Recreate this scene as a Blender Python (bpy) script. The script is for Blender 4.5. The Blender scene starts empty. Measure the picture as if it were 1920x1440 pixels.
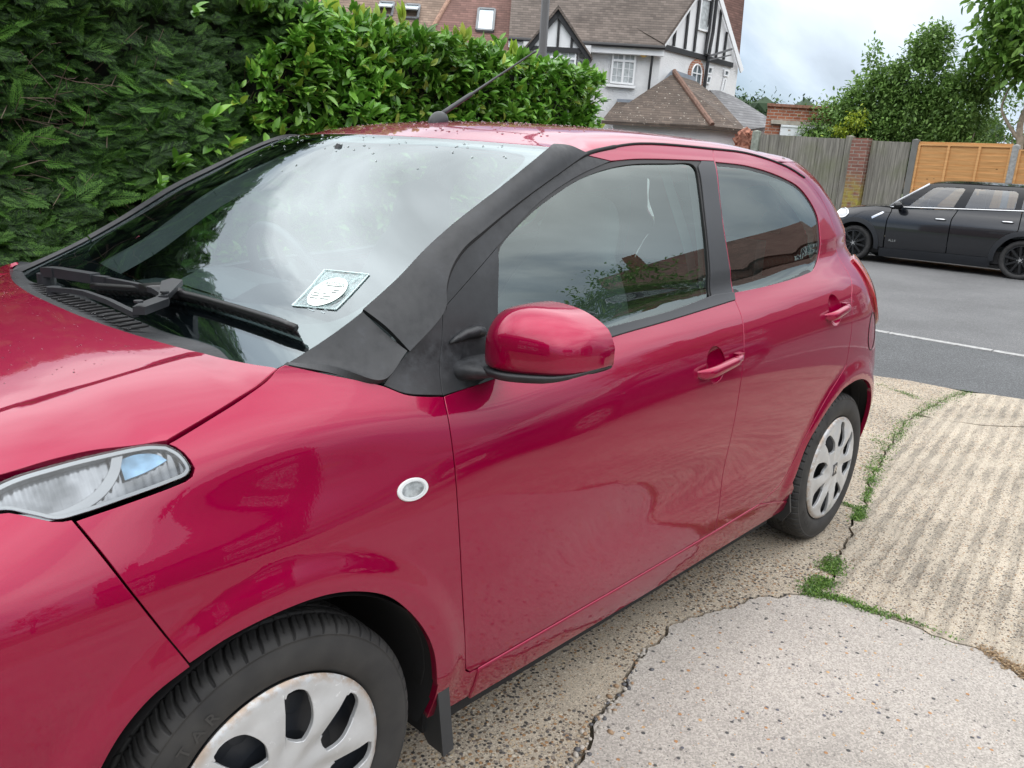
import bpy, math, random
import numpy as np
from mathutils import Vector, Matrix
from mathutils.geometry import delaunay_2d_cdt
rnd = random.Random(7); NR = np.random.RandomState(11)
scene = bpy.context.scene
col = scene.collection
PI = math.pi
# ------------------------------------------------------------------ camera
CAMP = np.array([0.597, 1.798, 1.336]); YAW, PITCH, ROLL, FPX = 0.829, 0.270, 0.058, 1501.07
def cam_axes():
    cy, sy, cp, sp = math.cos(YAW), math.sin(YAW), math.cos(PITCH), math.sin(PITCH)
    f = np.array([-sy*cp, -cy*cp, -sp]); r = np.array([-cy, sy, 0.]); u = np.cross(r, f)
    c, s = math.cos(ROLL), math.sin(ROLL)
    return c*r+s*u, -s*r+c*u, f
R_, U_, F_ = cam_axes()
cd = bpy.data.cameras.new('camera'); cam = bpy.data.objects.new('camera', cd); col.objects.link(cam)
m = Matrix(((R_[0], U_[0], -F_[0], CAMP[0]), (R_[1], U_[1], -F_[1], CAMP[1]), (R_[2], U_[2], -F_[2], CAMP[2]), (0, 0, 0, 1)))
cam.matrix_world = m
cd.sensor_width = 36; cd.lens = 36*FPX/1920; cd.clip_start = 0.05; cd.clip_end = 3000
scene.camera = cam
scene.view_settings.view_transform = 'Standard'; scene.view_settings.look = 'None'
scene.view_settings.exposure = 0.05; scene.view_settings.gamma = 1.0
scene.render.engine = 'CYCLES'
scene.cycles.max_bounces = 10; scene.cycles.transparent_max_bounces = 24; scene.cycles.caustics_reflective = False; scene.cycles.caustics_refractive = False
# ------------------------------------------------------------------ world and sun
SUN_EL, SUN_AZ = math.radians(58), math.radians(62)      # azimuth measured from +X towards +Y
w = bpy.data.worlds.new('World'); scene.world = w; w.use_nodes = True
nt = w.node_tree; nt.nodes.clear()
def N(nt, t, **kw):
    n = nt.nodes.new(t)
    for k, v in kw.items(): setattr(n, k, v)
    return n
out = N(nt, 'ShaderNodeOutputWorld'); bg = N(nt, 'ShaderNodeBackground')
sky = N(nt, 'ShaderNodeTexSky', sky_type='NISHITA', sun_disc=False, sun_elevation=SUN_EL, sun_rotation=math.radians(90)-SUN_AZ, air_density=1.2, dust_density=2.2, ozone_density=1.5)
tc = N(nt, 'ShaderNodeTexCoord'); sep = N(nt, 'ShaderNodeSeparateXYZ'); nt.links.new(tc.outputs['Generated'], sep.inputs[0])
def MA(nt, op, a, b=None, c=None, clamp=False):
    n = N(nt, 'ShaderNodeMath', operation=op); n.use_clamp = clamp
    for i, v in enumerate((a, b, c)):
        if v is None: continue
        if isinstance(v, (int, float)): n.inputs[i].default_value = v
        else: nt.links.new(v, n.inputs[i])
    return n.outputs[0]
zz = MA(nt, 'MAXIMUM', sep.outputs[2], 0.0)
den = MA(nt, 'ADD', zz, 0.42)
cx = MA(nt, 'DIVIDE', sep.outputs[0], den); cy_ = MA(nt, 'DIVIDE', sep.outputs[1], den)
cmb = N(nt, 'ShaderNodeCombineXYZ'); nt.links.new(cx, cmb.inputs[0]); nt.links.new(cy_, cmb.inputs[1])
mp = N(nt, 'ShaderNodeMapping'); mp.inputs['Rotation'].default_value = (0, 0, .7); mp.inputs['Scale'].default_value = (.75, 1.7, 1); mp.inputs['Location'].default_value = (3.1, 1.2, 0)
nt.links.new(cmb.outputs[0], mp.inputs[0])
n1 = N(nt, 'ShaderNodeTexNoise'); n1.inputs['Scale'].default_value = 1.1; n1.inputs['Detail'].default_value = 9; n1.inputs['Roughness'].default_value = .55; n1.inputs['Distortion'].default_value = .5
nt.links.new(mp.outputs[0], n1.inputs['Vector'])
cov = N(nt, 'ShaderNodeMapRange'); cov.inputs['From Min'].default_value = .44; cov.inputs['From Max'].default_value = .60
nt.links.new(n1.outputs['Fac'], cov.inputs['Value'])
# cloud brightness: brighter towards the zenith (thin overcast under a high sun)
lum = N(nt, 'ShaderNodeMapRange'); lum.interpolation_type = 'SMOOTHSTEP'; lum.inputs['From Min'].default_value = .09; lum.inputs['From Max'].default_value = .74; lum.inputs['To Min'].default_value = 1.12; lum.inputs['To Max'].default_value = 3.35
nt.links.new(sep.outputs[2], lum.inputs['Value'])
n2 = N(nt, 'ShaderNodeTexNoise'); n2.inputs['Scale'].default_value = 2.1; n2.inputs['Detail'].default_value = 7
nt.links.new(mp.outputs[0], n2.inputs['Vector'])
v2 = N(nt, 'ShaderNodeMapRange'); v2.inputs['From Min'].default_value = .3; v2.inputs['From Max'].default_value = .7; v2.inputs['To Min'].default_value = .62; v2.inputs['To Max'].default_value = 1.18
nt.links.new(n2.outputs['Fac'], v2.inputs['Value'])
lv = MA(nt, 'MULTIPLY', lum.outputs[0], v2.outputs[0])
cc = N(nt, 'ShaderNodeMix', data_type='RGBA', blend_type='MULTIPLY'); cc.inputs['Factor'].default_value = 1
nt.links.new(lv, cc.inputs['B'])
tn = N(nt, 'ShaderNodeMix', data_type='RGBA'); tn.inputs['A'].default_value = (.76, .885, 1.03, 1); tn.inputs['B'].default_value = (.955, .968, .985, 1)
te = N(nt, 'ShaderNodeMapRange'); te.inputs['From Min'].default_value = .08; te.inputs['From Max'].default_value = .45; nt.links.new(sep.outputs[2], te.inputs['Value'])
nt.links.new(te.outputs[0], tn.inputs['Factor']); nt.links.new(tn.outputs['Result'], cc.inputs['A'])
sk = N(nt, 'ShaderNodeMix', data_type='RGBA', blend_type='MULTIPLY'); sk.inputs['Factor'].default_value = 1
SKY_STRENGTH = 0.10
nt.links.new(sky.outputs[0], sk.inputs['A']); sk.inputs['B'].default_value = (.92, 1.08, 1.30, 1)
mx = N(nt, 'ShaderNodeMix', data_type='RGBA')
cs_ = N(nt, 'ShaderNodeMix', data_type='RGBA', blend_type='MULTIPLY'); cs_.inputs['Factor'].default_value = 1
nt.links.new(cc.outputs['Result'], cs_.inputs['A']); cs_.inputs['B'].default_value = (1/SKY_STRENGTH,)*3+(1,)
f85 = MA(nt, 'MULTIPLY', MA(nt, 'ADD', cov.outputs[0], MA(nt, 'MULTIPLY', zz, 1.3), None, True), .94)
nt.links.new(f85, mx.inputs['Factor']); nt.links.new(sk.outputs['Result'], mx.inputs['A']); nt.links.new(cs_.outputs['Result'], mx.inputs['B'])
nt.links.new(mx.outputs['Result'], bg.inputs['Color']); bg.inputs['Strength'].default_value = SKY_STRENGTH
nt.links.new(bg.outputs[0], out.inputs[0])
sd = bpy.data.lights.new('sun', 'SUN'); sd.energy = 0.75; sd.angle = math.radians(100); sd.color = (1, .955, .89)
so = bpy.data.objects.new('sun', sd); col.objects.link(so)
dv = Vector((math.cos(SUN_EL)*math.cos(SUN_AZ), math.cos(SUN_EL)*math.sin(SUN_AZ), math.sin(SUN_EL)))
so.rotation_euler = dv.to_track_quat('Z', 'Y').to_euler(); so.location = (3, 6, 9)
# ------------------------------------------------------------------ material helpers
class Mat:
    def __init__(s, name):
        s.m = bpy.data.materials.new(name); s.m.use_nodes = True; s.nt = s.m.node_tree; s.nt.nodes.clear()
        s.out = N(s.nt, 'ShaderNodeOutputMaterial'); s.b = N(s.nt, 'ShaderNodeBsdfPrincipled'); s.L(s.b.outputs[0], s.out.inputs[0])
        s.tc = N(s.nt, 'ShaderNodeTexCoord'); s.bump_in = None
    def L(s, a, b): s.nt.links.new(a, b)
    def set(s, **k):
        for a, v in k.items():
            i = s.b.inputs[a.replace('_', ' ')]
            if hasattr(v, 'is_output'): s.L(v, i)
            elif isinstance(v, tuple): i.default_value = v+(1,) if len(v) == 3 else v
            else: i.default_value = v
        return s
    def vec(s, scale=(1, 1, 1), rot=(0, 0, 0), obj=True):
        mp = N(s.nt, 'ShaderNodeMapping'); mp.inputs['Scale'].default_value = scale; mp.inputs['Rotation'].default_value = rot
        s.L(s.tc.outputs['Object'], mp.inputs[0]); return mp.outputs[0]
    def noise(s, sc, det=4, rough=.5, v=None, dist=0):
        n = N(s.nt, 'ShaderNodeTexNoise'); n.inputs['Scale'].default_value = sc; n.inputs['Detail'].default_value = det; n.inputs['Roughness'].default_value = rough; n.inputs['Distortion'].default_value = dist
        s.L(v if v is not None else s.tc.outputs['Object'], n.inputs['Vector']); return n.outputs['Fac']
    def voro(s, sc, v=None, out='Distance', feature='F1', rnd_=1.0):
        n = N(s.nt, 'ShaderNodeTexVoronoi', feature=feature); n.inputs['Scale'].default_value = sc; n.inputs['Randomness'].default_value = rnd_
        s.L(v if v is not None else s.tc.outputs['Object'], n.inputs['Vector']); return n.outputs[out]
    def wave(s, sc, v=None, dist=0, dsc=1, kind='BANDS', d='X', prof='SIN'):
        n = N(s.nt, 'ShaderNodeTexWave', wave_type=kind, wave_profile=prof); n.bands_direction = d
        n.inputs['Scale'].default_value = sc; n.inputs['Distortion'].default_value = dist; n.inputs['Detail'].default_value = 3; n.inputs['Detail Scale'].default_value = dsc
        s.L(v if v is not None else s.tc.outputs['Object'], n.inputs['Vector']); return n.outputs['Fac']
    def ramp(s, f, pts, interp='LINEAR'):
        r = N(s.nt, 'ShaderNodeValToRGB'); r.color_ramp.interpolation = interp; e = r.color_ramp.elements
        while len(e) > 1: e.remove(e[-1])
        for i, (p, c) in enumerate(pts):
            if i == 0: e[0].position = p; x = e[0]
            else: x = e.new(p)
            x.color = c+(1,) if len(c) == 3 else c
        s.L(f, r.inputs[0]); return r.outputs[0]
    def mr(s, f, a, b, c=0., d=1.):
        n = N(s.nt, 'ShaderNodeMapRange'); n.inputs[1].default_value = a; n.inputs[2].default_value = b; n.inputs[3].default_value = c; n.inputs[4].default_value = d
        s.L(f, n.inputs[0]); return n.outputs[0]
    def mix(s, f, a, b, mode='MIX'):
        n = N(s.nt, 'ShaderNodeMix', data_type='RGBA', blend_type=mode)
        for k, v in (('Factor', f), ('A', a), ('B', b)):
            if hasattr(v, 'is_output'): s.L(v, n.inputs[k])
            elif k == 'Factor': n.inputs[k].default_value = v
            else: n.inputs[k].default_value = v+(1,) if len(v) == 3 else v
        return n.outputs['Result']
    def ma(s, op, a, b=None, clamp=False): return MA(s.nt, op, a, b, None, clamp)
    def bump(s, h, strength=.3, dist=.01, nrm=None):
        n = N(s.nt, 'ShaderNodeBump'); n.inputs['Strength'].default_value = strength; n.inputs['Distance'].default_value = dist
        s.L(h, n.inputs['Height'])
        if nrm is not None: s.L(nrm, n.inputs['Normal'])
        s.L(n.outputs[0], s.b.inputs['Normal']); return n.outputs[0]
def simple(name, colr, rough=.6, metal=0., var=.12, sc=6, bump=0, coat=0):
    M = Mat(name); n = M.noise(sc, 5)
    d = tuple(c*(1-var) for c in colr); b = tuple(min(1, c*(1+var)) for c in colr)
    M.set(Base_Color=M.ramp(n, [(.3, d), (.7, b)]), Roughness=rough, Metallic=metal, Coat_Weight=coat, Coat_Roughness=.04)
    if bump: M.bump(M.noise(sc*12, 4), bump, .004)
    return M.m
def glass(name, tint=(.80, .87, .85), ior=1.55, refl=(1, 1, 1)):
    M = Mat(name); nt = M.nt; nt.nodes.remove(M.b)
    tr = N(nt, 'ShaderNodeBsdfTransparent'); tr.inputs[0].default_value = tint+(1,)
    gl = N(nt, 'ShaderNodeBsdfGlossy'); gl.inputs['Roughness'].default_value = 0.0; gl.inputs['Color'].default_value = refl+(1,)
    fr = N(nt, 'ShaderNodeFresnel'); fr.inputs[0].default_value = ior
    # two-sided sheet: same fresnel from behind
    ge = N(nt, 'ShaderNodeNewGeometry'); fi = N(nt, 'ShaderNodeMix', data_type='FLOAT'); nt.links.new(ge.outputs['Backfacing'], fi.inputs['Factor'])
    fi.inputs['A'].default_value = ior; fi.inputs['B'].default_value = 1/ior; nt.links.new(fi.outputs['Result'], fr.inputs[0])
    m_ = N(nt, 'ShaderNodeMixShader'); nt.links.new(fr.outputs[0], m_.inputs[0]); nt.links.new(tr.outputs[0], m_.inputs[1]); nt.links.new(gl.outputs[0], m_.inputs[2])
    nt.links.new(m_.outputs[0], M.out.inputs[0]); return M.m
# ------------------------------------------------------------------ mesh helpers
def tag(o, label=None, cat=None, group=None, kind=None):
    if label: o['label'] = label
    if cat: o['category'] = cat
    if group: o['group'] = group
    if kind: o['kind'] = kind
    return o
def empty(name, loc=(0, 0, 0), rz=0.0):
    o = bpy.data.objects.new(name, None); col.objects.link(o); o.location = loc; o.rotation_euler = (0, 0, rz); o.empty_display_size = .2; return o
def link(me, name, parent=None, mat=None):
    o = bpy.data.objects.new(name, me); col.objects.link(o)
    if mat is not None:
        for k in (mat if isinstance(mat, (list, tuple)) else [mat]): me.materials.append(k)
    if parent is not None:
        o.parent = parent
        if 'off' in parent: o.location = -Vector(parent['off'])
    return o
def mesh(name, V, Fc, mat=None, parent=None, smooth=False, nrm=None, mi=None):
    me = bpy.data.meshes.new(name)
    V = np.asarray(V, dtype=np.float32).reshape(-1, 3)
    if isinstance(Fc, np.ndarray):
        k = Fc.shape[1]; me.vertices.add(len(V)); me.vertices.foreach_set('co', V.ravel())
        me.loops.add(Fc.size); me.loops.foreach_set('vertex_index', Fc.astype(np.int32).ravel())
        me.polygons.add(len(Fc)); me.polygons.foreach_set('loop_start', np.arange(0, Fc.size, k, dtype=np.int32))
        me.update(calc_edges=True)
    else:
        me.from_pydata([tuple(map(float, v)) for v in V], [], [tuple(int(i) for i in f) for f in Fc]); me.update()
    if smooth: me.polygons.foreach_set('use_smooth', np.ones(len(me.polygons), bool))
    if mi is not None: me.polygons.foreach_set('material_index', np.asarray(mi, np.int32))
    if nrm is not None: me.normals_split_custom_set_from_vertices([tuple(map(float, n)) for n in nrm])
    return link(me, name, parent, mat)
class MB:
    def __init__(s): s.v = []; s.f = []; s.m = []
    def add(s, V, Fc, mi=0):
        o = len(s.v); s.v += [tuple(v) for v in V]; s.f += [tuple(i+o for i in f) for f in Fc]; s.m += [mi]*len(Fc); return s
    def box(s, c, d, rz=0, mi=0, M=None):
        x, y, z = d[0]/2, d[1]/2, d[2]/2
        V = [(-x, -y, -z), (x, -y, -z), (x, y, -z), (-x, y, -z), (-x, -y, z), (x, -y, z), (x, y, z), (-x, y, z)]
        cr, sr = math.cos(rz), math.sin(rz)
        if M is not None: V = [tuple((M @ Vector(v))+Vector(c)) for v in V]
        else: V = [(c[0]+a*cr-b*sr, c[1]+a*sr+b*cr, c[2]+e) for a, b, e in V]
        return s.add(V, [(0, 3, 2, 1), (4, 5, 6, 7), (0, 1, 5, 4), (1, 2, 6, 5), (2, 3, 7, 6), (3, 0, 4, 7)], mi)
    def bar(s, a, b, w_, h_, mi=0, up=(0, 0, 1)):
        a, b = Vector(a), Vector(b); d = b-a; L = d.length; z = d.normalized(); x = Vector(up).cross(z)
        if x.length < 1e-4: x = Vector((1, 0, 0)).cross(z)
        x.normalize(); y = z.cross(x); M = Matrix((x, y, z)).transposed()
        return s.box((a+b)/2, (w_, h_, L), M=M, mi=mi)
    def tube(s, pts, r, n=10, mi=0, caps=True):
        P = [Vector(p) for p in pts]; rr = r if isinstance(r, (list, tuple)) else [r]*len(P); V = []; Fc = []
        t0 = (P[1]-P[0]).normalized(); x = t0.orthogonal().normalized()
        for i, p in enumerate(P):
            t = (P[min(i+1, len(P)-1)]-P[max(i-1, 0)]).normalized(); x = (x-t*x.dot(t)).normalized(); y = t.cross(x)
            for k in range(n):
                a = 2*PI*k/n; V.append(p+(x*math.cos(a)+y*math.sin(a))*rr[i])
        for i in range(len(P)-1):
            for k in range(n): Fc.append((i*n+k, i*n+(k+1) % n, (i+1)*n+(k+1) % n, (i+1)*n+k))
        if caps: Fc.append(tuple(range(n))[::-1]); Fc.append(tuple((len(P)-1)*n+k for k in range(n)))
        return s.add(V, Fc, mi)
    def prism(s, poly, f0, f1, mi=0):
        "poly 2D list; f0,f1 map (u,v)->3D for the two caps"
        n = len(poly); V = [f0(*p) for p in poly]+[f1(*p) for p in poly]
        return s.add(V, [tuple(range(n)), tuple(range(2*n-1, n-1, -1))]+[(i, i+n, (i+1) % n+n, (i+1) % n) for i in range(n)], mi)
    def build(s, name, mat=None, parent=None, smooth=False):
        return mesh(name, s.v, s.f, mat, parent, smooth, mi=s.m)
def crom(pts, n=8, closed=False):
    "Catmull-Rom (centripetal-ish) through points of any dimension"
    P = np.array(pts, float)
    if len(P) < 3:
        return np.array([P[0]+(P[-1]-P[0])*t for t in np.linspace(0, 1, n+1)])
    a = np.vstack([2*P[0]-P[1], P, 2*P[-1]-P[-2]]) if not closed else np.vstack([P[-1], P, P[0], P[1]])
    out = []
    for i in range(1, len(a)-2):
        p0, p1, p2, p3 = a[i-1:i+3]
        d01, d12, d23 = [max(np.linalg.norm(q)**.5, 1e-5) for q in (p1-p0, p2-p1, p3-p2)]
        m1 = (p1-p0)/d01-(p2-p0)/(d01+d12)+(p2-p1)/d12; m2 = (p2-p1)/d12-(p3-p1)/(d12+d23)+(p3-p2)/d23
        m1 = m1*d12; m2 = m2*d12
        for t in np.linspace(0, 1, n, endpoint=False):
            out.append((2*t**3-3*t*t+1)*p1+(t**3-2*t*t+t)*m1+(-2*t**3+3*t*t)*p2+(t**3-t*t)*m2)
    if not closed: out.append(P[-1])
    return np.array(out)
def resample(p, h, n=None):
    p = np.asarray(p, float); d = np.r_[0, np.cumsum(np.linalg.norm(np.diff(p, axis=0), axis=1))]
    n = n or max(2, int(round(d[-1]/h))+1); t = np.linspace(0, d[-1], n)
    return np.stack([np.interp(t, d, p[:, k]) for k in range(p.shape[1])], 1)
def loop2d(segs, h):
    "segments: lists of points; smooth inside a segment, corner between; closed; returns polygon"
    out = []
    for s_ in segs:
        c = resample(crom(s_, 8), h); out.append(c[:-1])
    return np.vstack(out)
def area2(p): x, y = p[:, 0], p[:, 1]; return .5*np.sum(x*np.roll(y, -1)-np.roll(x, -1)*y)
def inset(p, d):
    if area2(p) < 0: p = p[::-1]
    e = np.roll(p, -1, 0)-p; e /= np.maximum(np.linalg.norm(e, axis=1), 1e-9)[:, None]
    n = np.stack([-e[:, 1], e[:, 0]], 1); nb = n+np.roll(n, 1, 0); L = np.linalg.norm(nb, axis=1); nb /= np.maximum(L, .5)[:, None]
    sc = 1/np.maximum(L/2, .6)
    return p+nb*d*sc[:, None]
def inside(p, q):
    x, y = q[:, 0], q[:, 1]; r = np.zeros(len(q), bool); n = len(p)
    for i in range(n):
        a, b = p[i], p[(i+1) % n]
        if a[1] == b[1]: continue
        c = ((a[1] > y) != (b[1] > y)) & (x < (b[0]-a[0])*(y-a[1])/(b[1]-a[1])+a[0]); r ^= c
    return r
def segdist(p, q):
    d = np.full(len(q), 1e9)
    for i in range(len(p)):
        a, b = p[i], p[(i+1) % len(p)]; ab = b-a; L = max(ab @ ab, 1e-12); t = np.clip(((q-a) @ ab)/L, 0, 1); d = np.minimum(d, np.linalg.norm(q-a-t[:, None]*ab, axis=1))
    return d
def tri2d(poly, h, holes=()):
    lo, hi = poly.min(0), poly.max(0)
    gx, gy = np.meshgrid(np.arange(lo[0]+h/2, hi[0], h), np.arange(lo[1]+h/2, hi[1], h)); gx = gx+(np.arange(gx.shape[0]) % 2)[:, None]*h/2
    q = np.stack([gx.ravel(), gy.ravel()], 1); k = inside(poly, q)
    for hl in holes: k &= ~inside(hl, q)
    q = q[k]; k = segdist(poly, q) > h*.45
    for hl in holes: k &= segdist(hl, q) > h*.45
    q = q[k]
    V = [Vector(p) for p in poly]; Fc = [list(range(len(poly)))]; o = len(poly)
    for hl in holes: V += [Vector(p) for p in hl]; Fc.append(list(range(o, o+len(hl)))); o += len(hl)
    V += [Vector(p) for p in q]
    r = delaunay_2d_cdt(V, [], Fc, 0, 1e-7)
    vs = np.array([tuple(v) for v in r[0]]); ft = np.array([tuple(f) for f in r[2] if len(f) == 3])
    c = vs[ft].mean(1); k = inside(poly, c)
    for hl in holes: k &= ~inside(hl, c)
    fs = [tuple(int(i) for i in f) for f in ft[k]]
    return vs, fs
def nrm_of(fn, u, v, sgn, e=1e-3):
    du = fn(u+e, v)-fn(u-e, v); dv = fn(u, v+e)-fn(u, v-e); n = np.cross(du, dv)*sgn
    return n/np.maximum(np.linalg.norm(n, axis=-1), 1e-12)[..., None]
def panel(name, poly, fn, mat, parent, h=.014, gap=.0022, depth=.016, sgn=1, holes=(), mirror=False, off=0.0, lip=.0016, hgap=None):
    """curved sheet cut to a 2D outline on the surface fn(u,v)->(N,3), with folded edges"""
    poly = inset(np.asarray(poly, float), gap)
    hs = [inset(np.asarray(q, float), -(gap if hgap is None else hgap)) for q in holes]
    vs, fs = tri2d(poly, h, hs)
    P = fn(vs[:, 0], vs[:, 1]); n = nrm_of(fn, vs[:, 0], vs[:, 1], sgn); P = P+n*off
    V = [P]; NN = [n]; Fc = []
    c0 = P[list(fs[0])]; flip = np.dot(np.cross(c0[1]-c0[0], c0[2]-c0[0]), n[fs[0][0]]) < 0
    Fc += [f[::-1] if flip else f for f in fs]
    base = len(P)
    for ring, hole in [(poly, 0)]+[(q, 1) for q in hs]:
        A = fn(ring[:, 0], ring[:, 1]); na = nrm_of(fn, ring[:, 0], ring[:, 1], sgn); A = A+na*off
        t = np.roll(A, -1, 0)-np.roll(A, 1, 0); t /= np.maximum(np.linalg.norm(t, axis=1), 1e-9)[:, None]
        o = np.cross(t, na); o /= np.maximum(np.linalg.norm(o, axis=1), 1e-9)[:, None]
        cen = fn(np.array([ring[:, 0].mean()]), np.array([ring[:, 1].mean()]))[0]
        # orient outward: inset ring is CCW in uv; test with a small step
        stp = inset(ring, .002); Bq = fn(stp[:, 0], stp[:, 1])+na*off
        s_ = np.sign(np.sum((A-Bq)*o, axis=1)); s_[s_ == 0] = 1; o = o*s_[:, None]
        if hole: o = -o
        r1 = A-na*lip+o*lip*.6; r2 = A-na*depth+o*lip*.6
        V += [A, r1, r1, r2]; n1 = na*.35+o*.94; n1 /= np.linalg.norm(n1, axis=1)[:, None]
        NN += [na, n1, o, o]; k = len(ring)
        for i in range(k):
            j = (i+1) % k
            for a, b in ((0, 1), (2, 3)):
                q = (base+a*k+i, base+a*k+j, base+b*k+j, base+b*k+i)
                Fc.append(q)
        base += 4*k
    V = np.vstack(V); NN = np.vstack(NN)
    # orient fold faces
    out_f = []
    for f in Fc:
        a, b, c = V[f[0]], V[f[1]], V[f[2]]
        if np.dot(np.cross(b-a, c-a), NN[f[0]]) < 0: f = tuple(f[::-1])
        out_f.append(f)
    if mirror:
        V = V*[1, -1, 1]; NN = NN*[1, -1, 1]; out_f = [tuple(f[::-1]) for f in out_f]
    return mesh(name, V, out_f, mat, parent, True, NN)
def loft(name, curves, n, m_, mat, parent, mirror=False, bulge=None, th=0.01, smooth=True, flipn=False):
    "sheet through a list of 3D curves (each resampled to n), spline across to m_ rows; back sheet gives thickness"
    C = [resample(crom(c, 8), 0, n) for c in curves]; C = np.array(C)
    rows = np.array([crom(C[:, i], 12) if len(C) > 2 else np.linspace(C[0, i], C[1, i], 25) for i in range(n)])
    idx = np.linspace(0, rows.shape[1]-1, m_); G_ = np.stack([[np.interp(idx, np.arange(rows.shape[1]), rows[i, :, k]) for k in range(3)] for i in range(n)]).transpose(0, 2, 1)
    if bulge:
        du = np.gradient(G_, axis=0); dv_ = np.gradient(G_, axis=1); nn = np.cross(du, dv_); nn /= np.maximum(np.linalg.norm(nn, axis=2), 1e-9)[..., None]
        t = np.linspace(0, 1, m_); G_ = G_+nn*(bulge*4*t*(1-t))[None, :, None]*(-1 if flipn else 1)
    du = np.gradient(G_, axis=0); dv_ = np.gradient(G_, axis=1); nn = np.cross(du, dv_); nn /= np.maximum(np.linalg.norm(nn, axis=2), 1e-9)[..., None]
    if flipn: nn = -nn
    A = G_.reshape(-1, 3); B = (G_-nn*th).reshape(-1, 3); V = np.vstack([A, B]); k = n*m_; Fc = []
    for i in range(n-1):
        for j in range(m_-1):
            q = (i*m_+j, (i+1)*m_+j, (i+1)*m_+j+1, i*m_+j+1)
            if flipn: q = q[::-1]
            Fc.append(q); Fc.append(tuple(a+k for a in q[::-1]))
    edge = [(i*m_, (i+1)*m_) for i in range(n-1)]+[((i+1)*m_+m_-1, i*m_+m_-1) for i in range(n-1)]+[(j+1, j) for j in range(m_-1)]+[((n-1)*m_+j, (n-1)*m_+j+1) for j in range(m_-1)]
    # edges get their own verts so that shading stays crisp
    Vl = list(V)
    for a, b in edge:
        o = len(Vl); Vl += [V[a], V[b], V[b+k], V[a+k]]; q = (o, o+1, o+2, o+3); Fc.append(q[::-1] if not flipn else q)
    V = np.array(Vl)
    if mirror: V = V*[1, -1, 1]; Fc = [f[::-1] for f in Fc]
    return mesh(name, V, Fc, mat, parent, smooth)
def text_mesh(txt, size=1.0, extrude=.01, align='CENTER', spacing=1.0, bold=0):
    cu = bpy.data.curves.new('text', 'FONT'); cu.body = txt; cu.size = size; cu.extrude = extrude; cu.align_x = align; cu.align_y = 'CENTER'; cu.space_character = spacing; cu.offset = bold
    cu.resolution_u = 3
    o = bpy.data.objects.new('text', cu); col.objects.link(o); dg = bpy.context.evaluated_depsgraph_get()
    me = bpy.data.meshes.new_from_object(o.evaluated_get(dg)); V = np.array([tuple(v.co) for v in me.vertices]); Fc = [tuple(p.vertices) for p in me.polygons]
    bpy.data.objects.remove(o); bpy.data.curves.remove(cu); bpy.data.meshes.remove(me); return V, Fc
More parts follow.
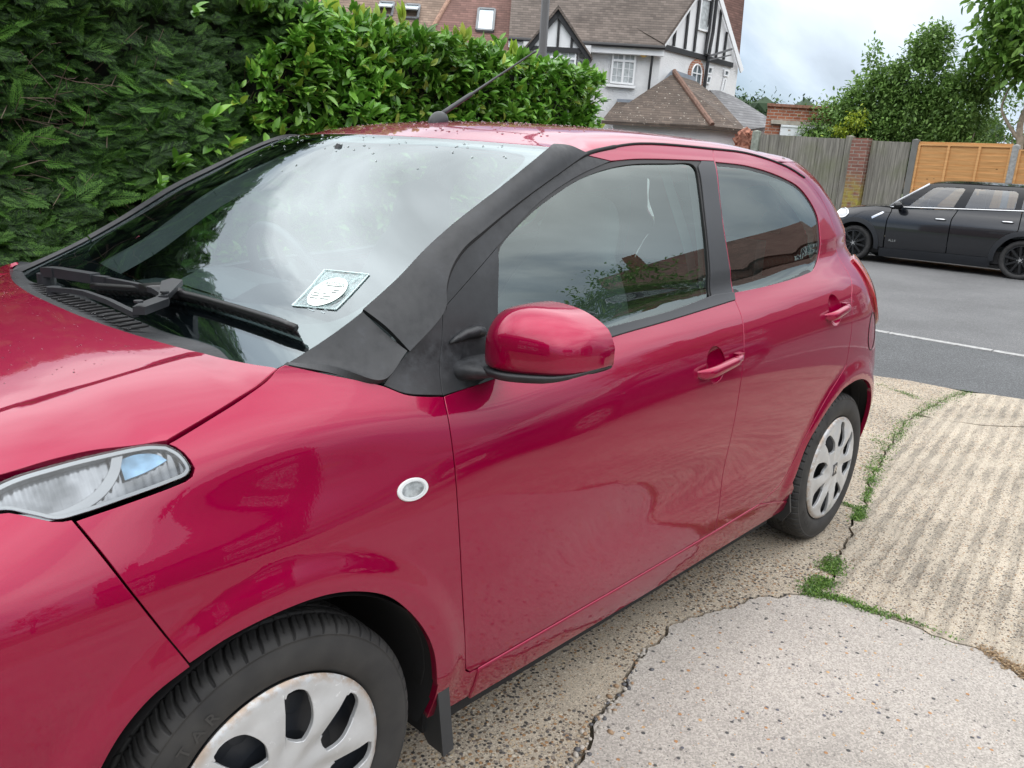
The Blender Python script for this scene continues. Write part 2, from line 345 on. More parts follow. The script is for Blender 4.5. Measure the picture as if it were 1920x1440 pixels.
# outlines of the body panels on the car side surface, (x,z) metres, smooth segments with corners between them
TR = {
 'fender': [[(-0.0782, 1.0001), (-0.0646, 0.9958), (-0.0444, 0.9822), (0.0046, 0.9629), (0.064, 0.9432), (0.1341, 0.9197)], [(0.1341, 0.9197), (0.1217, 0.9106), (0.1135, 0.8984), (0.1093, 0.8822), (0.117, 0.8728), (0.1382, 0.8676), (0.2037, 0.8576), (0.2574, 0.8504)], [(0.2709, 0.8485), (0.2492, 0.8023), (0.2279, 0.7542), (0.1939, 0.6819), (0.1641, 0.6205)], [(0.1641, 0.6205), (0.1021, 0.6373), (0.0042, 0.646), (-0.0725, 0.6404), (-0.1345, 0.6213), (-0.1939, 0.5886), (-0.2445, 0.5372), (-0.2905, 0.472), (-0.3195, 0.4108), (-0.3412, 0.3236)], [(-0.345, 0.319), (-0.35, 0.27), (-0.352, 0.215)], [(-0.352, 0.215), (-0.43, 0.205), (-0.478, 0.205)], [(-0.478, 0.205), (-0.478, 0.287)], [(-0.478, 0.287), (-0.452, 0.289), (-0.438, 0.303)], [(-0.4297, 0.3311), (-0.4008, 0.4738), (-0.3834, 0.5759), (-0.3687, 0.7025), (-0.3663, 0.8037), (-0.3693, 0.8848), (-0.3738, 0.9093)], [(-0.3738, 0.9093), (-0.3288, 0.9162), (-0.2894, 0.9257), (-0.2456, 0.9467), (-0.1435, 0.9789), (-0.0782, 1.0001)]],
 'front_door': [[(-0.3738, 0.9093), (-0.3693, 0.8848), (-0.3663, 0.8037), (-0.3687, 0.7025), (-0.3834, 0.5759), (-0.4008, 0.4738), (-0.4297, 0.3311)], [(-0.437, 0.305), (-0.452, 0.29)], [(-0.452, 0.29), (-0.9, 0.29), (-1.2, 0.292), (-1.478, 0.296)], [(-1.4719, 0.3078), (-1.4493, 0.4633), (-1.443, 0.629), (-1.4512, 0.7219), (-1.4612, 0.7962), (-1.4815, 0.8967), (-1.5026, 0.964), (-1.5082, 0.9923)], [(-1.5082, 0.9923), (-1.1732, 0.9716), (-0.9043, 0.9563), (-0.7006, 0.9364), (-0.4725, 0.9171), (-0.3738, 0.9093)]],
 'rear_door': [[(-1.6099, 1.4071), (-1.5802, 1.3719), (-1.5277, 1.1838), (-1.5156, 1.0057), (-1.5082, 0.9923)], [(-1.5082, 0.9923), (-1.5026, 0.964), (-1.4815, 0.8967), (-1.4612, 0.7962), (-1.4512, 0.7219), (-1.443, 0.629), (-1.4493, 0.4633), (-1.4719, 0.3078)], [(-1.4816, 0.2912), (-1.7598, 0.3039)], [(-1.7598, 0.3039), (-1.8897, 0.3474), (-1.9313, 0.4073), (-1.9672, 0.4764), (-2.0428, 0.5718), (-2.1206, 0.6385), (-2.234, 0.7068)], [(-2.234, 0.7068), (-2.2458, 0.8105), (-2.2644, 0.9376), (-2.3257, 1.0035), (-2.3409, 1.0679)], [(-2.3409, 1.0679), (-2.3455, 1.1671), (-2.31, 1.2619), (-2.1974, 1.3408), (-2.0736, 1.3736), (-1.8339, 1.4037), (-1.6099, 1.4071)]],
 'rear_quarter': [[(-2.3409, 1.0679), (-2.3257, 1.0035), (-2.2644, 0.9376), (-2.2458, 0.8105), (-2.234, 0.7068)], [(-2.234, 0.7068), (-2.1206, 0.6385), (-2.0428, 0.5718), (-1.9672, 0.4764), (-1.9313, 0.4073), (-1.8897, 0.3474), (-1.7598, 0.3039)], [(-1.76, 0.304), (-1.9, 0.27), (-2.025, 0.236)], [(-2.025, 0.236), (-2.0, 0.3)], [(-1.9614, 0.334), (-1.9895, 0.455), (-2.0472, 0.5264), (-2.1241, 0.5857), (-2.2132, 0.6296)], [(-2.26, 0.637), (-2.34, 0.641), (-2.43, 0.628), (-2.52, 0.59), (-2.6, 0.515), (-2.655, 0.42), (-2.68, 0.33), (-2.69, 0.23)], [(-2.69, 0.23), (-2.82, 0.23)], [(-2.82, 0.23), (-2.862, 0.4), (-2.845, 0.6), (-2.795, 0.75), (-2.752, 0.9), (-2.738, 1.0), (-2.718, 1.1), (-2.672, 1.2), (-2.588, 1.3), (-2.5, 1.36)], [(-2.5, 1.36), (-2.35, 1.385), (-2.2, 1.392), (-2.08, 1.388), (-2.03, 1.3835)], [(-2.03, 1.3835), (-2.0736, 1.3736), (-2.1974, 1.3408)], [(-2.1974, 1.3408), (-2.31, 1.2619), (-2.3455, 1.1671), (-2.3409, 1.0679)]],
 'sill': [[(-0.478, 0.287), (-0.9, 0.288), (-1.2, 0.29), (-1.478, 0.295), (-1.7555, 0.304)], [(-1.7555, 0.304), (-1.9, 0.27), (-2.025, 0.236)], [(-2.025, 0.236), (-2.03, 0.2)], [(-2.03, 0.2), (-1.2, 0.192), (-0.478, 0.2)], [(-0.478, 0.2), (-0.478, 0.287)]],
 'rear_glass': [[(-1.5871, 1.3692), (-1.7876, 1.3642), (-2.0036, 1.3365), (-2.1276, 1.3032), (-2.1901, 1.2549), (-2.2116, 1.2127), (-2.1928, 1.1461), (-2.1673, 1.0901), (-2.0844, 1.0479), (-1.9943, 1.0346), (-1.727, 1.0168), (-1.5047, 1.0107)], [(-1.5047, 1.0107), (-1.5277, 1.1838), (-1.5871, 1.3692)]],
 'door_frame_top': [[(-0.9588, 1.3625), (-1.062, 1.3819), (-1.2253, 1.4017), (-1.6099, 1.4071)], [(-1.6099, 1.4071), (-1.5802, 1.3719)], [(-1.5802, 1.3719), (-1.509, 1.3706), (-1.1899, 1.3622), (-1.0583, 1.352)], [(-1.0583, 1.352), (-0.9588, 1.3625)]],
 'door_frame_black': [[(-0.4149, 1.0611), (-0.4272, 1.0991), (-0.4478, 1.1301), (-0.4883, 1.1638), (-0.5506, 1.1952), (-0.6531, 1.2429), (-0.8024, 1.3049), (-0.9282, 1.3553), (-0.9588, 1.3625)], [(-0.9588, 1.3625), (-1.0583, 1.352)], [(-1.0583, 1.352), (-0.9074, 1.3121), (-0.7471, 1.2517), (-0.5916, 1.1684)], [(-0.5916, 1.1684), (-0.4149, 1.0611)]],
 'sail': [[(-0.4149, 1.0611), (-0.5916, 1.1684)], [(-0.5916, 1.1684), (-0.5903, 1.1497), (-0.5644, 1.063), (-0.5348, 0.9359)], [(-0.5348, 0.9359), (-0.4725, 0.9171), (-0.3738, 0.9093)], [(-0.3738, 0.9093), (-0.4149, 1.0611)]],
 'b_trim': [[(-1.509, 1.3706), (-1.5802, 1.3719)], [(-1.5802, 1.3719), (-1.5277, 1.1838), (-1.5156, 1.0057), (-1.5082, 0.9923)], [(-1.5082, 0.9923), (-1.4589, 0.9903), (-1.3927, 0.9872)], [(-1.3927, 0.9872), (-1.4384, 1.1997), (-1.4717, 1.3135), (-1.4778, 1.3538)]],
 'front_glass': [[(-0.5894, 1.1487), (-0.6024, 1.168), (-0.7104, 1.2288), (-0.8123, 1.2711), (-0.9172, 1.3071), (-1.0259, 1.3324), (-1.1406, 1.3488), (-1.3242, 1.3581), (-1.4563, 1.3601), (-1.4688, 1.3492), (-1.4567, 1.2848), (-1.4385, 1.2138), (-1.3945, 1.0184)], [(-1.3897, 1.0104), (-1.1681, 0.9889), (-0.8881, 0.9742), (-0.7112, 0.9565), (-0.5356, 0.9378)], [(-0.5356, 0.9378), (-0.5644, 1.063), (-0.5894, 1.1487)]],
 'seal': [[(-0.5916, 1.1684), (-0.7471, 1.2517), (-0.9074, 1.3121), (-1.0479, 1.3491), (-1.1899, 1.3622), (-1.509, 1.3706)], [(-1.509, 1.3706), (-1.4529, 1.2279), (-1.4134, 1.0115)], [(-1.4134, 1.0115), (-1.3897, 1.0104)], [(-1.3945, 1.0184), (-1.4385, 1.2138), (-1.4567, 1.2848), (-1.4688, 1.3492), (-1.4563, 1.3601), (-1.3242, 1.3581), (-1.1406, 1.3488), (-1.0259, 1.3324), (-0.9172, 1.3071), (-0.8123, 1.2711), (-0.7104, 1.2288), (-0.6024, 1.168), (-0.5894, 1.1487)], [(-0.5894, 1.1487), (-0.5916, 1.1684)]],
 'waist': [[(-1.4134, 1.0115), (-1.1681, 0.9889), (-0.8881, 0.9742), (-0.7112, 0.9565), (-0.5348, 0.9359)], [(-0.5348, 0.9359), (-0.5274, 0.9212)], [(-0.5274, 0.9212), (-0.7006, 0.9364), (-0.9043, 0.9563), (-1.1732, 0.9716), (-1.5082, 0.9923)], [(-1.5082, 0.9923), (-1.5202, 1.011)], [(-1.5202, 1.011), (-1.4134, 1.0115)]],
 'corner_trim_lower': [[(-0.3153, 0.9904), (-0.4149, 1.0611)], [(-0.4149, 1.0611), (-0.3738, 0.9093)], [(-0.3738, 0.9093), (-0.2894, 0.9257), (-0.2496, 0.9453)], [(-0.2496, 0.9453), (-0.3153, 0.9904)]],
 'drip': [[(-0.3154, 0.9924), (-0.4149, 1.0611), (-0.4272, 1.0991), (-0.4478, 1.1301), (-0.4883, 1.1638), (-0.5506, 1.1952), (-0.6531, 1.2429), (-0.8024, 1.3049), (-0.9588, 1.3625), (-1.062, 1.3819), (-1.2253, 1.4017), (-1.6099, 1.4071), (-1.8339, 1.4037), (-2.0736, 1.3736), (-2.1974, 1.3408)]],
 'lampRef': [[(0.1341, 0.9197), (0.1573, 0.9239), (0.2207, 0.9199), (0.2726, 0.9133), (0.3309, 0.9076)], [(0.1341, 0.9197), (0.1217, 0.9106), (0.1135, 0.8984), (0.1093, 0.8822), (0.117, 0.8728), (0.1382, 0.8676), (0.2037, 0.8576), (0.2574, 0.8504), (0.2708, 0.8491), (0.2883, 0.8493), (0.3133, 0.8594), (0.3444, 0.8706)]],
 'repeater': [[(-0.2373, 0.7715), (-0.2687, 0.7818), (-0.2999, 0.7696), (-0.2939, 0.7515), (-0.2636, 0.7457), (-0.2396, 0.7559)]],
 'fuel': [[(-2.3704, 0.8895), (-2.3328, 0.7844), (-2.461, 0.7353), (-3.5237, 0.625)]],
 'sillline': [[(-0.4864, 0.287), (-0.7331, 0.2875), (-0.9814, 0.2917), (-1.176, 0.2907), (-1.467, 0.2942), (-1.7598, 0.3039), (-1.8832, 0.3206), (-1.922, 0.3676)]],
 'tail': [[(-2.4851, 1.0495), (-2.472, 1.0327), (-2.4389, 0.9632), (-2.4513, 0.9059)]],
}
# surveyed world positions of the buildings beyond the fence (metres)
BG = {
 'corner': [(-21.211, -12.888, 5.012), (-21.025, -13.091, 3.279)],
 'gable': [(-20.979, -12.898, 4.951), (-22.399, -12.836, 6.414), (-23.266, -12.798, 7.468), (-24.19, -12.758, 6.395), (-25.65, -12.694, 4.877), (-25.633, -12.695, 3.97), (-24.134, -12.76, 3.547), (-21.059, -12.895, 1.633), (-21.446, -12.878, 3.703)],
 'beam': [(-21.169, -12.86, 5.005), (-25.174, -12.685, 4.938), (-25.206, -12.684, 4.808), (-21.19, -12.859, 4.888)],
 'studs': [(-21.76, -12.834, 5.684), (-21.718, -12.836, 5.017), (-22.355, -12.808, 6.405), (-22.347, -12.808, 5.007), (-22.863, -12.786, 6.488), (-22.878, -12.785, 4.997), (-23.503, -12.758, 6.594), (-23.519, -12.757, 4.983), (-24.135, -12.73, 6.416), (-24.12, -12.731, 4.96), (-24.598, -12.71, 5.816), (-24.571, -12.711, 4.966)],
 'gwin': [(-22.93, -12.783, 6.591), (-23.562, -12.755, 6.604), (-23.498, -12.758, 5.644), (-22.923, -12.783, 5.641)],
 'pipe': [(-23.685, -12.66, 6.771), (-23.684, -12.66, 5.681), (-23.59, -12.664, 4.988), (-23.54, -12.666, 3.936)],
 'bracket': [(-23.346, -12.494, 4.918), (-24.595, -12.44, 5.283)],
 'arch': [(-23.048, -12.788, 4.83), (-22.743, -12.801, 4.573), (-22.786, -12.799, 4.215), (-23.479, -12.769, 4.094), (-23.428, -12.771, 4.621)],
 'win1': [(-23.758, -12.757, 4.675), (-24.042, -12.744, 4.675), (-23.967, -12.748, 4.439), (-23.718, -12.759, 4.428)],
 'win1b': [(-23.755, -12.757, 4.399), (-24.009, -12.746, 4.394), (-23.938, -12.749, 4.141), (-23.685, -12.76, 4.148)],
 'win2': [(-24.718, -12.715, 4.686), (-25.017, -12.702, 4.687), (-24.999, -12.703, 4.484), (-24.736, -12.714, 4.472)],
 'win2b': [(-24.747, -12.714, 4.424), (-24.913, -12.706, 4.424), (-24.822, -12.71, 3.962), (-24.657, -12.718, 3.963)],
 'window': [(-20.186, -13.932, 4.777), (-20.675, -13.398, 4.771), (-20.674, -13.4, 3.789), (-20.179, -13.94, 3.81)],
 'sill': [(-20.034, -13.95, 3.78), (-20.626, -13.304, 3.767)],
 'eave': [(-19.394, -14.427, 4.948), (-20.865, -12.821, 4.933)],
 'dpipe': [(-20.885, -13.021, 4.915), (-20.867, -13.041, 4.706), (-20.918, -12.986, 4.605), (-20.909, -12.995, 4.259), (-20.897, -13.008, 3.314)],
 'alarm': [(-20.778, -13.212, 4.717)],
 'roofW': [(-17.296, -16.716, 5.119), (-20.865, -12.821, 4.933), (-24.069, -13.322, 7.91), (-19.093, -18.751, 8.217)],
 'roofR': [(-23.914, -13.195, 7.634), (-25.878, -12.828, 4.959), (-26.24, -13.173, 5.308), (-26.279, -13.13, 7.092), (-26.239, -13.174, 8.08)],
 'leanA': [(-18.683, -12.982, 2.627), (-20.323, -13.709, 3.299), (-20.94, -13.036, 3.303), (-21.509, -12.562, 4.208), (-20.825, -10.645, 2.656)],
 'leanB': [(-20.825, -10.645, 2.656), (-21.509, -12.562, 4.208), (-22.47, -12.402, 4.108), (-22.93, -11.9, 3.707), (-21.492, -9.917, 2.608)],
 'slate': [(-21.584, -9.965, 2.613), (-23.018, -11.952, 3.716), (-23.685, -12.557, 3.949), (-24.452, -12.607, 3.991), (-24.825, -12.2, 3.822), (-23.776, -10.385, 3.082), (-22.805, -9.965, 2.77)],
 'leanwall': [(-19.157, -12.909, 2.573), (-21.047, -10.846, 2.565), (-21.742, -10.089, 2.548), (-21.811, -10.013, 1.775), (-19.218, -12.842, 1.561)],
 'slatewall': [(-22.781, -10.582, 2.683), (-23.17, -10.158, 2.745), (-23.213, -10.111, 1.828), (-22.817, -10.543, 1.795)],
 'tgable': [(-17.784, -14.999, 4.341), (-18.13, -14.621, 5.647), (-18.786, -13.906, 4.765)],
 'tbeam': [(-17.769, -14.986, 4.338), (-18.772, -13.892, 4.734)],
 'roofT': [(-17.593, -14.912, 4.37), (-17.975, -14.495, 5.722), (-18.667, -13.74, 4.825), (-20.489, -14.415, 5.476), (-19.831, -15.134, 6.466)],
 'bayw': [(-18.048, -14.785, 4.653), (-18.685, -14.09, 4.646), (-18.703, -14.07, 4.302), (-18.066, -14.765, 4.25)],
 'bayw2': [(-18.9, -14.226, 4.681), (-19.092, -14.016, 4.638), (-19.099, -14.009, 4.318), (-18.907, -14.217, 4.332)],
 'roofL': [(-14.926, -19.006, 4.796), (-18.365, -15.253, 4.187), (-21.253, -17.283, 7.551), (-17.159, -21.75, 8.181)],
 'skyl': [(-17.316, -16.99, 5.168), (-17.477, -16.814, 5.181), (-7.719, -27.463, 5.144), (-7.719, -27.463, 5.144)],
 'skyq': [(-17.602, -17.27, 5.258), (-17.888, -16.959, 5.251), (-18.983, -17.392, 5.983), (-18.71, -17.689, 5.992)],
 'skyq2': [(-15.698, -19.2, 5.455), (-15.937, -18.939, 5.474), (-16.673, -19.32, 5.922), (-16.472, -19.54, 5.922)],
 'skyq3': [(-16.275, -18.57, 5.441), (-16.493, -18.332, 5.429), (-17.254, -18.686, 5.953), (-17.03, -18.931, 5.966)],
 'hipline': [(-15.954, -18.032, 4.592), (-18.695, -19.481, 6.497)],
 'garage': [(-19.441, -8.306, 3.068), (-20.68, -6.954, 3.066), (-20.8, -6.823, 1.992), (-19.517, -8.224, 1.886)],
 'gardoor': [(-19.656, -7.998, 2.647), (-20.56, -7.012, 2.63), (-20.591, -6.978, 2.345), (-19.667, -7.986, 2.348)],
 'lamp': [(-9.082, -6.881, 3.97), (-9.102, -6.86, 2.943)],
 'hillL': [(-143.257, -78.044, 15.976)],
 'tree0': [(-144.973, -76.172, 15.736), (-146.637, -74.356, 16.061), (-148.336, -72.502, 16.009), (-150.409, -70.24, 15.609), (-152.416, -68.05, 15.867), (-154.422, -65.861, 16.124), (-157.17, -62.862, 15.779)],
 'pier': [(-18.5, -5.623, 2.257), (-18.5, -5.238, 2.232)],
 'post': [(-18.5, -4.351, 2.22), (-18.5, -4.219, 2.212)],
 'post2': [(-18.5, -2.429, 2.187), (-18.5, -2.312, 2.169)],
 'post0': [(-18.5, -8.116, 2.351), (-18.5, -7.929, 2.329)],
}
class Spl:
    "natural cubic spline, linear outside"
    def __init__(s,pts):
        a=np.array(sorted(pts),float); x,y=a[:,0],a[:,1]; n=len(x); h=np.diff(x)
        A=np.eye(n); b=np.zeros(n)
        for i in range(1,n-1):
            A[i,i-1]=h[i-1]; A[i,i]=2*(h[i-1]+h[i]); A[i,i+1]=h[i]
            b[i]=6*((y[i+1]-y[i])/h[i]-(y[i]-y[i-1])/h[i-1])
        s.m=np.linalg.solve(A,b); s.x,s.y,s.h=x,y,h
        s.d0=(y[1]-y[0])/h[0]-h[0]*s.m[1]/6
        s.d1=(y[-1]-y[-2])/h[-1]+h[-1]*s.m[-2]/6
    def __call__(s,t):
        t=np.asarray(t,float); i=np.clip(np.searchsorted(s.x,t)-1,0,len(s.h)-1)
        h=s.h[i]; a=(s.x[i+1]-t)/h; b=(t-s.x[i])/h
        r=a*s.y[i]+b*s.y[i+1]+((a**3-a)*s.m[i]+(b**3-b)*s.m[i+1])*h*h/6
        r=np.where(t<s.x[0],s.y[0]+s.d0*(t-s.x[0]),r)
        return np.where(t>s.x[-1],s.y[-1]+s.d1*(t-s.x[-1]),r)
PROF=Spl([(.16,.722),(.22,.745),(.28,.762),(.36,.776),(.46,.787),(.56,.794),(.66,.796),(.74,.792),(.80,.784),(.85,.770),(.89,.752),(.92,.733),(.96,.700),(1.0,.657),(1.04,.61)])
HSH=Spl([(.6,-.10),(.35,-.07),(.16,-.028),(-.07,0.0),(-.4,.0),(-.9,.030),(-1.5,.055),(-2.1,.08),(-2.6,.08)])
XR=Spl([(.15,-2.84),(.4,-2.88),(.6,-2.86),(.75,-2.81),(.9,-2.765),(1.0,-2.75),(1.1,-2.73),(1.2,-2.685),(1.3,-2.60),(1.36,-2.51),(1.42,-2.37)])
XF=Spl([(.15,.66),(.4,.69),(.6,.685),(.8,.63),(.95,.52)])
FR=Spl([(.0,.36),(.03,.22),(.08,.118),(.15,.060),(.25,.023),(.4,.005),(.55,.0),(.8,0),(2,0),(4,0)])
def smooth(a,b,x):
    t=np.clip((x-a)/(b-a),0,1); return t*t*(3-2*t)
def lens(x,c,w):
    t=np.clip(1-((x-c)/w)**2,0,1); return t*t
def S(x,z):
    x=np.asarray(x,float); z=np.asarray(z,float)
    w=smooth(.45,.95,z)
    y=PROF(z-HSH(x)*w)
    y=y-FR(np.clip(x-XR(z),0.0,4))-FR(np.clip(XF(z)-x,0.0,4))*1.0
    # arch flares
    for cx,r in((0.0,.335),(-2.34,.335)):
        d=np.hypot(x-cx,z-.285)
        y=y+.013*(1-smooth(.378,.440,d))*smooth(.2,.35,z)
    y=y-.015*lens(x,.02,.55)*np.exp(-((z-.82)/.07)**2)
    # door lower scallop
    y=y-.012*lens(x,-1.15,.75)*np.exp(-((z-.50)/.10)**2)
    return y
GP=Spl([(.85,.742),(.93,.724),(1.0,.704),(1.1,.672),(1.2,.634),(1.3,.590),(1.38,.548),(1.42,.515)])
GT=Spl([(-.2,.004),(-.5,.0),(-.9,-.004),(-1.3,-.003),(-1.7,.0),(-2.0,.002),(-2.3,.006),(-2.5,.01)])
def G(x,z):
    x=np.asarray(x,float); z=np.asarray(z,float)
    return GP(z)-GT(x)-FR(np.clip(x-XR(z),0,4))*.8
ZB=Spl([(.6,1.0),(-.07,1.0),(-.4,.94),(-.9,.975),(-1.5,1.005),(-2.0,1.045),(-2.5,1.09)])
def F(x,z):
    zb=ZB(x); w=smooth(zb-.07,zb+.07,z)
    return S(x,z)*(1-w)+G(x,z)*w
# ------------------------------------------------------------------ materials
def car_paint(name, base):
    M = Mat(name)
    fl = M.voro(900, out='Color'); n = M.noise(1.3, 3)
    c = M.mix(.05, base, fl, 'SOFT_LIGHT')
    M.set(Base_Color=c, Metallic=.55, Roughness=.38, Coat_Weight=1.0, Coat_Roughness=.012, Coat_IOR=1.5, Specular_IOR_Level=0.0)
    # orange peel in the clear coat
    b = N(M.nt, 'ShaderNodeBump'); b.inputs['Strength'].default_value = .05; b.inputs['Distance'].default_value = .0006; M.L(M.noise(190, 2), b.inputs['Height']); M.L(b.outputs[0], M.b.inputs['Coat Normal'])
    return M.m
PAINT = car_paint('red_paint', (.275, .0002, .036))
def trim_mat():
    M = Mat('black_trim'); n = M.noise(9, 8, .65); n2 = M.noise(60, 6, .7)
    f = M.ma('MULTIPLY', M.mr(n, .46, .66), M.mr(n2, .35, .65), True)
    M.set(Base_Color=M.mix(M.ma('MULTIPLY', f, .55), (.013, .0145, .017), (.062, .067, .076)), Roughness=M.mr(n2, .3, .7, .42, .62))
    M.bump(M.noise(700, 3), .12, .001); return M.m
TRIM = trim_mat()
SEAL = simple('rubber_seal', (.012, .012, .013), .5)
SATIN = simple('satin_black', (.022, .024, .028), .42, var=.1)
GLOSSB = simple('gloss_black', (.006, .007, .009), .06, var=.05)
DARK = simple('dark_void', (.006, .006, .007), .8)
WSG = glass('windscreen_glass', (.62, .74, .73), 2.6, (.89, .975, 1.0))
SG = glass('side_glass', (.45, .56, .54), 2.15, (.90, 1.0, .97))
def tyre_mat():
    M = Mat('tyre_rubber'); n = M.noise(14, 6); M.set(Base_Color=M.ramp(n, [(.3, (.014, .014, .015)), (.7, (.034, .033, .032))]), Roughness=.72); M.bump(M.noise(300, 4), .2, .0008); return M.m
TYRE = tyre_mat()
def cover_mat():
    M = Mat('wheel_cover_silver'); n = M.noise(7, 6, .6); sc = M.noise(28, 10, .75, dist=1.5)
    worn = M.mr(sc, .60, .635)
    # scuffs sit mostly near the rim edge: distance from the hub axis (object space)
    sp = N(M.nt, 'ShaderNodeSeparateXYZ'); M.L(M.tc.outputs['Object'], sp.inputs[0])
    r = M.ma('SQRT', M.ma('ADD', M.ma('MULTIPLY', sp.outputs[0], sp.outputs[0]), M.ma('MULTIPLY', sp.outputs[2], sp.outputs[2])))
    edge = M.mr(r, .185, .199); grime = M.ma('MULTIPLY', edge, M.mr(M.noise(40, 8, .7), .42, .55), True)
    base = M.ramp(n, [(.3, (.42, .43, .44)), (.7, (.55, .56, .57))])
    c = M.mix(M.ma('MULTIPLY', worn, M.mr(r, .06, .15), True), base, (.74, .75, .76)); c = M.mix(grime, c, (.38, .30, .24))
    M.set(Base_Color=c, Metallic=.35, Roughness=M.mr(worn, 0, 1, .34, .7)); M.bump(sc, .25, .0012); return M.m
COVER = cover_mat()
CHROME = simple('chrome', (.75, .76, .78), .12, 1.0, var=.03)
GREYP = simple('grey_plastic', (.10, .10, .105), .55)
FABRIC = simple('dark_fabric', (.09, .095, .10), .85, bump=.3)
LINER = simple('pale_headlining', (.55, .54, .52), .9)
DASH = simple('dash_plastic', (.07, .075, .08), .55, bump=.2)
WHITE = simple('white_plastic', (.62, .63, .64), .4, var=.03)
LAMPG = glass('clear_lens', (.95, .97, .98), 1.5)
REDL = simple('red_lens', (.30, .006, .012), .1, coat=1)
# ------------------------------------------------------------------ the red car: body surface
def FS(x, z): y = F(x, z); return np.stack([np.asarray(x, float)+0*y, y, np.asarray(z, float)+0*y], -1)
def segs(k): 
    out = []
    S_ = TR[k]
    for i, s_ in enumerate(S_):
        c = resample(crom(s_, 8), .011); nxt = np.array(S_[(i+1) % len(S_)][0], float)
        if np.linalg.norm(c[-1]-nxt) < 2e-3: c = c[:-1]
        out.append(c)
    return np.vstack(out)
# hood / roof height fields
ZGh = Spl([(-.2,1.02),(-.078,1.0),(-.065,.9958),(.005,.963),(.064,.943),(.135,.920),(.20,.919),(.273,.914),(.331,.900),(.42,.865),(.52,.80),(.60,.73),(.68,.62)])
YGh = Spl([(-.2,.672),(-.065,.679),(.005,.693),(.064,.703),(.135,.712),(.158,.703),(.221,.688),(.273,.677),(.331,.658),(.42,.615),(.52,.545),(.60,.47),(.68,.36)])
ZCh = Spl([(-.2,1.0),(.05,1.0),(.2,.983),(.35,.953),(.5,.900),(.6,.842),(.66,.78),(.70,.70)])
def T_hood(x, y):
    x = np.asarray(x, float); y = np.asarray(y, float); a = np.abs(y)
    zb, yb, zc = ZGh(x), YGh(x), ZCh(x); t = np.clip(a/yb, 0, 1.15)
    z = zb+(np.maximum(zc, zb+.004)-zb)*(1-.55*t**2.6-.45*t**7)
    yc = .500+.06*np.clip(x, 0, .6)-.25*np.clip(x-.25, 0, 1)
    z = z+.0052*smooth(yc, yc+.022, a)*smooth(-.03, .02, x)*(1-smooth(.5, .62, x))
    return np.stack([x+0*z, y+0*z, z], -1)
dr = resample(crom(TR['drip'][0], 6), .01)
drx = dr[:, 0][::-1]; drz = dr[:, 1][::-1]
drY = F(drx, drz)
def edge_at(x):
    x = np.asarray(x, float)
    z = np.interp(x, drx, drz); y = np.interp(x, drx, drY)
    # forward of the windscreen corner the roof edge is the pillar top
    zf = np.interp(x, [-1.0, -.94, -.86, -.78, -.60], [1.374, 1.368, 1.367, 1.354, 1.30]); yf = np.interp(x, [-1.0, -.94, -.86, -.78, -.6], [.557, .566, .574, .58, .58])
    z = np.where(x > -1.0, zf, z); y = np.where(x > -1.0, yf, y)
    zr = np.interp(x, [-2.56, -2.50, -2.35, -2.20, -2.10], [1.33, 1.36, 1.385, 1.392, 1.388]); wr = smooth(-1.96, -2.05, x)
    z = z*(1-wr)+zr*wr; y = y*(1-wr)+F(x, zr)*wr
    return y, z
ZCr = Spl([(-.60,1.355),(-.72,1.386),(-.86,1.414),(-.99,1.433),(-1.3,1.452),(-1.7,1.452),(-2.1,1.436),(-2.35,1.418),(-2.6,1.395)])
def T_roof0(x, y):
    x = np.asarray(x, float); y = np.asarray(y, float); yg, zg = edge_at(x); zc = ZCr(x); t = np.clip(np.abs(y)/yg, 0, 1.05)
    z = zg+(zc-zg)*(.5*(1-t**2)+.5*(1-t**14)); return np.stack([x+0*z, y+0*z, z], -1)
#WS# curve E(v), parabolic bulge
EP = np.array([(-.03,.650,.945),(-.07,.647,.968),(-.2,.640,1.028),(-.3,.632,1.081),(-.4,.620,1.141),(-.5,.611,1.203),(-.6,.599,1.255),(-.7,.585,1.307),(-.8,.567,1.354),(-.858,.550,1.374)])
EV = np.linspace(0, 1, len(EP)); EX, EY, EZ = [Spl(list(zip(EV, EP[:, k]))) for k in range(3)]
def W(v, t):
    v = np.asarray(v, float); t = np.asarray(t, float); b = -.088+.215*smooth(-.1, 1.0, v)
    return np.stack([EX(v)+b*(1-t*t), EY(v)*t, EZ(v)+(.010*v)*(1-t*t)], -1)
def W2(u, t): return W(u, t)
_wt = W(np.ones(41), np.linspace(0, 1, 41)); _wy, _wx, _wz = _wt[:, 1], _wt[:, 0], _wt[:, 2]
def T_roof(x, y):
    "roof surface, eased down to meet the head of the windscreen"
    x = np.asarray(x, float); y = np.asarray(y, float); p = T_roof0(x, y); a = np.minimum(np.abs(y), _wy[-1]); xe = np.interp(a, _wy, _wx); ze = np.interp(a, _wy, _wz)
    d = T_roof0(xe, np.where(y < 0, -a, a))[..., 2]-ze-.0005; k = np.clip(1-(xe-x)/.22, 0, 1); k = k*k*(3-2*k)
    p[..., 2] = p[..., 2]-d*k; return p
car = empty('parked_car', (-1.1, 0, 0)); car['off'] = (-1.1, 0, 0)
tag(car, 'glossy crimson red hatchback with black windscreen pillars filling the foreground on the concrete drive', 'car')
SIDES = (False, True)
def cupel(cx, cz, rx=.050, rz=.050): a = np.linspace(0, 2*PI, 56, endpoint=False); return np.stack([cx+rx*np.cos(a), cz+rz*np.sin(a)], 1)
lens_hole = None
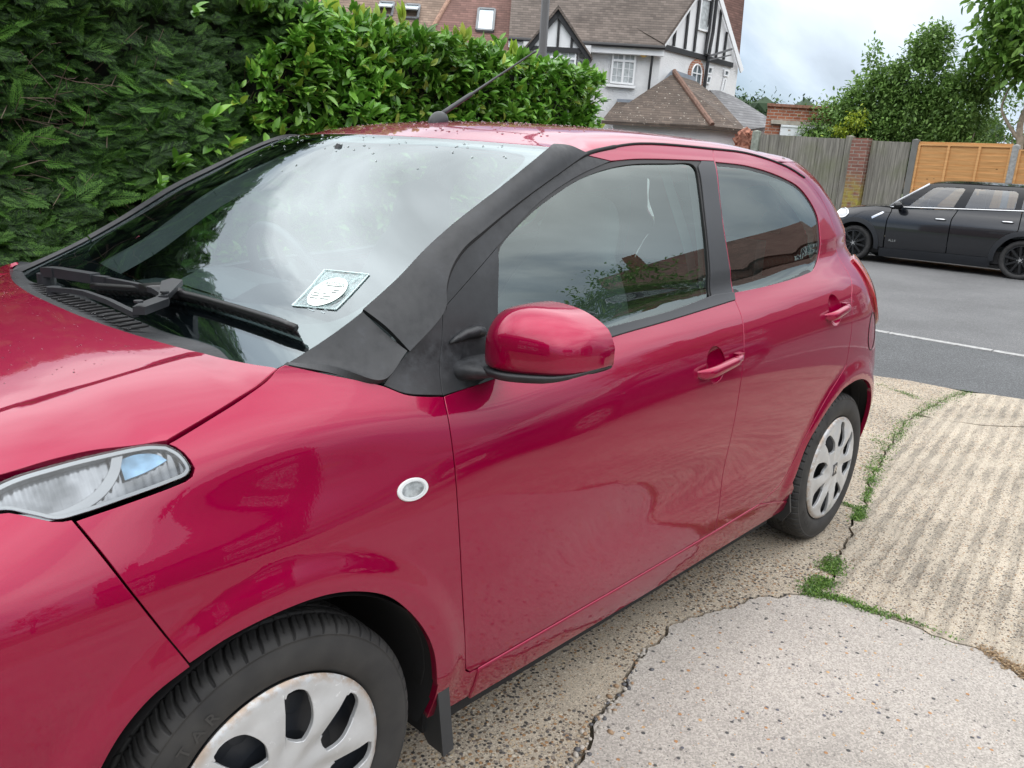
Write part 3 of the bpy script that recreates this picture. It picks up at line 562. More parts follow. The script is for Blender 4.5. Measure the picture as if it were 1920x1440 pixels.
for mir in SIDES:
    panel('fender', segs('fender'), FS, PAINT, car, mirror=mir, sgn=-1)
    fd = panel('front_door', segs('front_door'), FS, PAINT, car, mirror=mir, sgn=-1, holes=(cupel(-1.318, .842),), hgap=0, lip=.002)
    rd = panel('rear_door', segs('rear_door'), FS, PAINT, car, mirror=mir, sgn=-1, holes=(segs('rear_glass'), cupel(-2.108, .916)), hgap=0.002)
    panel('rear_quarter', segs('rear_quarter'), FS, PAINT, car, mirror=mir, sgn=-1)
    panel('sill', segs('sill'), FS, PAINT, car, mirror=mir, sgn=-1, gap=.0015, off=.005, lip=.005)
    panel('door_frame', segs('door_frame_top'), FS, PAINT, car, mirror=mir, sgn=-1, gap=.0015, h=.012)
    panel('window_frame', segs('door_frame_black'), FS, TRIM, car, mirror=mir, sgn=-1, gap=.0015, h=.012)
    panel('sail_panel', segs('sail'), FS, TRIM, car, mirror=mir, sgn=-1, gap=.0015, off=-.002)
    panel('pillar_trim', segs('b_trim'), FS, SATIN, car, mirror=mir, sgn=-1, gap=.001)
    panel('corner_trim', segs('corner_trim_lower'), FS, TRIM, car, mirror=mir, sgn=-1, gap=.002, off=-.001)
    panel('window_seal', segs('seal'), FS, SEAL, car, mirror=mir, sgn=-1, gap=.0004, off=-.004, h=.012)
    panel('waist_seal', segs('waist'), FS, SATIN, car, mirror=mir, sgn=-1, gap=.0008, off=.003, h=.012, lip=.004)
    panel('front_window', segs('front_glass'), FS, SG, car, mirror=mir, sgn=-1, gap=-.004, off=-.009, depth=.003, h=.03)
    panel('rear_window', segs('rear_glass'), FS, SG, car, mirror=mir, sgn=-1, gap=-.004, off=-.005, depth=.003, h=.03)
    rg = inset(segs('rear_glass'), -.004)
    panel('rear_window_seal', rg, FS, SEAL, car, mirror=mir, sgn=-1, gap=0, off=-.0045, depth=.01, holes=(inset(segs('rear_glass'), .008),), hgap=0)
# dark inner shell (shut lines look into it)
def FI(x, z): y = F(x, z)-.048; return np.stack([np.asarray(x, float)+0*y, y, np.asarray(z, float)+0*y], -1)
def arch_hole(cx, r=.352): a = np.linspace(0, 2*PI, 60, endpoint=False); return np.stack([cx+r*np.cos(a), .285+r*np.sin(a)], 1)
shell = loop2d([[(.45, .24), (-.37, .24)]], .05)
a1 = np.linspace(0, PI, 30)
sh = [(.55, .30), (.56, .55), (.50, .72), (.34, .80), (.16, .84), (.0, .90), (-.1, .93), (-.38, .885), (-.9, .94), (-1.5, .97), (-2.0, 1.01), (-2.30, 1.06), (-2.35, 1.16), (-2.42, 1.22), (-2.58, 1.26), (-2.66, 1.1), (-2.74, .8), (-2.78, .5), (-2.74, .24)]
sh += [(-2.34-.350*math.cos(a)*1.0, .285+.355*math.sin(a)) for a in np.linspace(0, PI, 24)]
sh += [(-1.95, .215), (-.40, .215)]
sh += [(-.352*math.cos(a), .285+.355*math.sin(a)) for a in np.linspace(0, PI, 24)]
sh = np.array(sh)
for mir in SIDES: panel('inner_shell', sh, FI, DARK, car, mirror=mir, sgn=-1, gap=0, h=.06, depth=.03)
# hood
hb = [[(.045, 0), (.042, .15), (.027, .3), (.009, .4), (-.015, .5), (-.042, .6), (-.066, .676)],
      [(-.065, .679), (-.044, .684), (.005, .693), (.064, .703), (.135, .712)],
      [(.135, .712), (.158, .703), (.221, .688), (.273, .677), (.331, .658), (.42, .60), (.51, .50), (.58, .34), (.62, .17), (.63, 0)]]
half = np.vstack([resample(crom(s_, 8), .011)[:-1] for s_ in hb])
full = np.vstack([half, [(.63, 0)], (half*[1, -1])[1:][::-1]])
panel('hood', full, T_hood, PAINT, car, sgn=1, h=.013, gap=.002)
# roof
wt = [W(1.0, t) for t in np.linspace(0, 1, 14)]; wt = [(float(p[0]), float(p[1])) for p in wt]
sx = np.r_[np.linspace(-.95, -2.5, 80)]; ye, ze = edge_at(sx)
half = np.vstack([resample(np.array(wt), .012), [(x, y) for x, y in zip(sx, ye)], [(-2.535, .44), (-2.555, .3), (-2.565, .12), (-2.567, 0)]])
full = np.vstack([half, (half*[1, -1])[1:-1][::-1]])
full = full+[.0, 0]
panel('roof', full, T_roof, PAINT, car, sgn=1, h=.02, gap=.002)
# windscreen glass + black border (frit)
vt = lambda v, t: W2(v, t)
sq = np.vstack([[(v, -1.) for v in np.linspace(.0, 1, 50)][:-1], [(1., t) for t in np.linspace(-1, 1, 60)][:-1], [(v, 1.) for v in np.linspace(1, 0, 50)][:-1], [(0., t) for t in np.linspace(1, -1, 60)][:-1]])
ws = panel('windscreen', sq, vt, WSG, car, sgn=-1, h=.03, gap=0, off=0.0, depth=.004)
ihalf = crom([(.183, 0), (.186, .3), (.203, .63), (.226, .84), (.25, .915), (.29, .955), (.36, .970), (.5, .970), (.67, .972), (.84, .962), (.885, .935), (.905, .88), (.918, .5), (.905, .2), (.90, 0)], 8)
ifull = np.vstack([ihalf, (ihalf*[1, -1])[1:-1][::-1]])
panel('windscreen_border', sq, vt, GLOSSB, car, sgn=-1, h=.025, gap=.0, off=-.0042, depth=.001, holes=(ifull[::1],), hgap=0)
# pillar trims
def onF(pts): return [tuple(FS(np.array([x]), np.array([z]))[0]) for x, z in pts]
Ecur = [tuple(W(v, 1.0)+np.array([0, .001, .003])) for v in np.linspace(.285, .995, 12)]; Ecur[-1] = tuple(np.array(Ecur[-1])-[0, 0, .006]); Ecur[-2] = tuple(np.array(Ecur[-2])-[0, 0, .002])
Dp = resample(crom(TR['drip'][0], 6), .008)
cut = np.argmin(np.abs(Dp[:, 0]+.957)); outc = onF(Dp[:cut+1])
mid = [tuple(.5*np.array(a)+.5*np.array(b)+np.array([.001, .003, .005])) for a, b in zip(resample(np.array(Ecur), 0, 14), resample(np.array(outc), 0, 14))]
low_o = onF([(-.078, 1.0), (-.144, .979), (-.2495, .9454)]); 
for mir in SIDES:
    loft('windscreen_pillar', [Ecur, mid, outc], 60, 12, TRIM, car, mirror=mir, th=.012, flipn=False)
    loft('corner_trim', [[tuple(W(v, 1.0)+np.array([0, .001, .003])) for v in np.linspace(.075, .280, 8)], onF([(-.085, .9985), (-.15, .979), (-.245, .9485), (-.311, .9905)])], 40, 10, TRIM, car, mirror=mir, th=.012, bulge=.004)
for mir in SIDES:
    sg = -1 if mir else 1; b = MB(); pts = [(x, sg*(y+.0012), z) for x, y, z in onF(resample(crom(TR['drip'][0][1:], 6), .012))]
    b.tube(pts, [.0052 if p[0] > -1.1 else .0036 for p in pts], 6); b.build('door_seal', DARK, car, True)
# cowl between hood and glass
hc = [(.047, 0), (.044, .15), (.029, .3), (.011, .4), (-.013, .5), (-.040, .6), (-.07, .68)]
ch = [(x+.012, y, T_hood(x, y)[2]-.014) for x, y in hc]; ch2 = [(x-.03, y, T_hood(x, y)[2]-.022) for x, y in hc]; cl = [(-.075, 0, .962), (-.077, .15, .960), (-.073, .3, .964), (-.075, .4, .965), (-.080, .5, .962), (-.088, .6, .957), (-.10, .66, .955)]
cg = [(-.128, 0, .949), (-.128, .15, .950), (-.118, .3, .962), (-.117, .4, .966), (-.130, .5, .962), (-.150, .6, .972), (-.165, .64, .978)]
for mir in SIDES: loft('cowl_panel', [ch, ch2, cl, cg], 50, 14, TRIM, car, mirror=mir, th=.01)
mb = MB()
for k in range(-9, 11):
    y = -.16+k*.034
    if -.50 < y < .5: mb.box((-.045+.0*abs(y), y, .978-.02*abs(y)), (.050, .011, .004), rz=.25)
mb.build('cowl_vents', DARK, car)
# far corner plastic cap, seen behind the wiper pivot
# ------------------------------------------------------------------ bumper, nose and tail
bp = loop2d([[(.2727, .8511), (.2518, .8062), (.2294, .7565), (.194, .6822), (.1612, .6158)],
             [(.1612, .6158), (.215, .593), (.256, .558), (.289, .508), (.322, .43), (.343, .35), (.35, .20)],
             [(.35, .20), (.56, .22)], [(.56, .22), (.56, .4), (.555, .6), (.50, .77)], [(.50, .77), (.455, .812)], [(.455, .812), (.40, .846), (.345, .870), (.314, .861), (.29, .8516), (.2727, .8511)]], .011)
zf = [.22, .32, .45, .58, .68, .77]
def nose(xs, y): return [(x, y, z) for x, z in zip(xs, zf)]
for mir in SIDES:
    panel('bumper', bp, FS, PAINT, car, mirror=mir, sgn=-1, depth=.012)
xe = [.56, .56, .56, .555, .54, .50]
eL = [tuple(FS(np.array([x]), np.array([z]))[0]) for x, z in zip(xe, zf)]
mL = [(x+.072, y*.72, z) for x, y, z in eL]; cL = [(.69, 0, .22), (.70, 0, .32), (.705, 0, .45), (.70, 0, .58), (.685, 0, .68), (.63, 0, .79)]
mR = [(x, -y, z) for x, y, z in mL]; eR = [(x, -y, z) for x, y, z in eL]
loft('nose_bumper', [eL, mL, cL, mR, eR], 30, 40, PAINT, car, flipn=True, th=.02)
top = [(.63, .0), (.62, .17), (.58, .34), (.51, .50)]
for mir in SIDES:
    loft('nose_panel', [[tuple(T_hood(x+.004, y)-[0, 0, .004]) for x, y in top], [(.645, 0, .775), (.632, .2, .765), (.59, .36, .755), (.50, .555, .76)]], 20, 5, PAINT, car, mirror=mir, th=.01)
for mir in SIDES:
    hp = [(.350, .646), (.40, .612), (.45, .572), (.508, .498)]; fp = [(.350, .8955), (.40, .872), (.452, .838), (.50, .772)]
    loft('nose_panel', [[tuple(T_hood(x+.003, y)-[0, 0, .003]) for x, y in hp], [tuple(FS(np.array([x]), np.array([z]))[0]) for x, z in fp]], 20, 6, PAINT, car, mirror=mir, th=.01)
g = MB(); g.box((.71, 0, .34), (.03, .74, .15)); g.box((.70, 0, .60), (.03, .5, .05)); g.build('grille', GREYP, car)
# tail: loft between the two rear quarters
zr_ = [.22, .40, .60, .75, .90, 1.0, 1.1, 1.2, 1.3, 1.355]
xr_ = [-2.818, -2.860, -2.843, -2.793, -2.75, -2.736, -2.716, -2.670, -2.586, -2.50]
eL = [tuple(FS(np.array([x]), np.array([z]))[0]+np.array([.002, -.004, 0])) for x, z in zip(xr_, zr_)]
mL = [(x-.05, y*.7, z) for x, y, z in eL]; cL = [(x-.075, 0, z) for x, y, z in eL]; mR = [(x, -y, z) for x, y, z in mL]; eR = [(x, -y, z) for x, y, z in eL]
loft('tailgate', [eL, mL, cL, mR, eR], 40, 40, PAINT, car, th=.02)
def rear_pt(u, v): i = u; return 0
rw = [[(x-.052, y*.72, z) for x, y, z in eL[6:9]], [(x-.082, 0, z) for x, y, z in eL[6:9]], [(x-.052, -y*.72, z) for x, y, z in eL[6:9]]]
loft('rear_screen', rw, 20, 20, GLOSSB, car, th=.005)
for mir in SIDES:
    def TL(x, z): return FS(x, z)
    panel('tail_lamp', loop2d([[(-2.475, 1.052), (-2.54, 1.062), (-2.62, 1.05), (-2.70, .98), (-2.745, .86), (-2.745, .80)], [(-2.745, .80), (-2.66, .80), (-2.58, .845), (-2.51, .93), (-2.475, 1.052)]], .01), FS, REDL, car, mirror=mir, sgn=-1, off=.012, gap=0, depth=.016, h=.012, lip=.005)
    a = np.linspace(0, 2*PI, 48, endpoint=False)
    ring = [tuple(FS(np.array([-2.50+.058*math.cos(t)]), np.array([.80+.070*math.sin(t)]))[0]+np.array([0, .0006, 0])*(-1 if 0 else 1)) for t in a]
    b = MB(); b.tube(ring+[ring[0]], .0016, 6, caps=False)
    V = [(x, -y if mir else y, z) for x, y, z in b.v]; b.v = V; b.build('fuel_flap_gap', DARK, car, True)
LENSG = simple('ribbed_lens', (.42, .44, .45), .25, .3, var=.55, sc=70)
# headlamps
lampP = loop2d([[(.135, .9205), (.158, .9243), (.221, .9203), (.273, .9137), (.331, .902), (.40, .872), (.452, .838)], [(.452, .838), (.455, .812)], [(.455, .812), (.40, .846), (.345, .870), (.314, .861), (.29, .8516), (.2593, .8531), (.2061, .8605), (.141, .8705), (.1197, .8754), (.1115, .8842), (.1148, .8996), (.1225, .9113), (.135, .9205)]], .006)
lin = inset(lampP, .0065)
RM = Mat('lamp_reflector'); RM.set(Base_Color=RM.ramp(RM.noise(16, 3), [(.35, (.06, .065, .07)), (.65, (.24, .25, .265))]), Metallic=.85, Roughness=.2)
RM.bump(RM.wave(26, RM.vec((1, .2, .15)), .4, 1), .5, .003)
REFL = RM.m; LSIL = simple('lamp_silver', (.20, .21, .22), .25, .8, var=.05)
BLUE = simple('painted_blue_reflection', (.10, .17, .24), .10, .8, var=.75, sc=26)  # blue reflection inside the lamp, painted into the metal's base colour
for mir in SIDES:
    hl = panel('headlight', lampP, FS, LAMPG, car, mirror=mir, sgn=-1, gap=.0025, off=.0015, depth=.010, h=.012)
    panel('bezel', lampP, FS, LSIL, car, mirror=mir, sgn=-1, gap=.003, off=-.004, depth=.012, h=.01, holes=(lin,), hgap=0).parent = hl
    panel('reflector', lampP, FS, REFL, car, mirror=mir, sgn=-1, gap=.003, off=-.017, depth=.004, h=.008).parent = hl
    sw = loop2d([[(.335, .868), (.300, .862), (.268, .866), (.235, .880), (.212, .902), (.205, .9155)], [(.205, .9155), (.192, .9155)], [(.192, .9155), (.205, .893), (.228, .872), (.262, .858), (.300, .8545), (.335, .861)], [(.335, .861), (.335, .868)]], .005)
    panel('lamp_blade', sw, FS, LSIL, car, mirror=mir, sgn=-1, gap=0, off=-.008, depth=.008, h=.006).parent = hl
    bl = loop2d([[(.198, .9105), (.175, .9145), (.150, .911), (.139, .902)], [(.139, .902), (.165, .893), (.198, .886)], [(.198, .886), (.198, .9105)]], .005)
    panel('side_reflector', bl, FS, BLUE, car, mirror=mir, sgn=-1, gap=0, off=-.009, depth=.006, h=.006).parent = hl
    for o in hl.children: o.location = (0, 0, 0)
    # side repeater
    a = np.linspace(0, 2*PI, 40, endpoint=False)
    el = lambda r: np.stack([-.2635+.0325*r*np.cos(a)+.004*r*np.sin(a), .7662+.0185*r*np.sin(a)-.001*r*np.cos(a)], 1)
    rp = panel('side_repeater', el(1.0), FS, WHITE, car, mirror=mir, sgn=-1, gap=0, off=.004, depth=.006, h=.006, holes=(el(.80),), hgap=0, lip=.003)
    q = panel('lens', el(.82), FS, LENSG, car, mirror=mir, sgn=-1, gap=0, off=.0015, depth=.003, h=.006); q.parent = rp; q.location = (0, 0, 0)
    q = panel('lens_cover', el(.82), FS, LAMPG, car, mirror=mir, sgn=-1, gap=0, off=.005, depth=.003, h=.008); q.parent = rp; q.location = (0, 0, 0)
    # door handles with their finger cups
    for (c0, c1, hx0, hz0, hx1, hz1, dr_) in ((-1.318, .842, -1.222, .829, -1.452, .853, 0), (-2.108, .916, -2.022, .902, -2.205, .928, 1)):
        rx, rz = .050, .050
        cup = MB(); nA, nR = 40, 10; V = []; Fc = []
        for i in range(nR+1):
            rr = i/nR
            for k in range(nA):
                t = 2*PI*k/nA; x = c0+rx*1.02*rr*math.cos(t); z = c1+rz*1.02*rr*math.sin(t); y = float(F(x, z))-.026*(1-rr**2.6)-.0016
                V.append((x, -y if mir else y, z))
        for i in range(nR):
            for k in range(nA):
                q = (i*nA+k, i*nA+(k+1) % nA, (i+1)*nA+(k+1) % nA, (i+1)*nA+k); Fc.append(q[::-1] if not mir else q)
        mesh('handle_cup', V, Fc, PAINT, car, True)
        n = 26; P_ = []; Rr = []
        V = []; Fc = []; L = abs(hx1-hx0)
        for i in range(n+1):
            s_ = i/n; x = hx0+(hx1-hx0)*s_; z = hz0+(hz1-hz0)*s_; y = float(F(x, z))
            e = max(0, 1-(abs(2*s_-1))**5); outp = .028*e**.6+.002; hh = (.0165 if s_ < .72 else .0135)*(1-.35*s_)*(.45+.55*e**.5); th_ = .013*(.3+.7*e)
            if s_ > .75: outp = .024*e**.6+.003
            for k in range(14):
                t = 2*PI*k/14; cy2 = math.copysign(abs(math.cos(t))**.8, math.cos(t)); cz2 = math.copysign(abs(math.sin(t))**.8, math.sin(t))
                V.append((x, (y+outp-.008+th_*cy2)*(-1 if mir else 1), z+hh*cz2))
        for i in range(n):
            for k in range(14):
                q = (i*14+k, i*14+(k+1) % 14, (i+1)*14+(k+1) % 14, (i+1)*14+k); Fc.append(q if not mir else q[::-1])
        Fc.append(tuple(range(14))); Fc.append(tuple(n*14+k for k in range(14)))
        hd = mesh('door_handle', V, Fc, PAINT, car, True)
        bs = MB(); bs.box((hx1+.022, (float(F(hx1+.022, hz1))+.006)*(-1 if mir else 1), hz1-.002), (.034, .018, .020)); bs.build('handle_base', PAINT, car).parent = car
# door mirrors
MSEC = resample(crom([(0, 1.0), (.30, .995), (.55, .965), (.74, .88), (.88, .74), (.965, .58), (.995, .45), (1.0, .30), (.995, .12), (.97, .03), (.92, .0), (0, 0)], 8), 0, 30)
def mirror_part(mir):
    ys = np.array([.765, .785, .815, .850, .885, .912, .932, .946, .953]); s_ = (ys-ys[0])/(ys[-1]-ys[0])
    top = Spl([(.765, 1.070), (.80, 1.081), (.85, 1.082), (.90, 1.070), (.93, 1.054), (.945, 1.038), (.956, 1.012)])
    bot = Spl([(.765, .962), (.85, .964), (.91, .969), (.94, .975), (.956, .983)])
    fr = Spl([(.765, -.448), (.785, -.438), (.815, -.434), (.866, -.450), (.91, -.474), (.938, -.505), (.950, -.540), (.956, -.575)])
    bk = Spl([(.765, -.560), (.956, -.600)])
    def section(y, k, t0=0., t1=1.):
        T_, B_, X0, X1 = top(y), bot(y), fr(y), bk(y); cz = (T_+B_)/2; b = (T_-B_)/2; a = (X0-X1); P = []
        for fx, fz in MSEC: P.append((X1+a*fx, B_+(T_-B_)*fz))
        return P
    yy = np.concatenate([[.7655, .768, .772], np.linspace(.778, .93, 20), [.938, .944, .949, .9525, .955]]); k = 30; V = []; Fc = []
    for j, y in enumerate(yy):
        P = section(y, k); e = min(1, (y-.7605)/.012); e = math.sqrt(max(0, 1-(1-e)**2)); cxm = -.52; czm = 1.02
        for x, z in P: V.append((cxm+(x-cxm)*(.90+.10*e), y, czm+(z-czm)*(.92+.08*e)))
    n = len(yy)
    for j in range(n-1):
        for i in range(k-1): q = (j*k+i, j*k+i+1, (j+1)*k+i+1, (j+1)*k+i); Fc.append(q)
    Fc.append(tuple(range(k))[::-1]); Fc.append(tuple((n-1)*k+i for i in range(k)))
    if mir: V = [(x, -y, z) for x, y, z in V]; Fc = [f[::-1] for f in Fc]
    hs = mesh('door_mirror', V, Fc, PAINT, car, True)
    # black base: same plan outline just under the shell
    V = []; Fc = []; ny = 22; nx = 12
    yb = np.linspace(.762, .954, ny)
    for lay, (dz, sc_) in enumerate(((-.0015, .985), (-.005, .99), (-.011, .965), (-.0155, .88), (-.0175, .72))):
        for j, y in enumerate(yb):
            x0, x1 = float(fr(y))+.003, float(bk(y)); xm = (x0+x1)/2; z = float(bot(y))+dz*(1-.35*max(0, (y-.9)/.054))
            ym = .85+(y-.85)*sc_
            V.append((xm+(x0-xm)*sc_, ym, z))
        for j, y in list(enumerate(yb))[::-1]:
            x0, x1 = float(fr(y)), float(bk(y)); xm = (x0+x1)/2; z = float(bot(y))+dz*(1-.35*max(0, (y-.9)/.054)); ym = .85+(y-.85)*sc_
            V.append((xm+(x1-xm)*sc_, ym, z))
    K = 2*ny
    for l_ in range(4):
        for i in range(K): Fc.append((l_*K+i, l_*K+(i+1) % K, (l_+1)*K+(i+1) % K, (l_+1)*K+i))
    Fc.append(tuple(range(4*K, 5*K))); Fc.append(tuple(range(K))[::-1])
    if mir: V = [(x, -y, z) for x, y, z in V]; Fc = [f[::-1] for f in Fc]
    b = mesh('mirror_base', V, Fc, TRIM, car, True); b.parent = hs; b.location = (0, 0, 0)
    # arm from the sail panel
    V = []; Fc = []
    st = [(.690, -.415, -.56, .912, .968), (.725, -.418, -.555, .920, .966), (.750, -.428, -.55, .931, .963), (.775, -.438, -.55, .938, .962), (.80, -.445, -.55, .942, .962), (.86, -.455, -.56, .946, .963)]
    for y, xa, xb, z0, z1 in st:
        for i in range(16):
            t = 2*PI*i/16; V.append(((xa+xb)/2+(xa-xb)/2*math.copysign(abs(math.cos(t))**.7, math.cos(t)), -y if mir else y, (z0+z1)/2+(z1-z0)/2*math.copysign(abs(math.sin(t))**.8, math.sin(t))))
    for j in range(5):
        for i in range(16): q = (j*16+i, j*16+(i+1) % 16, (j+1)*16+(i+1) % 16, (j+1)*16+i); Fc.append(q if mir else q[::-1])
    b = mesh('mirror_arm', V, Fc, TRIM, car, True); b.parent = hs; b.location = (0, 0, 0)
    # small fin moulded in the sail panel
    f_ = MB(); pts = [(-.415, .999), (-.43, 1.004), (-.455, 1.010), (-.485, 1.013), (-.505, 1.010)]
    f_.tube([(x, (float(F(x, z))+.002)*(-1 if mir else 1), z) for x, z in pts], [.002, .006, .010, .012, .010], 10); f_.build('sail_fin', TRIM, car, True)
    V = section(.86, k); gl = MB()
for mir in SIDES: mirror_part(mir)
# ------------------------------------------------------------------ wheels
def tyre_mesh():
    prof = [(.196, -.020), (.203, -.010), (.210, -.004), (.222, .001), (.235, .003), (.247, .0025), (.258, .000), (.2665, -.003), (.270, -.0045), (.2705, -.0035), (.272, -.004), (.2765, -.007), (.2805, -.0105), (.2838, -.0155), (.2862, -.021), (.2875, -.027)]
    yy = list(np.linspace(-.031, -.130, 46)); prof += [(.2880+.0012*math.sin(PI*(-.03-y)/.1), y) for y in yy]
    prof += [(.2872, -.136), (.2835, -.146), (.276, -.154), (.262, -.160), (.24, -.163), (.215, -.158), (.198, -.148)]
    pr = np.array(prof); nA = 1440; th = np.arange(nA)*2*PI/nA
    R = np.repeat(pr[:, 0][None], nA, 0); Yv = np.repeat(pr[:, 1][None], nA, 0); T_ = np.repeat(th[:, None], len(pr), 1)
    def groove(d, w): return np.clip(1-(np.abs(d)/w)**4, 0, 1)
    dep = np.zeros_like(R)
    for gy in (-.058, -.084, -.110): dep = np.maximum(dep, .0065*groove(Yv-gy, .0042))
    def lateral(npit, slant, y0, y1, w, d_, phase=0, curve=0):
        ph = (T_+slant*(Yv-y0)+curve*np.sin((Yv-y0)/(y1-y0)*PI))*npit/(2*PI)+phase; f = (ph-np.round(ph))/npit*2*PI*.288
        return d_*groove(f, w)*((Yv < max(y0, y1)) & (Yv > min(y0, y1)))
    dep = np.maximum(dep, lateral(60, 1.3, -.0030, -.058, .0030, .0068, curve=.012))
    dep = np.maximum(dep, lateral(60, 1.3, -.016, -.052, .0012, .0045, phase=.5))
    dep = np.maximum(dep, lateral(66, -4.0, -.050, -.080, .0016, .005))
    dep = np.maximum(dep, lateral(66, 4.0, -.080, -.110, .0016, .005))
    dep = np.maximum(dep, lateral(66, -2.6, -.110, -.149, .0026, .0058))
    dep *= np.clip((R-.2735)/.004, 0, 1)
    R2 = R-dep
    V = np.stack([R2*np.cos(T_), Yv, R2*np.sin(T_)], -1).reshape(-1, 3); k = len(pr)
    i = np.arange(nA)[:, None]*k; j = np.arange(k-1)[None]; i2 = ((np.arange(nA)+1) % nA)[:, None]*k
    Fc = np.stack([i+j, i+j+1, i2+j+1, i2+j], -1).reshape(-1, 4)
    me = bpy.data.meshes.new('tyre'); me.vertices.add(len(V)); me.vertices.foreach_set('co', V.astype(np.float32).ravel()); me.loops.add(Fc.size); me.loops.foreach_set('vertex_index', Fc[:, ::-1].astype(np.int32).ravel() if False else Fc.astype(np.int32).ravel())
    me.polygons.add(len(Fc)); me.polygons.foreach_set('loop_start', np.arange(0, Fc.size, 4, dtype=np.int32)); me.polygons.foreach_set('use_smooth', np.ones(len(Fc), bool)); me.update(calc_edges=True); me.materials.append(TYRE); return me
def wheel_dish(x, z):
    x = np.asarray(x, float); z = np.asarray(z, float); r = np.hypot(x, z); a = np.arctan2(z, x)
    y = np.interp(r, [0, .02, .035, .06, .10, .15, .18, .190, .1975, .201], [.012, .012, .009, .0105, .013, .0105, .0055, .003, -.001, -.006])
    off = math.radians(102)+.35*(r-.13)/.1
    y = y-.0065*np.clip((r-.04)/.04, 0, 1)*np.clip((.188-r)/.03, 0, 1)*(.5+.5*np.cos(8*(a-off)))
    return np.stack([x, y, z], -1)
hole0 = crom([(.170, 107), (.182, 101.5), (.184, 95), (.176, 91.3), (.15, 90.0), (.12, 90.0), (.098, 92.5), (.087, 99), (.085, 108), (.092, 114.5), (.115, 116.5), (.145, 113)], 6, closed=True)
def wheel_holes():
    H = []
    for k in range(8):
        a = np.radians(hole0[:, 1]+45*k); H.append(np.stack([hole0[:, 0]*np.cos(a), hole0[:, 0]*np.sin(a)], 1))
    return H
LETT = simple('moulded_rubber', (.036, .035, .034), .7)
ca = np.linspace(0, 2*PI, 180, endpoint=False); circ = np.stack([.2005*np.cos(ca), .2005*np.sin(ca)], 1)
def make_wheel(cx, cy, cz=.287, rz=0., rot=0.):
    wh = empty('wheel', (0, 0, 0)); wh.parent = car; wh.location = (cx+1.1, cy, cz); wh.rotation_euler = (0, rot, rz)
    t = tyre_mesh(); t_ = link(t, 'tyre', wh)
    panel('wheel_cover', circ, wheel_dish, COVER, wh, sgn=-1, gap=0, h=.0075, depth=.010, holes=wheel_holes(), hgap=0, lip=.0022)
    b = MB(); n = 48; V = []; prf = [(.199, -.012), (.19, -.035), (.17, -.042), (.12, -.040), (.085, -.030), (.05, -.028), (.0, -.028)]
    V = [(r*math.cos(2*PI*k/n), y, r*math.sin(2*PI*k/n)) for r, y in prf for k in range(n)]
    b.add(V, [(i*n+k, (i+1)*n+k, (i+1)*n+(k+1) % n, i*n+(k+1) % n) for i in range(len(prf)-1) for k in range(n)])
    for k in range(8):
        a = 2*PI*(k+.4)/8; b.tube([(.135*math.cos(a), -.041, .135*math.sin(a)), (.135*math.cos(a), -.034, .135*math.sin(a))], .020, 16)
    b.build('rim', simple('black_steel_rim', (.015, .018, .024), .45), wh, False)
    # hub badge: dark lozenge with a double chevron
    em = MB(); lz = [(-.019, -.021), (.013, -.025), (.019, .021), (-.013, .025)]
    em.prism(lz, lambda u, v: (u, .0135, v), lambda u, v: (u, .010, v)); em.build('hub_badge', SATIN, wh)
    cv = MB()
    for dz in (-.002, .010):
        pts = [(-.0125, dz-.013), (0.0, dz+.0), (.0125, dz-.013), (.0125, dz-.0065), (0.0, dz+.0075), (-.0125, dz-.0065)]
        cv.prism(pts, lambda u, v: (u, .0148, v), lambda u, v: (u, .0132, v))
    cv.build('chevrons', CHROME, wh)
    # raised sidewall lettering
    for txt, a0, sz, rr, da in (("STAR", 38, .030, .236, 7.0), ('STAR', -50, .030, .236, 7.0)):
        lt = MB()
        for i, ch_ in enumerate(txt):
            if ch_ == ' ': continue
            V, Fc = text_mesh(ch_, sz, 0, bold=.0004); a = math.radians(a0+i*da)
            ct, st_ = math.cos(a-PI/2), math.sin(a-PI/2)
            lt.add([(rr*math.cos(a)+(-v[0]*ct-v[1]*st_)*-1*-1, .0040 if rr < .25 else .0016, rr*math.sin(a)+(-v[0]*st_+v[1]*ct)) for v in V], [f[::-1] for f in Fc])
        lt.build('sidewall_lettering', LETT, wh)
    return wh
make_wheel(0, .778, rz=0.0, rot=0)
make_wheel(-2.34, .773, rot=0)
w3 = make_wheel(0, -.778, rz=PI); w4 = make_wheel(-2.34, -.773, rz=PI)
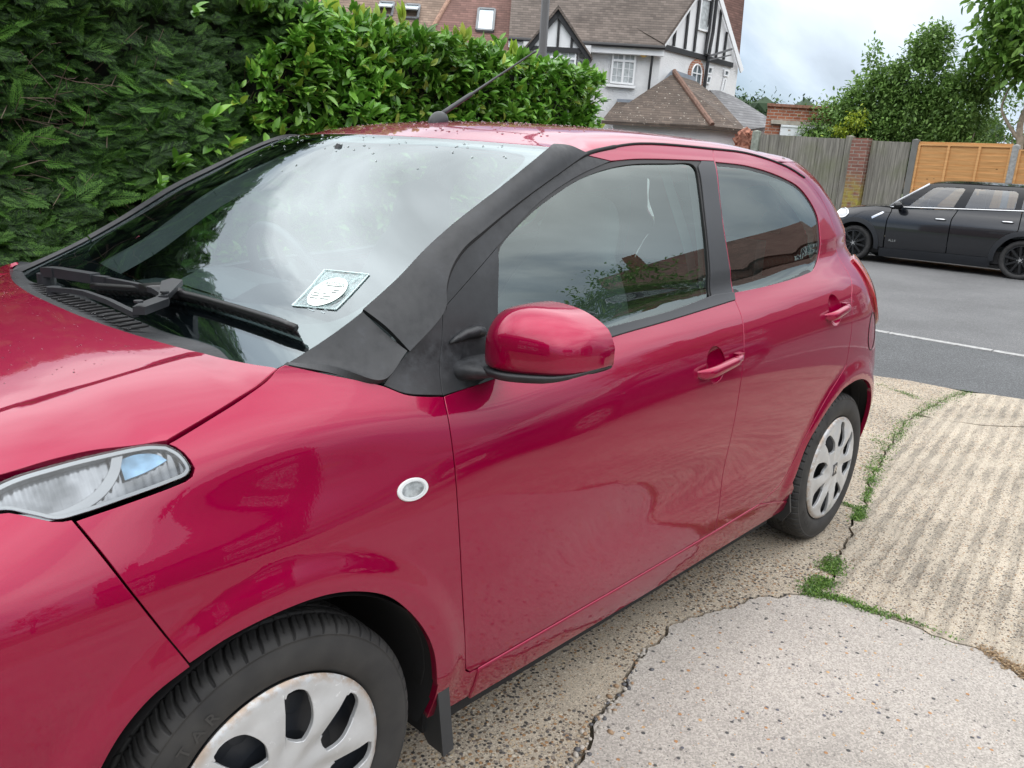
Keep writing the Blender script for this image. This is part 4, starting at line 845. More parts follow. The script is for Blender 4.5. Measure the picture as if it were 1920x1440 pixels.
# wheel-arch liners and mud flaps
for cxw in (0.0, -2.34):
    for sgn_ in (1, -1):
        n = 40; V = []; Fc = []; rl = .352
        ys_ = (.40, .79 if cxw == 0 else .785)
        for y in ys_:
            for k in range(n+1):
                a = math.radians(-14)+math.radians(208)*k/n; x_, z_ = cxw+rl*math.cos(a), .285+rl*math.sin(a)
                yy_ = y if y < .5 else float(F(x_, max(z_, .2)))-.012
                V.append((x_, sgn_*yy_, z_))
        for k in range(n): Fc.append((k, k+1, n+1+k+1, n+1+k))
        o = len(V); V += [(cxw+rl*math.cos(math.radians(-14)+math.radians(208)*k/n), sgn_*.401, .285+rl*math.sin(math.radians(-14)+math.radians(208)*k/n)) for k in range(n+1)]; Fc.append(tuple(range(o, o+n+1)))
        mesh('arch_liner', V, Fc, GREYP if False else DARK, car, True)
for sgn_ in (1, -1):
    b = MB(); pl = [(-.330, .335), (-.356, .322), (-.372, .262), (-.398, .132), (-.388, .120), (-.362, .118), (-.345, .185), (-.325, .27)]
    b.prism([(.768, .315), (.772, .26), (.768, .135), (.757, .120), (.715, .120), (.665, .19), (.62, .30), (.66, .34)], lambda u, v: (-.358-(.315-v)*.13, sgn_*u, v), lambda u, v: (-.368-(.315-v)*.13, sgn_*u, v))
    b.box((-.378, sgn_*.770, .222), (.030, .006, .19), M=Matrix.Rotation(.13, 3, 'Y'))
    b.build('mud_flap', simple('flap_rubber', (.03, .033, .037), .5), car)
    b = MB(); b.prism([(.765, .32), (.77, .2), (.74, .15), (.62, .18), (.62, .32)], lambda u, v: (-1.985+(v-.3)*.3, sgn_*u, v), lambda u, v: (-1.995+(v-.3)*.3, sgn_*u, v)); b.build('mud_flap', SATIN, car)
# underbody
b = MB(); b.box((-1.17, 0, .185), (1.60, 1.42, .07)); b.box((-1.1, 0, .26), (3.2, .9, .06)); b.box((0, 0, .287), (.09, 1.36, .09)); b.box((-2.34, 0, .287), (.09, 1.36, .09)); b.build('underbody', DARK, car)
# ------------------------------------------------------------------ aerial, wiper, droplets, cabin
b = MB(); zb_ = float(T_roof(-.985, 0.)[2])
V = []; Fc = []; n = 20
for i, (r, h_) in enumerate([(1.0, -.004), (1.0, .004), (.93, .012), (.78, .020), (.55, .027), (.25, .0305), (.0, .031)]):
    for k in range(n): t = 2*PI*k/n; V.append((-.990+.034*r*math.cos(t)-.012*i/6, .021*r*math.sin(t), zb_+h_))
b.add(V, [(i*n+k, i*n+(k+1) % n, (i+1)*n+(k+1) % n, (i+1)*n+k) for i in range(6) for k in range(n)])
ba = b.build('aerial_base', SATIN, car, True)
b = MB(); p0 = np.array([-1.000, 0, zb_+.022]); p1 = np.array([-1.385, 0, 1.672]); d_ = p1-p0
b.tube([p0, p0+d_*.05, p0+d_*.28, p0+d_*.30, p0+d_*.32, p0+d_*.97, p0+d_*.975, p1], [.0075, .0068, .0062, .0058, .0036, .0028, .0042, .0042], 10); ma_ = b.build('aerial_mast', SATIN, car, True); ma_.parent = ba; ma_.location = (0, 0, 0)
# wiper: two-link arm pivoting at the far side, blade lying on the glass
def Wn(v, t, h):
    p = W(np.array([v]), np.array([t]))[0]; n = nrm_of(lambda a, b: W(a, b), np.array([v]), np.array([t]), -1)[0]; return p+n*h
b = MB()
b.tube([(-.087, -.47, .965), (-.087, -.47, .995)], .022, 14)
A1 = [(-.087, -.465, 1.000), (-.100, -.42, 1.003), (-.135, -.27, 1.006), (-.150, -.235, 1.006), (-.160, -.10, 1.012), (-.150, .03, 1.020), (-.128, .135, 1.022)]
for i in range(2): b.bar(A1[i], A1[i+1], .033-.006*i, .024)
b.bar(A1[2], A1[3], .019, .016)
for i in range(3, 6): b.bar(A1[i], A1[i+1], .015, .012)
A2 = [(-.040, -.275, .985), (-.058, -.19, .992), (-.062, -.13, .996), (-.052, .03, 1.003), (-.036, .205, 1.006)]
for i in range(4): b.bar(A2[i], A2[i+1], .012, .011)
b.tube([(-.045, -.285, .965), (-.045, -.285, .990)], .016, 12)
b.prism([(-.027, .214), (-.045, .228), (-.122, .160), (-.145, .115), (-.133, .095), (-.110, .128), (-.052, .182)], lambda u, v: (u, v, 1.024), lambda u, v: (u, v, 1.008))
b.prism([(-.125, .150), (-.112, .135), (-.170, .020), (-.195, .020), (-.200, .060)], lambda u, v: (u, v, 1.028+(-u-.12)*.2), lambda u, v: (u, v, 1.016+(-u-.12)*.2))
for p in ((-.040, .212, 1.031), (-.128, .130, 1.031)): b.tube([p, (p[0], p[1], p[2]+.004)], .009, 12)
wp = b.build('wiper', SATIN, car)
bl_vt = crom([(.118, -.39), (.150, -.10), (.168, .10), (.182, .50), (.193, .89)], 8)
b = MB()
pts = [Wn(v, t, .022) for v, t in bl_vt]
b.tube(pts, [.009]*(len(pts)-4)+[.0095, .0095, .008, .007], 8)
for (v0, t0), (v1, t1) in zip(bl_vt[:-1], bl_vt[1:]): b.bar(Wn(v0, t0, .008), Wn(v1, t1, .008), .003, .014, up=tuple(Wn(v0, t0, .03)-Wn(v0, t0, .0)))
k = len(pts)//2; b.tube([pts[k]*1.0, pts[k+1]*1.0], .0135, 8); b.box(pts[k-4]+np.array([0, 0, .004]), (.05, .07, .018), rz=.1)
bb = b.build('wiper_blade', simple('wiper_black', (.010, .010, .011), .32), car, True); bb.parent = wp; bb.location = (0, 0, 0)
# rain drops on roof, windscreen head and mirror
b = MB()
def drop(p, n, r):
    n = Vector(n).normalized(); t = n.orthogonal().normalized(); u = n.cross(t); V = []; K = 8
    a0 = rnd.random()*6; ex_ = rnd.uniform(.8, 1.5)
    for i, (rr, h_) in enumerate([(1, -.05), (.82, .28), (.45, .46)]):
        for k in range(K): a = 2*PI*k/K+a0; V.append(Vector(p)+(t*math.cos(a)*ex_+u*math.sin(a))*r*rr+n*h_*r)
    V.append(Vector(p)+n*.52*r); F_ = [(i*K+k, i*K+(k+1) % K, (i+1)*K+(k+1) % K, (i+1)*K+k) for i in range(2) for k in range(K)]+[(2*K+k, 2*K+(k+1) % K, 3*K) for k in range(K)]
    b.add(V, F_)
for i in range(85):
    v = .97-abs(rnd.gauss(0, .10)); t = rnd.uniform(-.9, .92)
    if v < .5: continue
    p = W(np.array([v]), np.array([t]))[0]; drop(p+np.array([0, 0, .0006]), (.5, 0, .85), rnd.uniform(.0012, .0036))
for i in range(420):
    x, y = -.80-abs(rnd.gauss(0, .45)), rnd.uniform(-.5, .46)
    if x < -2.2: continue
    if x > -.86 and abs(y) > .3: continue
    p = T_roof(np.array([x-.02]), np.array([y]))[0]; drop(p, (0, 0, 1), rnd.uniform(.0012, .0042))
for i in range(520):
    x, y = rnd.uniform(.0, .5), rnd.uniform(-.60, .48)
    p = T_hood(np.array([x]), np.array([y]))[0]; drop(p, (.1, 0, 1), rnd.uniform(.0006, .0018))
WATER = Mat('water'); WATER.set(Base_Color=(.9, .9, .9), Roughness=.02, Transmission_Weight=1.0, IOR=1.33)
dp_ = b.build('raindrops', WATER.m, car, True); tag(dp_, kind='stuff')
# cabin
b = MB(); prf = [(-.145, .905), (-.30, .935), (-.42, .945), (-.52, .93), (-.60, .885), (-.61, .80), (-.56, .62), (-.30, .60)]
b.prism(prf, lambda u, v: (u, -.60, v), lambda u, v: (u, .60, v)); b.prism([(-.42, .95), (-.50, .985), (-.60, .985), (-.62, .93), (-.6, .88)], lambda u, v: (u, -.47, v), lambda u, v: (u, -.14, v))
b.build('dashboard', DASH, car)
b = MB()
for k in range(9): b.box((-.16-.012*k, -.42+.01*k, .938-0*k), (.005, .14, .004), rz=.15)
for k in range(9): b.box((-.16-.012*k, .42-.01*k, .938), (.005, .14, .004), rz=-.15)
b.build('demister_vents', DARK, car)
b = MB(); c = Vector((-.70, -.31, .955)); ax = Vector((-.90, 0, .42)).normalized(); e1 = Vector((0, 1, 0)); e2 = ax.cross(e1)
rim_ = [c+(e1*math.cos(a)+e2*math.sin(a))*.18 for a in np.linspace(0, 2*PI, 49)]
b.tube(rim_, .0155, 10, caps=False)
for a in (0, PI, -PI/2): b.bar(c, c+(e1*math.cos(a)+e2*math.sin(a))*.175, .04, .012, up=tuple(ax))
b.tube([c-ax*.01, c+ax*.03], .065, 20); b.build('steering_wheel', simple('steering_leather', (.06, .06, .065), .4), car, True)
for sy in (1, -1):
    V = []; Fc = []
    sec = [(-1.02, .42, .25, .06), (-1.08, .56, .26, .07), (-1.13, .75, .25, .065), (-1.18, .95, .225, .06), (-1.205, 1.05, .17, .05), (-1.22, 1.10, .135, .045), (-1.235, 1.18, .130, .042), (-1.245, 1.24, .10, .035), (-1.25, 1.262, .03, .01)]
    sec = crom(sec, 4); K = 20
    for x, z, wy, wx in sec:
        for i in range(K):
            t = 2*PI*i/K; V.append((x+wx*math.copysign(abs(math.cos(t))**.7, math.cos(t)), sy*.345+wy*math.copysign(abs(math.sin(t))**.6, math.sin(t)), z))
    for j in range(len(sec)-1):
        for i in range(K): Fc.append((j*K+i, j*K+(i+1) % K, (j+1)*K+(i+1) % K, (j+1)*K+i))
    st = mesh('front_seat', V, Fc, FABRIC, car, True)
    c_ = MB(); c_.prism([(-.60, .40), (-.62, .50), (-.70, .53), (-1.02, .47), (-1.02, .34), (-.62, .34)], lambda u, v: (u, sy*.345-.24, v), lambda u, v: (u, sy*.345+.24, v)); q = c_.build('seat_cushion', FABRIC, car); q.parent = st; q.location = (0, 0, 0)
b = MB(); b.prism([(-1.62, .40), (-1.62, .54), (-2.02, .50), (-2.16, .98), (-2.24, .98), (-2.12, .40)], lambda u, v: (u, -.58, v), lambda u, v: (u, .58, v))
for y in (-.33, .33): b.box((-2.19, y, 1.04), (.07, .22, .14))
b.build('rear_seat', FABRIC, car)
V = []; Fc = []; nx, ny = 16, 12
for i in range(nx):
    x = -.84-1.5*i/(nx-1)
    ye_, ze_ = edge_at(x)
    for j in range(ny): y = (-1+2*j/(ny-1))*float(ye_)*.93; V.append((x, y, float(T_roof(x, y)[2])-.028))
Fc = [(i*ny+j, i*ny+j+1, (i+1)*ny+j+1, (i+1)*ny+j) for i in range(nx-1) for j in range(ny-1)]
mesh('headlining', V, Fc, LINER, car, True)
for mir in SIDES:
    b = MB(); sg = -1 if mir else 1
    for pts, wd in (([(-1.47, .96), (-1.50, 1.10), (-1.53, 1.25), (-1.56, 1.37)], .085), ([(-2.22, 1.04), (-2.29, 1.15), (-2.25, 1.26), (-2.10, 1.36)], .10), ([(-.30, .965), (-.42, 1.03), (-.62, 1.18), (-.85, 1.30), (-1.0, 1.36)], .05)):
        P_ = [(x, sg*(float(F(x, z))-.055), z) for x, z in crom(pts, 4)]
        for p, q in zip(P_[:-1], P_[1:]): b.bar(p, q, wd, .02, up=(0, 1, 0))
    b.build('inner_pillar', simple('pillar_grey', (.26, .27, .27), .7), car)
    pts = [(-1.42, 1.36), (-1.43, 1.25), (-1.45, 1.1), (-1.44, .96)]; b = MB()
    P_ = [(x, sg*(float(F(x, z))-.085), z) for x, z in crom(pts, 4)]
    for p, q in zip(P_[:-1], P_[1:]): b.bar(p, q, .045, .002, up=(0, 1, 0))
    b.build('seat_belt', GREYP, car)
b = MB(); b.box((-.655, 0, 1.292), (.022, .23, .062)); b.tube([(-.64, 0, 1.31), (-.66, 0, 1.352)], .012, 8); b.build('interior_mirror', SATIN, car)
# glass markings and the permit in its plastic pouch behind the glass
b = MB()
for (v0, t0, t1) in ((.272, .775, .825), (.262, .755, .80), (.256, .755, .80), (.250, .76, .80), (.262, .835, .85), (.254, .832, .855)):
    b.add([Wn(v0, t0, .0006), Wn(v0, t1, .0006), Wn(v0+.0028, t1, .0006), Wn(v0+.0028, t0, .0006)], [(0, 1, 2, 3)])
b.build('glass_marking', simple('etched_white', (.34, .40, .42), .8), car)
PCH = Mat('clear_pouch'); nt_ = PCH.nt; nt_.nodes.remove(PCH.b)
tr = N(nt_, 'ShaderNodeBsdfTransparent'); tr.inputs[0].default_value = (.90, .97, .97, 1); gl = N(nt_, 'ShaderNodeBsdfGlossy'); gl.inputs['Roughness'].default_value = .12
df = N(nt_, 'ShaderNodeBsdfDiffuse'); df.inputs[0].default_value = (.55, .74, .74, 1)
bpn = N(nt_, 'ShaderNodeBump'); bpn.inputs['Strength'].default_value = .45; bpn.inputs['Distance'].default_value = .01; nt_.links.new(PCH.noise(45, 4, .6), bpn.inputs['Height']); nt_.links.new(bpn.outputs[0], gl.inputs['Normal'])
m1 = N(nt_, 'ShaderNodeMixShader'); m1.inputs[0].default_value = .16; nt_.links.new(tr.outputs[0], m1.inputs[1]); nt_.links.new(gl.outputs[0], m1.inputs[2])
m2 = N(nt_, 'ShaderNodeMixShader'); nt_.links.new(PCH.mr(PCH.noise(30, 5, .7), .42, .68, .06, .5), m2.inputs[0]); nt_.links.new(m1.outputs[0], m2.inputs[1]); nt_.links.new(df.outputs[0], m2.inputs[2]); nt_.links.new(m2.outputs[0], PCH.out.inputs[0])
PAPER = simple('permit_paper', (.86, .95, .90), .8, var=.02); INK = simple('permit_ink', (.16, .19, .19), .8)
pm = empty('parking_permit', tuple(Wn(.30, .77, .0))); pm['off'] = tuple(Wn(.30, .77, .0)); pm['off'] = [float(c) for c in pm['off']]
tag(pm, 'round white paper parking permit in a clear plastic pouch stuck low on the windscreen', 'parking permit')
# pouch frame vectors on the glass
pa, pb, pc, pd = [np.array(q) for q in ((.245, .68), (.372, .655), (.388, .865), (.272, .885))]
def on_p(s_, t_, h): q = (pa*(1-s_)*(1-t_)+pb*s_*(1-t_)+pc*s_*t_+pd*(1-s_)*t_); return Wn(q[0], q[1], h)
n = 12; V = [on_p(i/n, j/n, .0014+.0010*rnd.random()) for i in range(n+1) for j in range(n+1)]; Fc = [(i*(n+1)+j, i*(n+1)+j+1, (i+1)*(n+1)+j+1, (i+1)*(n+1)+j) for i in range(n) for j in range(n)]
mesh('pouch', V, Fc, PCH.m, pm, True)
b = MB()
for e0, e1 in (((0, 0), (0, 1)), ((0, 1), (1, 1)), ((1, 1), (1, 0)), ((1, 0), (0, 0))):
    pts = [on_p(e0[0]+(e1[0]-e0[0])*k/8, e0[1]+(e1[1]-e0[1])*k/8, .002) for k in range(9)]; b.tube(pts, .0014, 5)
b.build('pouch_seam', simple('pouch_edge', (.62, .78, .78), .25), pm)
def on_d(u, v, h): return on_p(.42+u, .50+v, h)   # disc coordinates: u up the glass, v towards the near side
a = np.linspace(0, 2*PI, 48, endpoint=False)
V = [on_d(.40*r*math.cos(t), .365*r*math.sin(t), .0040) for r in (1, .75, .5, .25) for t in a]+[on_d(0, 0, .0040)]; mesh('permit_disc', V, [(j*48+i, j*48+(i+1) % 48, (j+1)*48+(i+1) % 48, (j+1)*48+i) for j in range(3) for i in range(48)]+[(144+i, 144+(i+1) % 48, 192) for i in range(48)], PAPER, pm)
b = MB(); V, Fc = text_mesh('CROYDON', .105, 0, spacing=1.05); b.add([on_d(.25-abs(v[0])**2*.9+v[1], v[0]*.98, .0048) for v in V], Fc)
V, Fc = text_mesh('P', .09, 0); b.add([on_d(.02+v[1], -.20+v[0], .0048) for v in V], Fc)
for (u, v0, v1) in ((.17, -.12, .22), (-.06, -.28, -.13), (-.06, -.05, .03), (-.13, -.30, -.10), (-.13, .0, .18), (-.20, -.26, -.07), (-.20, -.02, .18), (.06, .10, .24), (.0, .10, .22)):
    b.add([on_d(u-.012, v0, .0048), on_d(u-.012, v1, .0048), on_d(u+.010, v1, .0048), on_d(u+.010, v0, .0048)], [(0, 1, 2, 3)])
b.build('permit_print', INK, pm)
# ------------------------------------------------------------------ ground
def sheet(name, poly, z, mat, h=None, kind='structure', zf=None, th=.0):
    b = MB(); pts = [(x, y, (zf(x, y) if zf else z)) for x, y in poly]; b.add(pts, [tuple(range(len(pts)))]); o = b.build(name, mat); tag(o, kind=kind)
    return o
def concrete(name, base, grout, peb, scale=95, amount=.5, ribs=False, grey=False):
    M = Mat(name); v = M.vec((1, 1, 1))
    w1 = M.noise(9, 4, .6, v); 
    # distort a little so that the stones are not all alike
    d = M.voro(scale, v); c = M.voro(scale, v, 'Color'); sp = N(M.nt, 'ShaderNodeSeparateColor'); M.L(c, sp.inputs[0])
    stones = M.ramp(sp.outputs[0], peb, 'CONSTANT')
    thr = M.mr(M.noise(2.3, 5, .65, v), .35, .65, 1-amount*2.6, 1-amount*.05); sel = M.ma('GREATER_THAN', sp.outputs[1], thr)
    st = M.ma('MULTIPLY', M.mr(d, .50, .36), sel, True)
    fine = M.voro(scale*2.9, v, 'Color'); sf = N(M.nt, 'ShaderNodeSeparateColor'); M.L(fine, sf.inputs[0])
    g = M.mix(M.mr(sf.outputs[0], .0, 1.0), tuple(x*.62 for x in grout), tuple(min(1, x*1.25) for x in grout))
    g = M.mix(M.mr(M.noise(420, 3, .7, v), .3, .7), M.mix(.5, g, tuple(x*.6 for x in grout)), g)
    d2 = M.voro(scale*2.1, v); c2_ = M.voro(scale*2.1, v, 'Color'); s2_ = N(M.nt, 'ShaderNodeSeparateColor'); M.L(c2_, s2_.inputs[0])
    g = M.mix(M.ma('MULTIPLY', M.mr(d2, .45, .30), M.ma('GREATER_THAN', s2_.outputs[1], 1-amount*.8), True), g, M.ramp(s2_.outputs[0], peb, 'CONSTANT'))
    big = M.mr(M.noise(1.6, 6, .65, v), .3, .7, .74, 1.14)
    col_ = M.mix(st, g, stones)
    bh = M.ma('ADD', M.ma('MULTIPLY', st, .5), M.ma('MULTIPLY', sf.outputs[1], .25))
    if ribs:
        vr = M.vec((1, 1, 1), (0, 0, -.12)); wv = M.wave(4.7, vr, 1.9, 2.2, d='Y'); patchy = M.mr(M.noise(4.5, 7, .8, M.vec((.5, 2.0, 1))), .40, .60)
        rb = M.ma('MULTIPLY', M.ma('MULTIPLY', M.mr(wv, .30, .6, 1, 0), patchy, True), M.mr(sf.outputs[2], .15, .45, .25, 1.25), True)
        col_ = M.mix(M.ma('MULTIPLY', rb, .60), col_, (.085, .078, .066)); bh = M.ma('ADD', bh, M.ma('MULTIPLY', M.mr(wv, .2, .75), 1.2))
    m_ = M.mix(1.0, col_, M.ramp(big, [(0, (0, 0, 0)), (1, (1, 1, 1))]), 'MULTIPLY') if False else col_
    br = N(M.nt, 'ShaderNodeHueSaturation'); M.L(m_, br.inputs['Color']); M.L(big, br.inputs['Value']); 
    M.set(Base_Color=br.outputs[0], Roughness=.88); M.bump(bh, .75, .006); return M.m
PEB = [(0, (.05, .045, .04)), (.22, (.16, .11, .07)), (.38, (.30, .17, .08)), (.52, (.42, .33, .22)), (.68, (.10, .09, .085)), (.8, (.52, .46, .37)), (.92, (.22, .18, .15))]
PEB2 = [(0, (.07, .07, .07)), (.2, (.38, .20, .09)), (.38, (.14, .13, .12)), (.55, (.48, .30, .14)), (.7, (.30, .27, .25)), (.85, (.10, .10, .12))]
AGG = concrete('exposed_aggregate', (.0, 0, 0), (.43, .37, .29), PEB, 92, .62)
RIB = concrete('ribbed_concrete', (0, 0, 0), (.50, .435, .345), PEB, 125, .36, ribs=True)
PATCH = concrete('patch_concrete', (0, 0, 0), (.43, .395, .355), PEB2, 84, .06)
def asphalt(name, c, sc=170):
    M = Mat(name); s_ = M.voro(sc, out='Color'); sp = N(M.nt, 'ShaderNodeSeparateColor'); M.L(s_, sp.inputs[0]); n = M.noise(.9, 5, .6)
    a = M.ramp(sp.outputs[0], [(0, tuple(x*.6 for x in c)), (.6, c), (.9, tuple(x*1.5 for x in c)), (1, tuple(min(1, x*2.6) for x in c))])
    h_ = N(M.nt, 'ShaderNodeHueSaturation'); M.L(a, h_.inputs['Color']); M.L(M.mr(n, .3, .7, .82, 1.15), h_.inputs['Value'])
    M.set(Base_Color=h_.outputs[0], Roughness=.85); M.bump(sp.outputs[1], .5, .004); return M.m
ASPH = asphalt('footway_asphalt', (.072, .075, .078)); ROAD = asphalt('road_asphalt', (.105, .106, .108), 260)
EARTH = simple('earth', (.10, .085, .06), .95, bump=.5)
sheet('ground', [(-400, -400), (400, -400), (400, 400), (-400, 400)], -.30, simple('far_ground', (.10, .13, .06), .95))
crack = [(-1.88, .925), (-2.03, .93), (-2.15, .90), (-2.42, .85), (-2.59, .81), (-2.82, .77), (-3.3, .64), (-3.58, .58), (-3.92, .53), (-4.30, .47), (-4.73, .46), (-5.14, .47), (-5.40, .51)]
crack2 = [(-1.88, .925), (-1.93, 1.02), (-1.93, 1.13), (-1.95, 1.22), (-1.94, 1.30), (-1.95, 1.37), (-1.955, 1.46), (-1.90, 1.56), (-1.87, 1.8), (-1.9, 2.3), (-1.8, 3.4)]
crackL = [(-1.88, .925), (-1.76, .845), (-1.56, .785), (-1.39, .725), (-1.26, .725), (-1.10, .77), (-.95, .82), (-.83, .84), (-.75, .87), (-.68, .90), (-.5, .99), (-.2, 1.02), (.3, 1.2), (.8, 1.7), (1.0, 2.4), (1.0, 3.4)]
def rough(p, h=.03, a=.012, seed=1):
    r_ = np.random.RandomState(seed); q = resample(np.array(p), h); n = np.zeros(len(q)); 
    for i in range(1, len(q)): n[i] = n[i-1]*.6+r_.uniform(-a, a)
    t = np.gradient(q, axis=0); t /= np.maximum(np.linalg.norm(t, axis=1), 1e-9)[:, None]; n[0] = n[-1] = 0
    return q+np.stack([-t[:, 1], t[:, 0]], 1)*n[:, None]
c1, c2, c3 = rough(crack, .03, .012, 1), rough(crack2, .03, .012, 2), rough(crackL, .02, .012, 3)
gapw = .006
def dz(x, y): return 0.0
sheet('drive_bed', [(3.2, -1.5), (-5.3, -1.5), (-5.3, 6), (3.2, 6)], -.03, EARTH)
def slab(name, poly, mat, z=0., th=.06):
    p = np.array(poly); p = inset(p, gapw/2+.002); b = MB(); n = len(p)
    b.add([(x, y, z) for x, y in p]+[(x, y, z-th) for x, y in p], [tuple(range(n))]+[(i, i+n, (i+1) % n+n, (i+1) % n) for i in range(n)])
    o = b.build(name, mat); tag(o, kind='structure'); return o
edge0 = [(-5.40, .51), (-5.41, .39), (-5.39, .12), (-5.32, -.06), (-5.25, -1.5)]
slab('driveway', list(map(tuple, c1))+edge0[1:]+[(3.2, -1.5), (3.2, 3.4), (1.0, 3.4)]+list(map(tuple, c3[::-1][1:-1])), AGG)
j1 = [(-4.49, .56), (-4.61, .80), (-4.80, .98), (-4.95, 1.6), (-5.0, 3.4)]
k = int(np.argmin(np.hypot(c1[:, 0]+4.49, c1[:, 1]-.47)))
slab('driveway_ribbed', list(map(tuple, c2[1:-1][::-1]))+list(map(tuple, c1[1:k]))+j1[1:]+[(-1.8, 3.4)], RIB, z=.0)
slab('driveway_end', list(map(tuple, c1[k+1:]))+[(-5.48, .61), (-5.55, .82), (-5.62, 1.6), (-5.7, 3.4)]+[(-5.01, 3.4)]+[(x-.012, y) for x, y in j1[::-1][1:]], RIB, z=.0)
slab('driveway_patch', list(map(tuple, c2))+[(1.0, 3.4)]+list(map(tuple, c3[::-1][1:-1])), PATCH, z=.001)
sheet('driveway_far', [(-5.6, 3.41), (3.2, 3.41), (3.2, 9), (-5.6, 9)], -.002, AGG)
# footway, kerb line, road: falling gently away from the drive
def grid_strip(name, xs, zs, mat, y0=-60, y1=60):
    b = MB(); V = []
    for x, z in zip(xs, zs): V += [(x, y0, z), (x, y1, z)]
    b.add(V, [(2*i, 2*i+1, 2*i+3, 2*i+2) for i in range(len(xs)-1)]); o = b.build(name, mat); tag(o, kind='structure'); return o
grid_strip('footway', [-5.2, -7.66], [-.035, -.092], ASPH)
edge1 = [(-5.25, -1.5), (-5.32, -.06), (-5.39, .12), (-5.41, .39), (-5.48, .61), (-5.55, .82), (-5.62, 1.6), (-5.7, 3.4)]
b = MB(); V = [(x, y, .0-.001) for x, y in edge1]+[(x-.12, y, -.040) for x, y in edge1]; n = len(edge1); b.add(V, [(i, i+1, n+i+1, n+i) for i in range(n-1)]); o = b.build('footway_edge', ASPH); tag(o, kind='structure')
STONE = simple('granite', (.30, .30, .295), .8, var=.35, sc=30, bump=.4)
b = MB()
for i in range(60):
    y = -27+i*.92; b.box((-7.72+.10*math.sin(y*.35)*0-.10*(y+.3)*.22, y, -.115), (.10, .905, .06), rz=-.0+.022)
kb = b.build('kerb', STONE); tag(kb, kind='structure')
grid_strip('road', [-7.4, -12, -17.0], [-.1, -.07, -.11], ROAD)
grid_strip('far_pavement', [-17.0, -17.02, -18.9], [-.11, .0, .02], ASPH)
grid_strip('gardens', [-18.7, -60], [.0, .3], EARTH)
# moss and weeds in the cracks
LV = np.array([(0, 0, 0), (.5, -.32, .08), (1, 0, .0), (.5, .32, .08)])
def instances(name, V0, F0, T_, M_, mat, parent=None, mi=None, smooth=False):
    "merge N transformed copies of a small mesh into one object"
    V0 = np.asarray(V0, float); F0 = np.asarray(F0); V = np.einsum('nij,kj->nki', M_, V0)+T_[:, None]; n, k = len(T_), len(V0)
    Fc = (F0[None]+(np.arange(n)*k)[:, None, None]).reshape(-1, F0.shape[1])
    return mesh(name, V.reshape(-1, 3), Fc, mat, parent, smooth)
def basis(d, up, s, flat=1.0, roll=None):
    "N rotation*scale matrices: x axis along d, z axis near up"
    d = d/np.linalg.norm(d, axis=1)[:, None]; y = np.cross(up, d); y /= np.maximum(np.linalg.norm(y, axis=1), 1e-6)[:, None]; z = np.cross(d, y)
    return np.stack([d, y*flat, z], -1)*s[:, None, None]
def leafmat(name, c0, c1, c2, rough=.5, spec=.4, trans=.25):
    M = Mat(name); ge = N(M.nt, 'ShaderNodeNewGeometry'); c = M.ramp(ge.outputs['Random Per Island'], [(0, c0), (.55, c1), (1, c2)])
    v = M.mr(M.noise(2.1, 3), .3, .7, .75, 1.25); h_ = N(M.nt, 'ShaderNodeHueSaturation'); M.L(c, h_.inputs['Color']); M.L(v, h_.inputs['Value'])
    M.set(Base_Color=h_.outputs[0], Roughness=rough, Specular_IOR_Level=spec)
    t = N(M.nt, 'ShaderNodeBsdfTranslucent'); M.L(h_.outputs[0], t.inputs[0]); mxs = N(M.nt, 'ShaderNodeMixShader'); mxs.inputs[0].default_value = trans
    M.L(M.b.outputs[0], mxs.inputs[1]); M.L(t.outputs[0], mxs.inputs[2]); M.L(mxs.outputs[0], M.out.inputs[0]); return M.m
MOSS = leafmat('moss_green', (.045, .10, .018), (.10, .20, .032), (.19, .31, .06))
def along(p, n, spread, lo=0., hi=1.):
    q = resample(np.array(p), .01); i = NR.randint(int(lo*(len(q)-1)), max(int(lo*(len(q)-1))+1, int(hi*(len(q)-1))), n); return q[i]+NR.normal(0, spread, (n, 2))
# (path, count, spread, lo, hi)
mp_ = [(crack[:4], 2600, .020, .0, .62), (crack[:3], 900, .030, .2, 1.), (crack2[:6], 3000, .014, 0, 1), (crack[4:9], 1500, .012, 0, .45), (crack[5:], 4600, .028, .12, 1.0), (crack[4:6], 700, .012, 0, .5),
       ([(-2.75, .70), (-2.74, .77), (-2.66, .82)], 700, .010, 0, 1), ([(-3.29, .62), (-3.30, .65)], 250, .02, 0, 1), ([(-5.05, .04), (-4.99, .21), (-4.90, .34)], 700, .020, 0, 1), ([(-3.75, .50), (-3.85, .45)], 250, .02, 0, 1)]
pt = np.vstack([along(p, n, s_, lo, hi) for p, n, s_, lo, hi in mp_])
cl = np.sin(pt[:, 0]*23+pt[:, 1]*9)+np.sin(pt[:, 0]*57+2)*.6; pt = pt[cl > -.9+NR.uniform(-.4, .4, len(pt))]
n = len(pt); d = NR.normal(0, 1, (n, 3)); d[:, 2] = np.abs(d[:, 2])*.9+.15
o = instances('crack_weeds', LV, [(0, 1, 2, 3)], np.c_[pt, NR.uniform(-.004, .006, n)], basis(d, np.tile([0, 0, 1.], (n, 1)), NR.uniform(.004, .0105, n)), MOSS); tag(o, kind='stuff')
pt = along([(-1.97, 1.44), (-1.93, 1.53), (-1.90, 1.62)], 600, .016); n = len(pt); d = NR.normal(0, 1, (n, 3)); d[:, 2] = np.abs(d[:, 2])*.3
o = instances('dead_moss', LV, [(0, 1, 2, 3)], np.c_[pt, NR.uniform(.0, .004, n)], basis(d, np.tile([0, 0, 1.], (n, 1)), NR.uniform(.005, .013, n)), leafmat('dry_moss', (.16, .10, .05), (.26, .17, .09), (.38, .28, .16))); tag(o, kind='stuff')
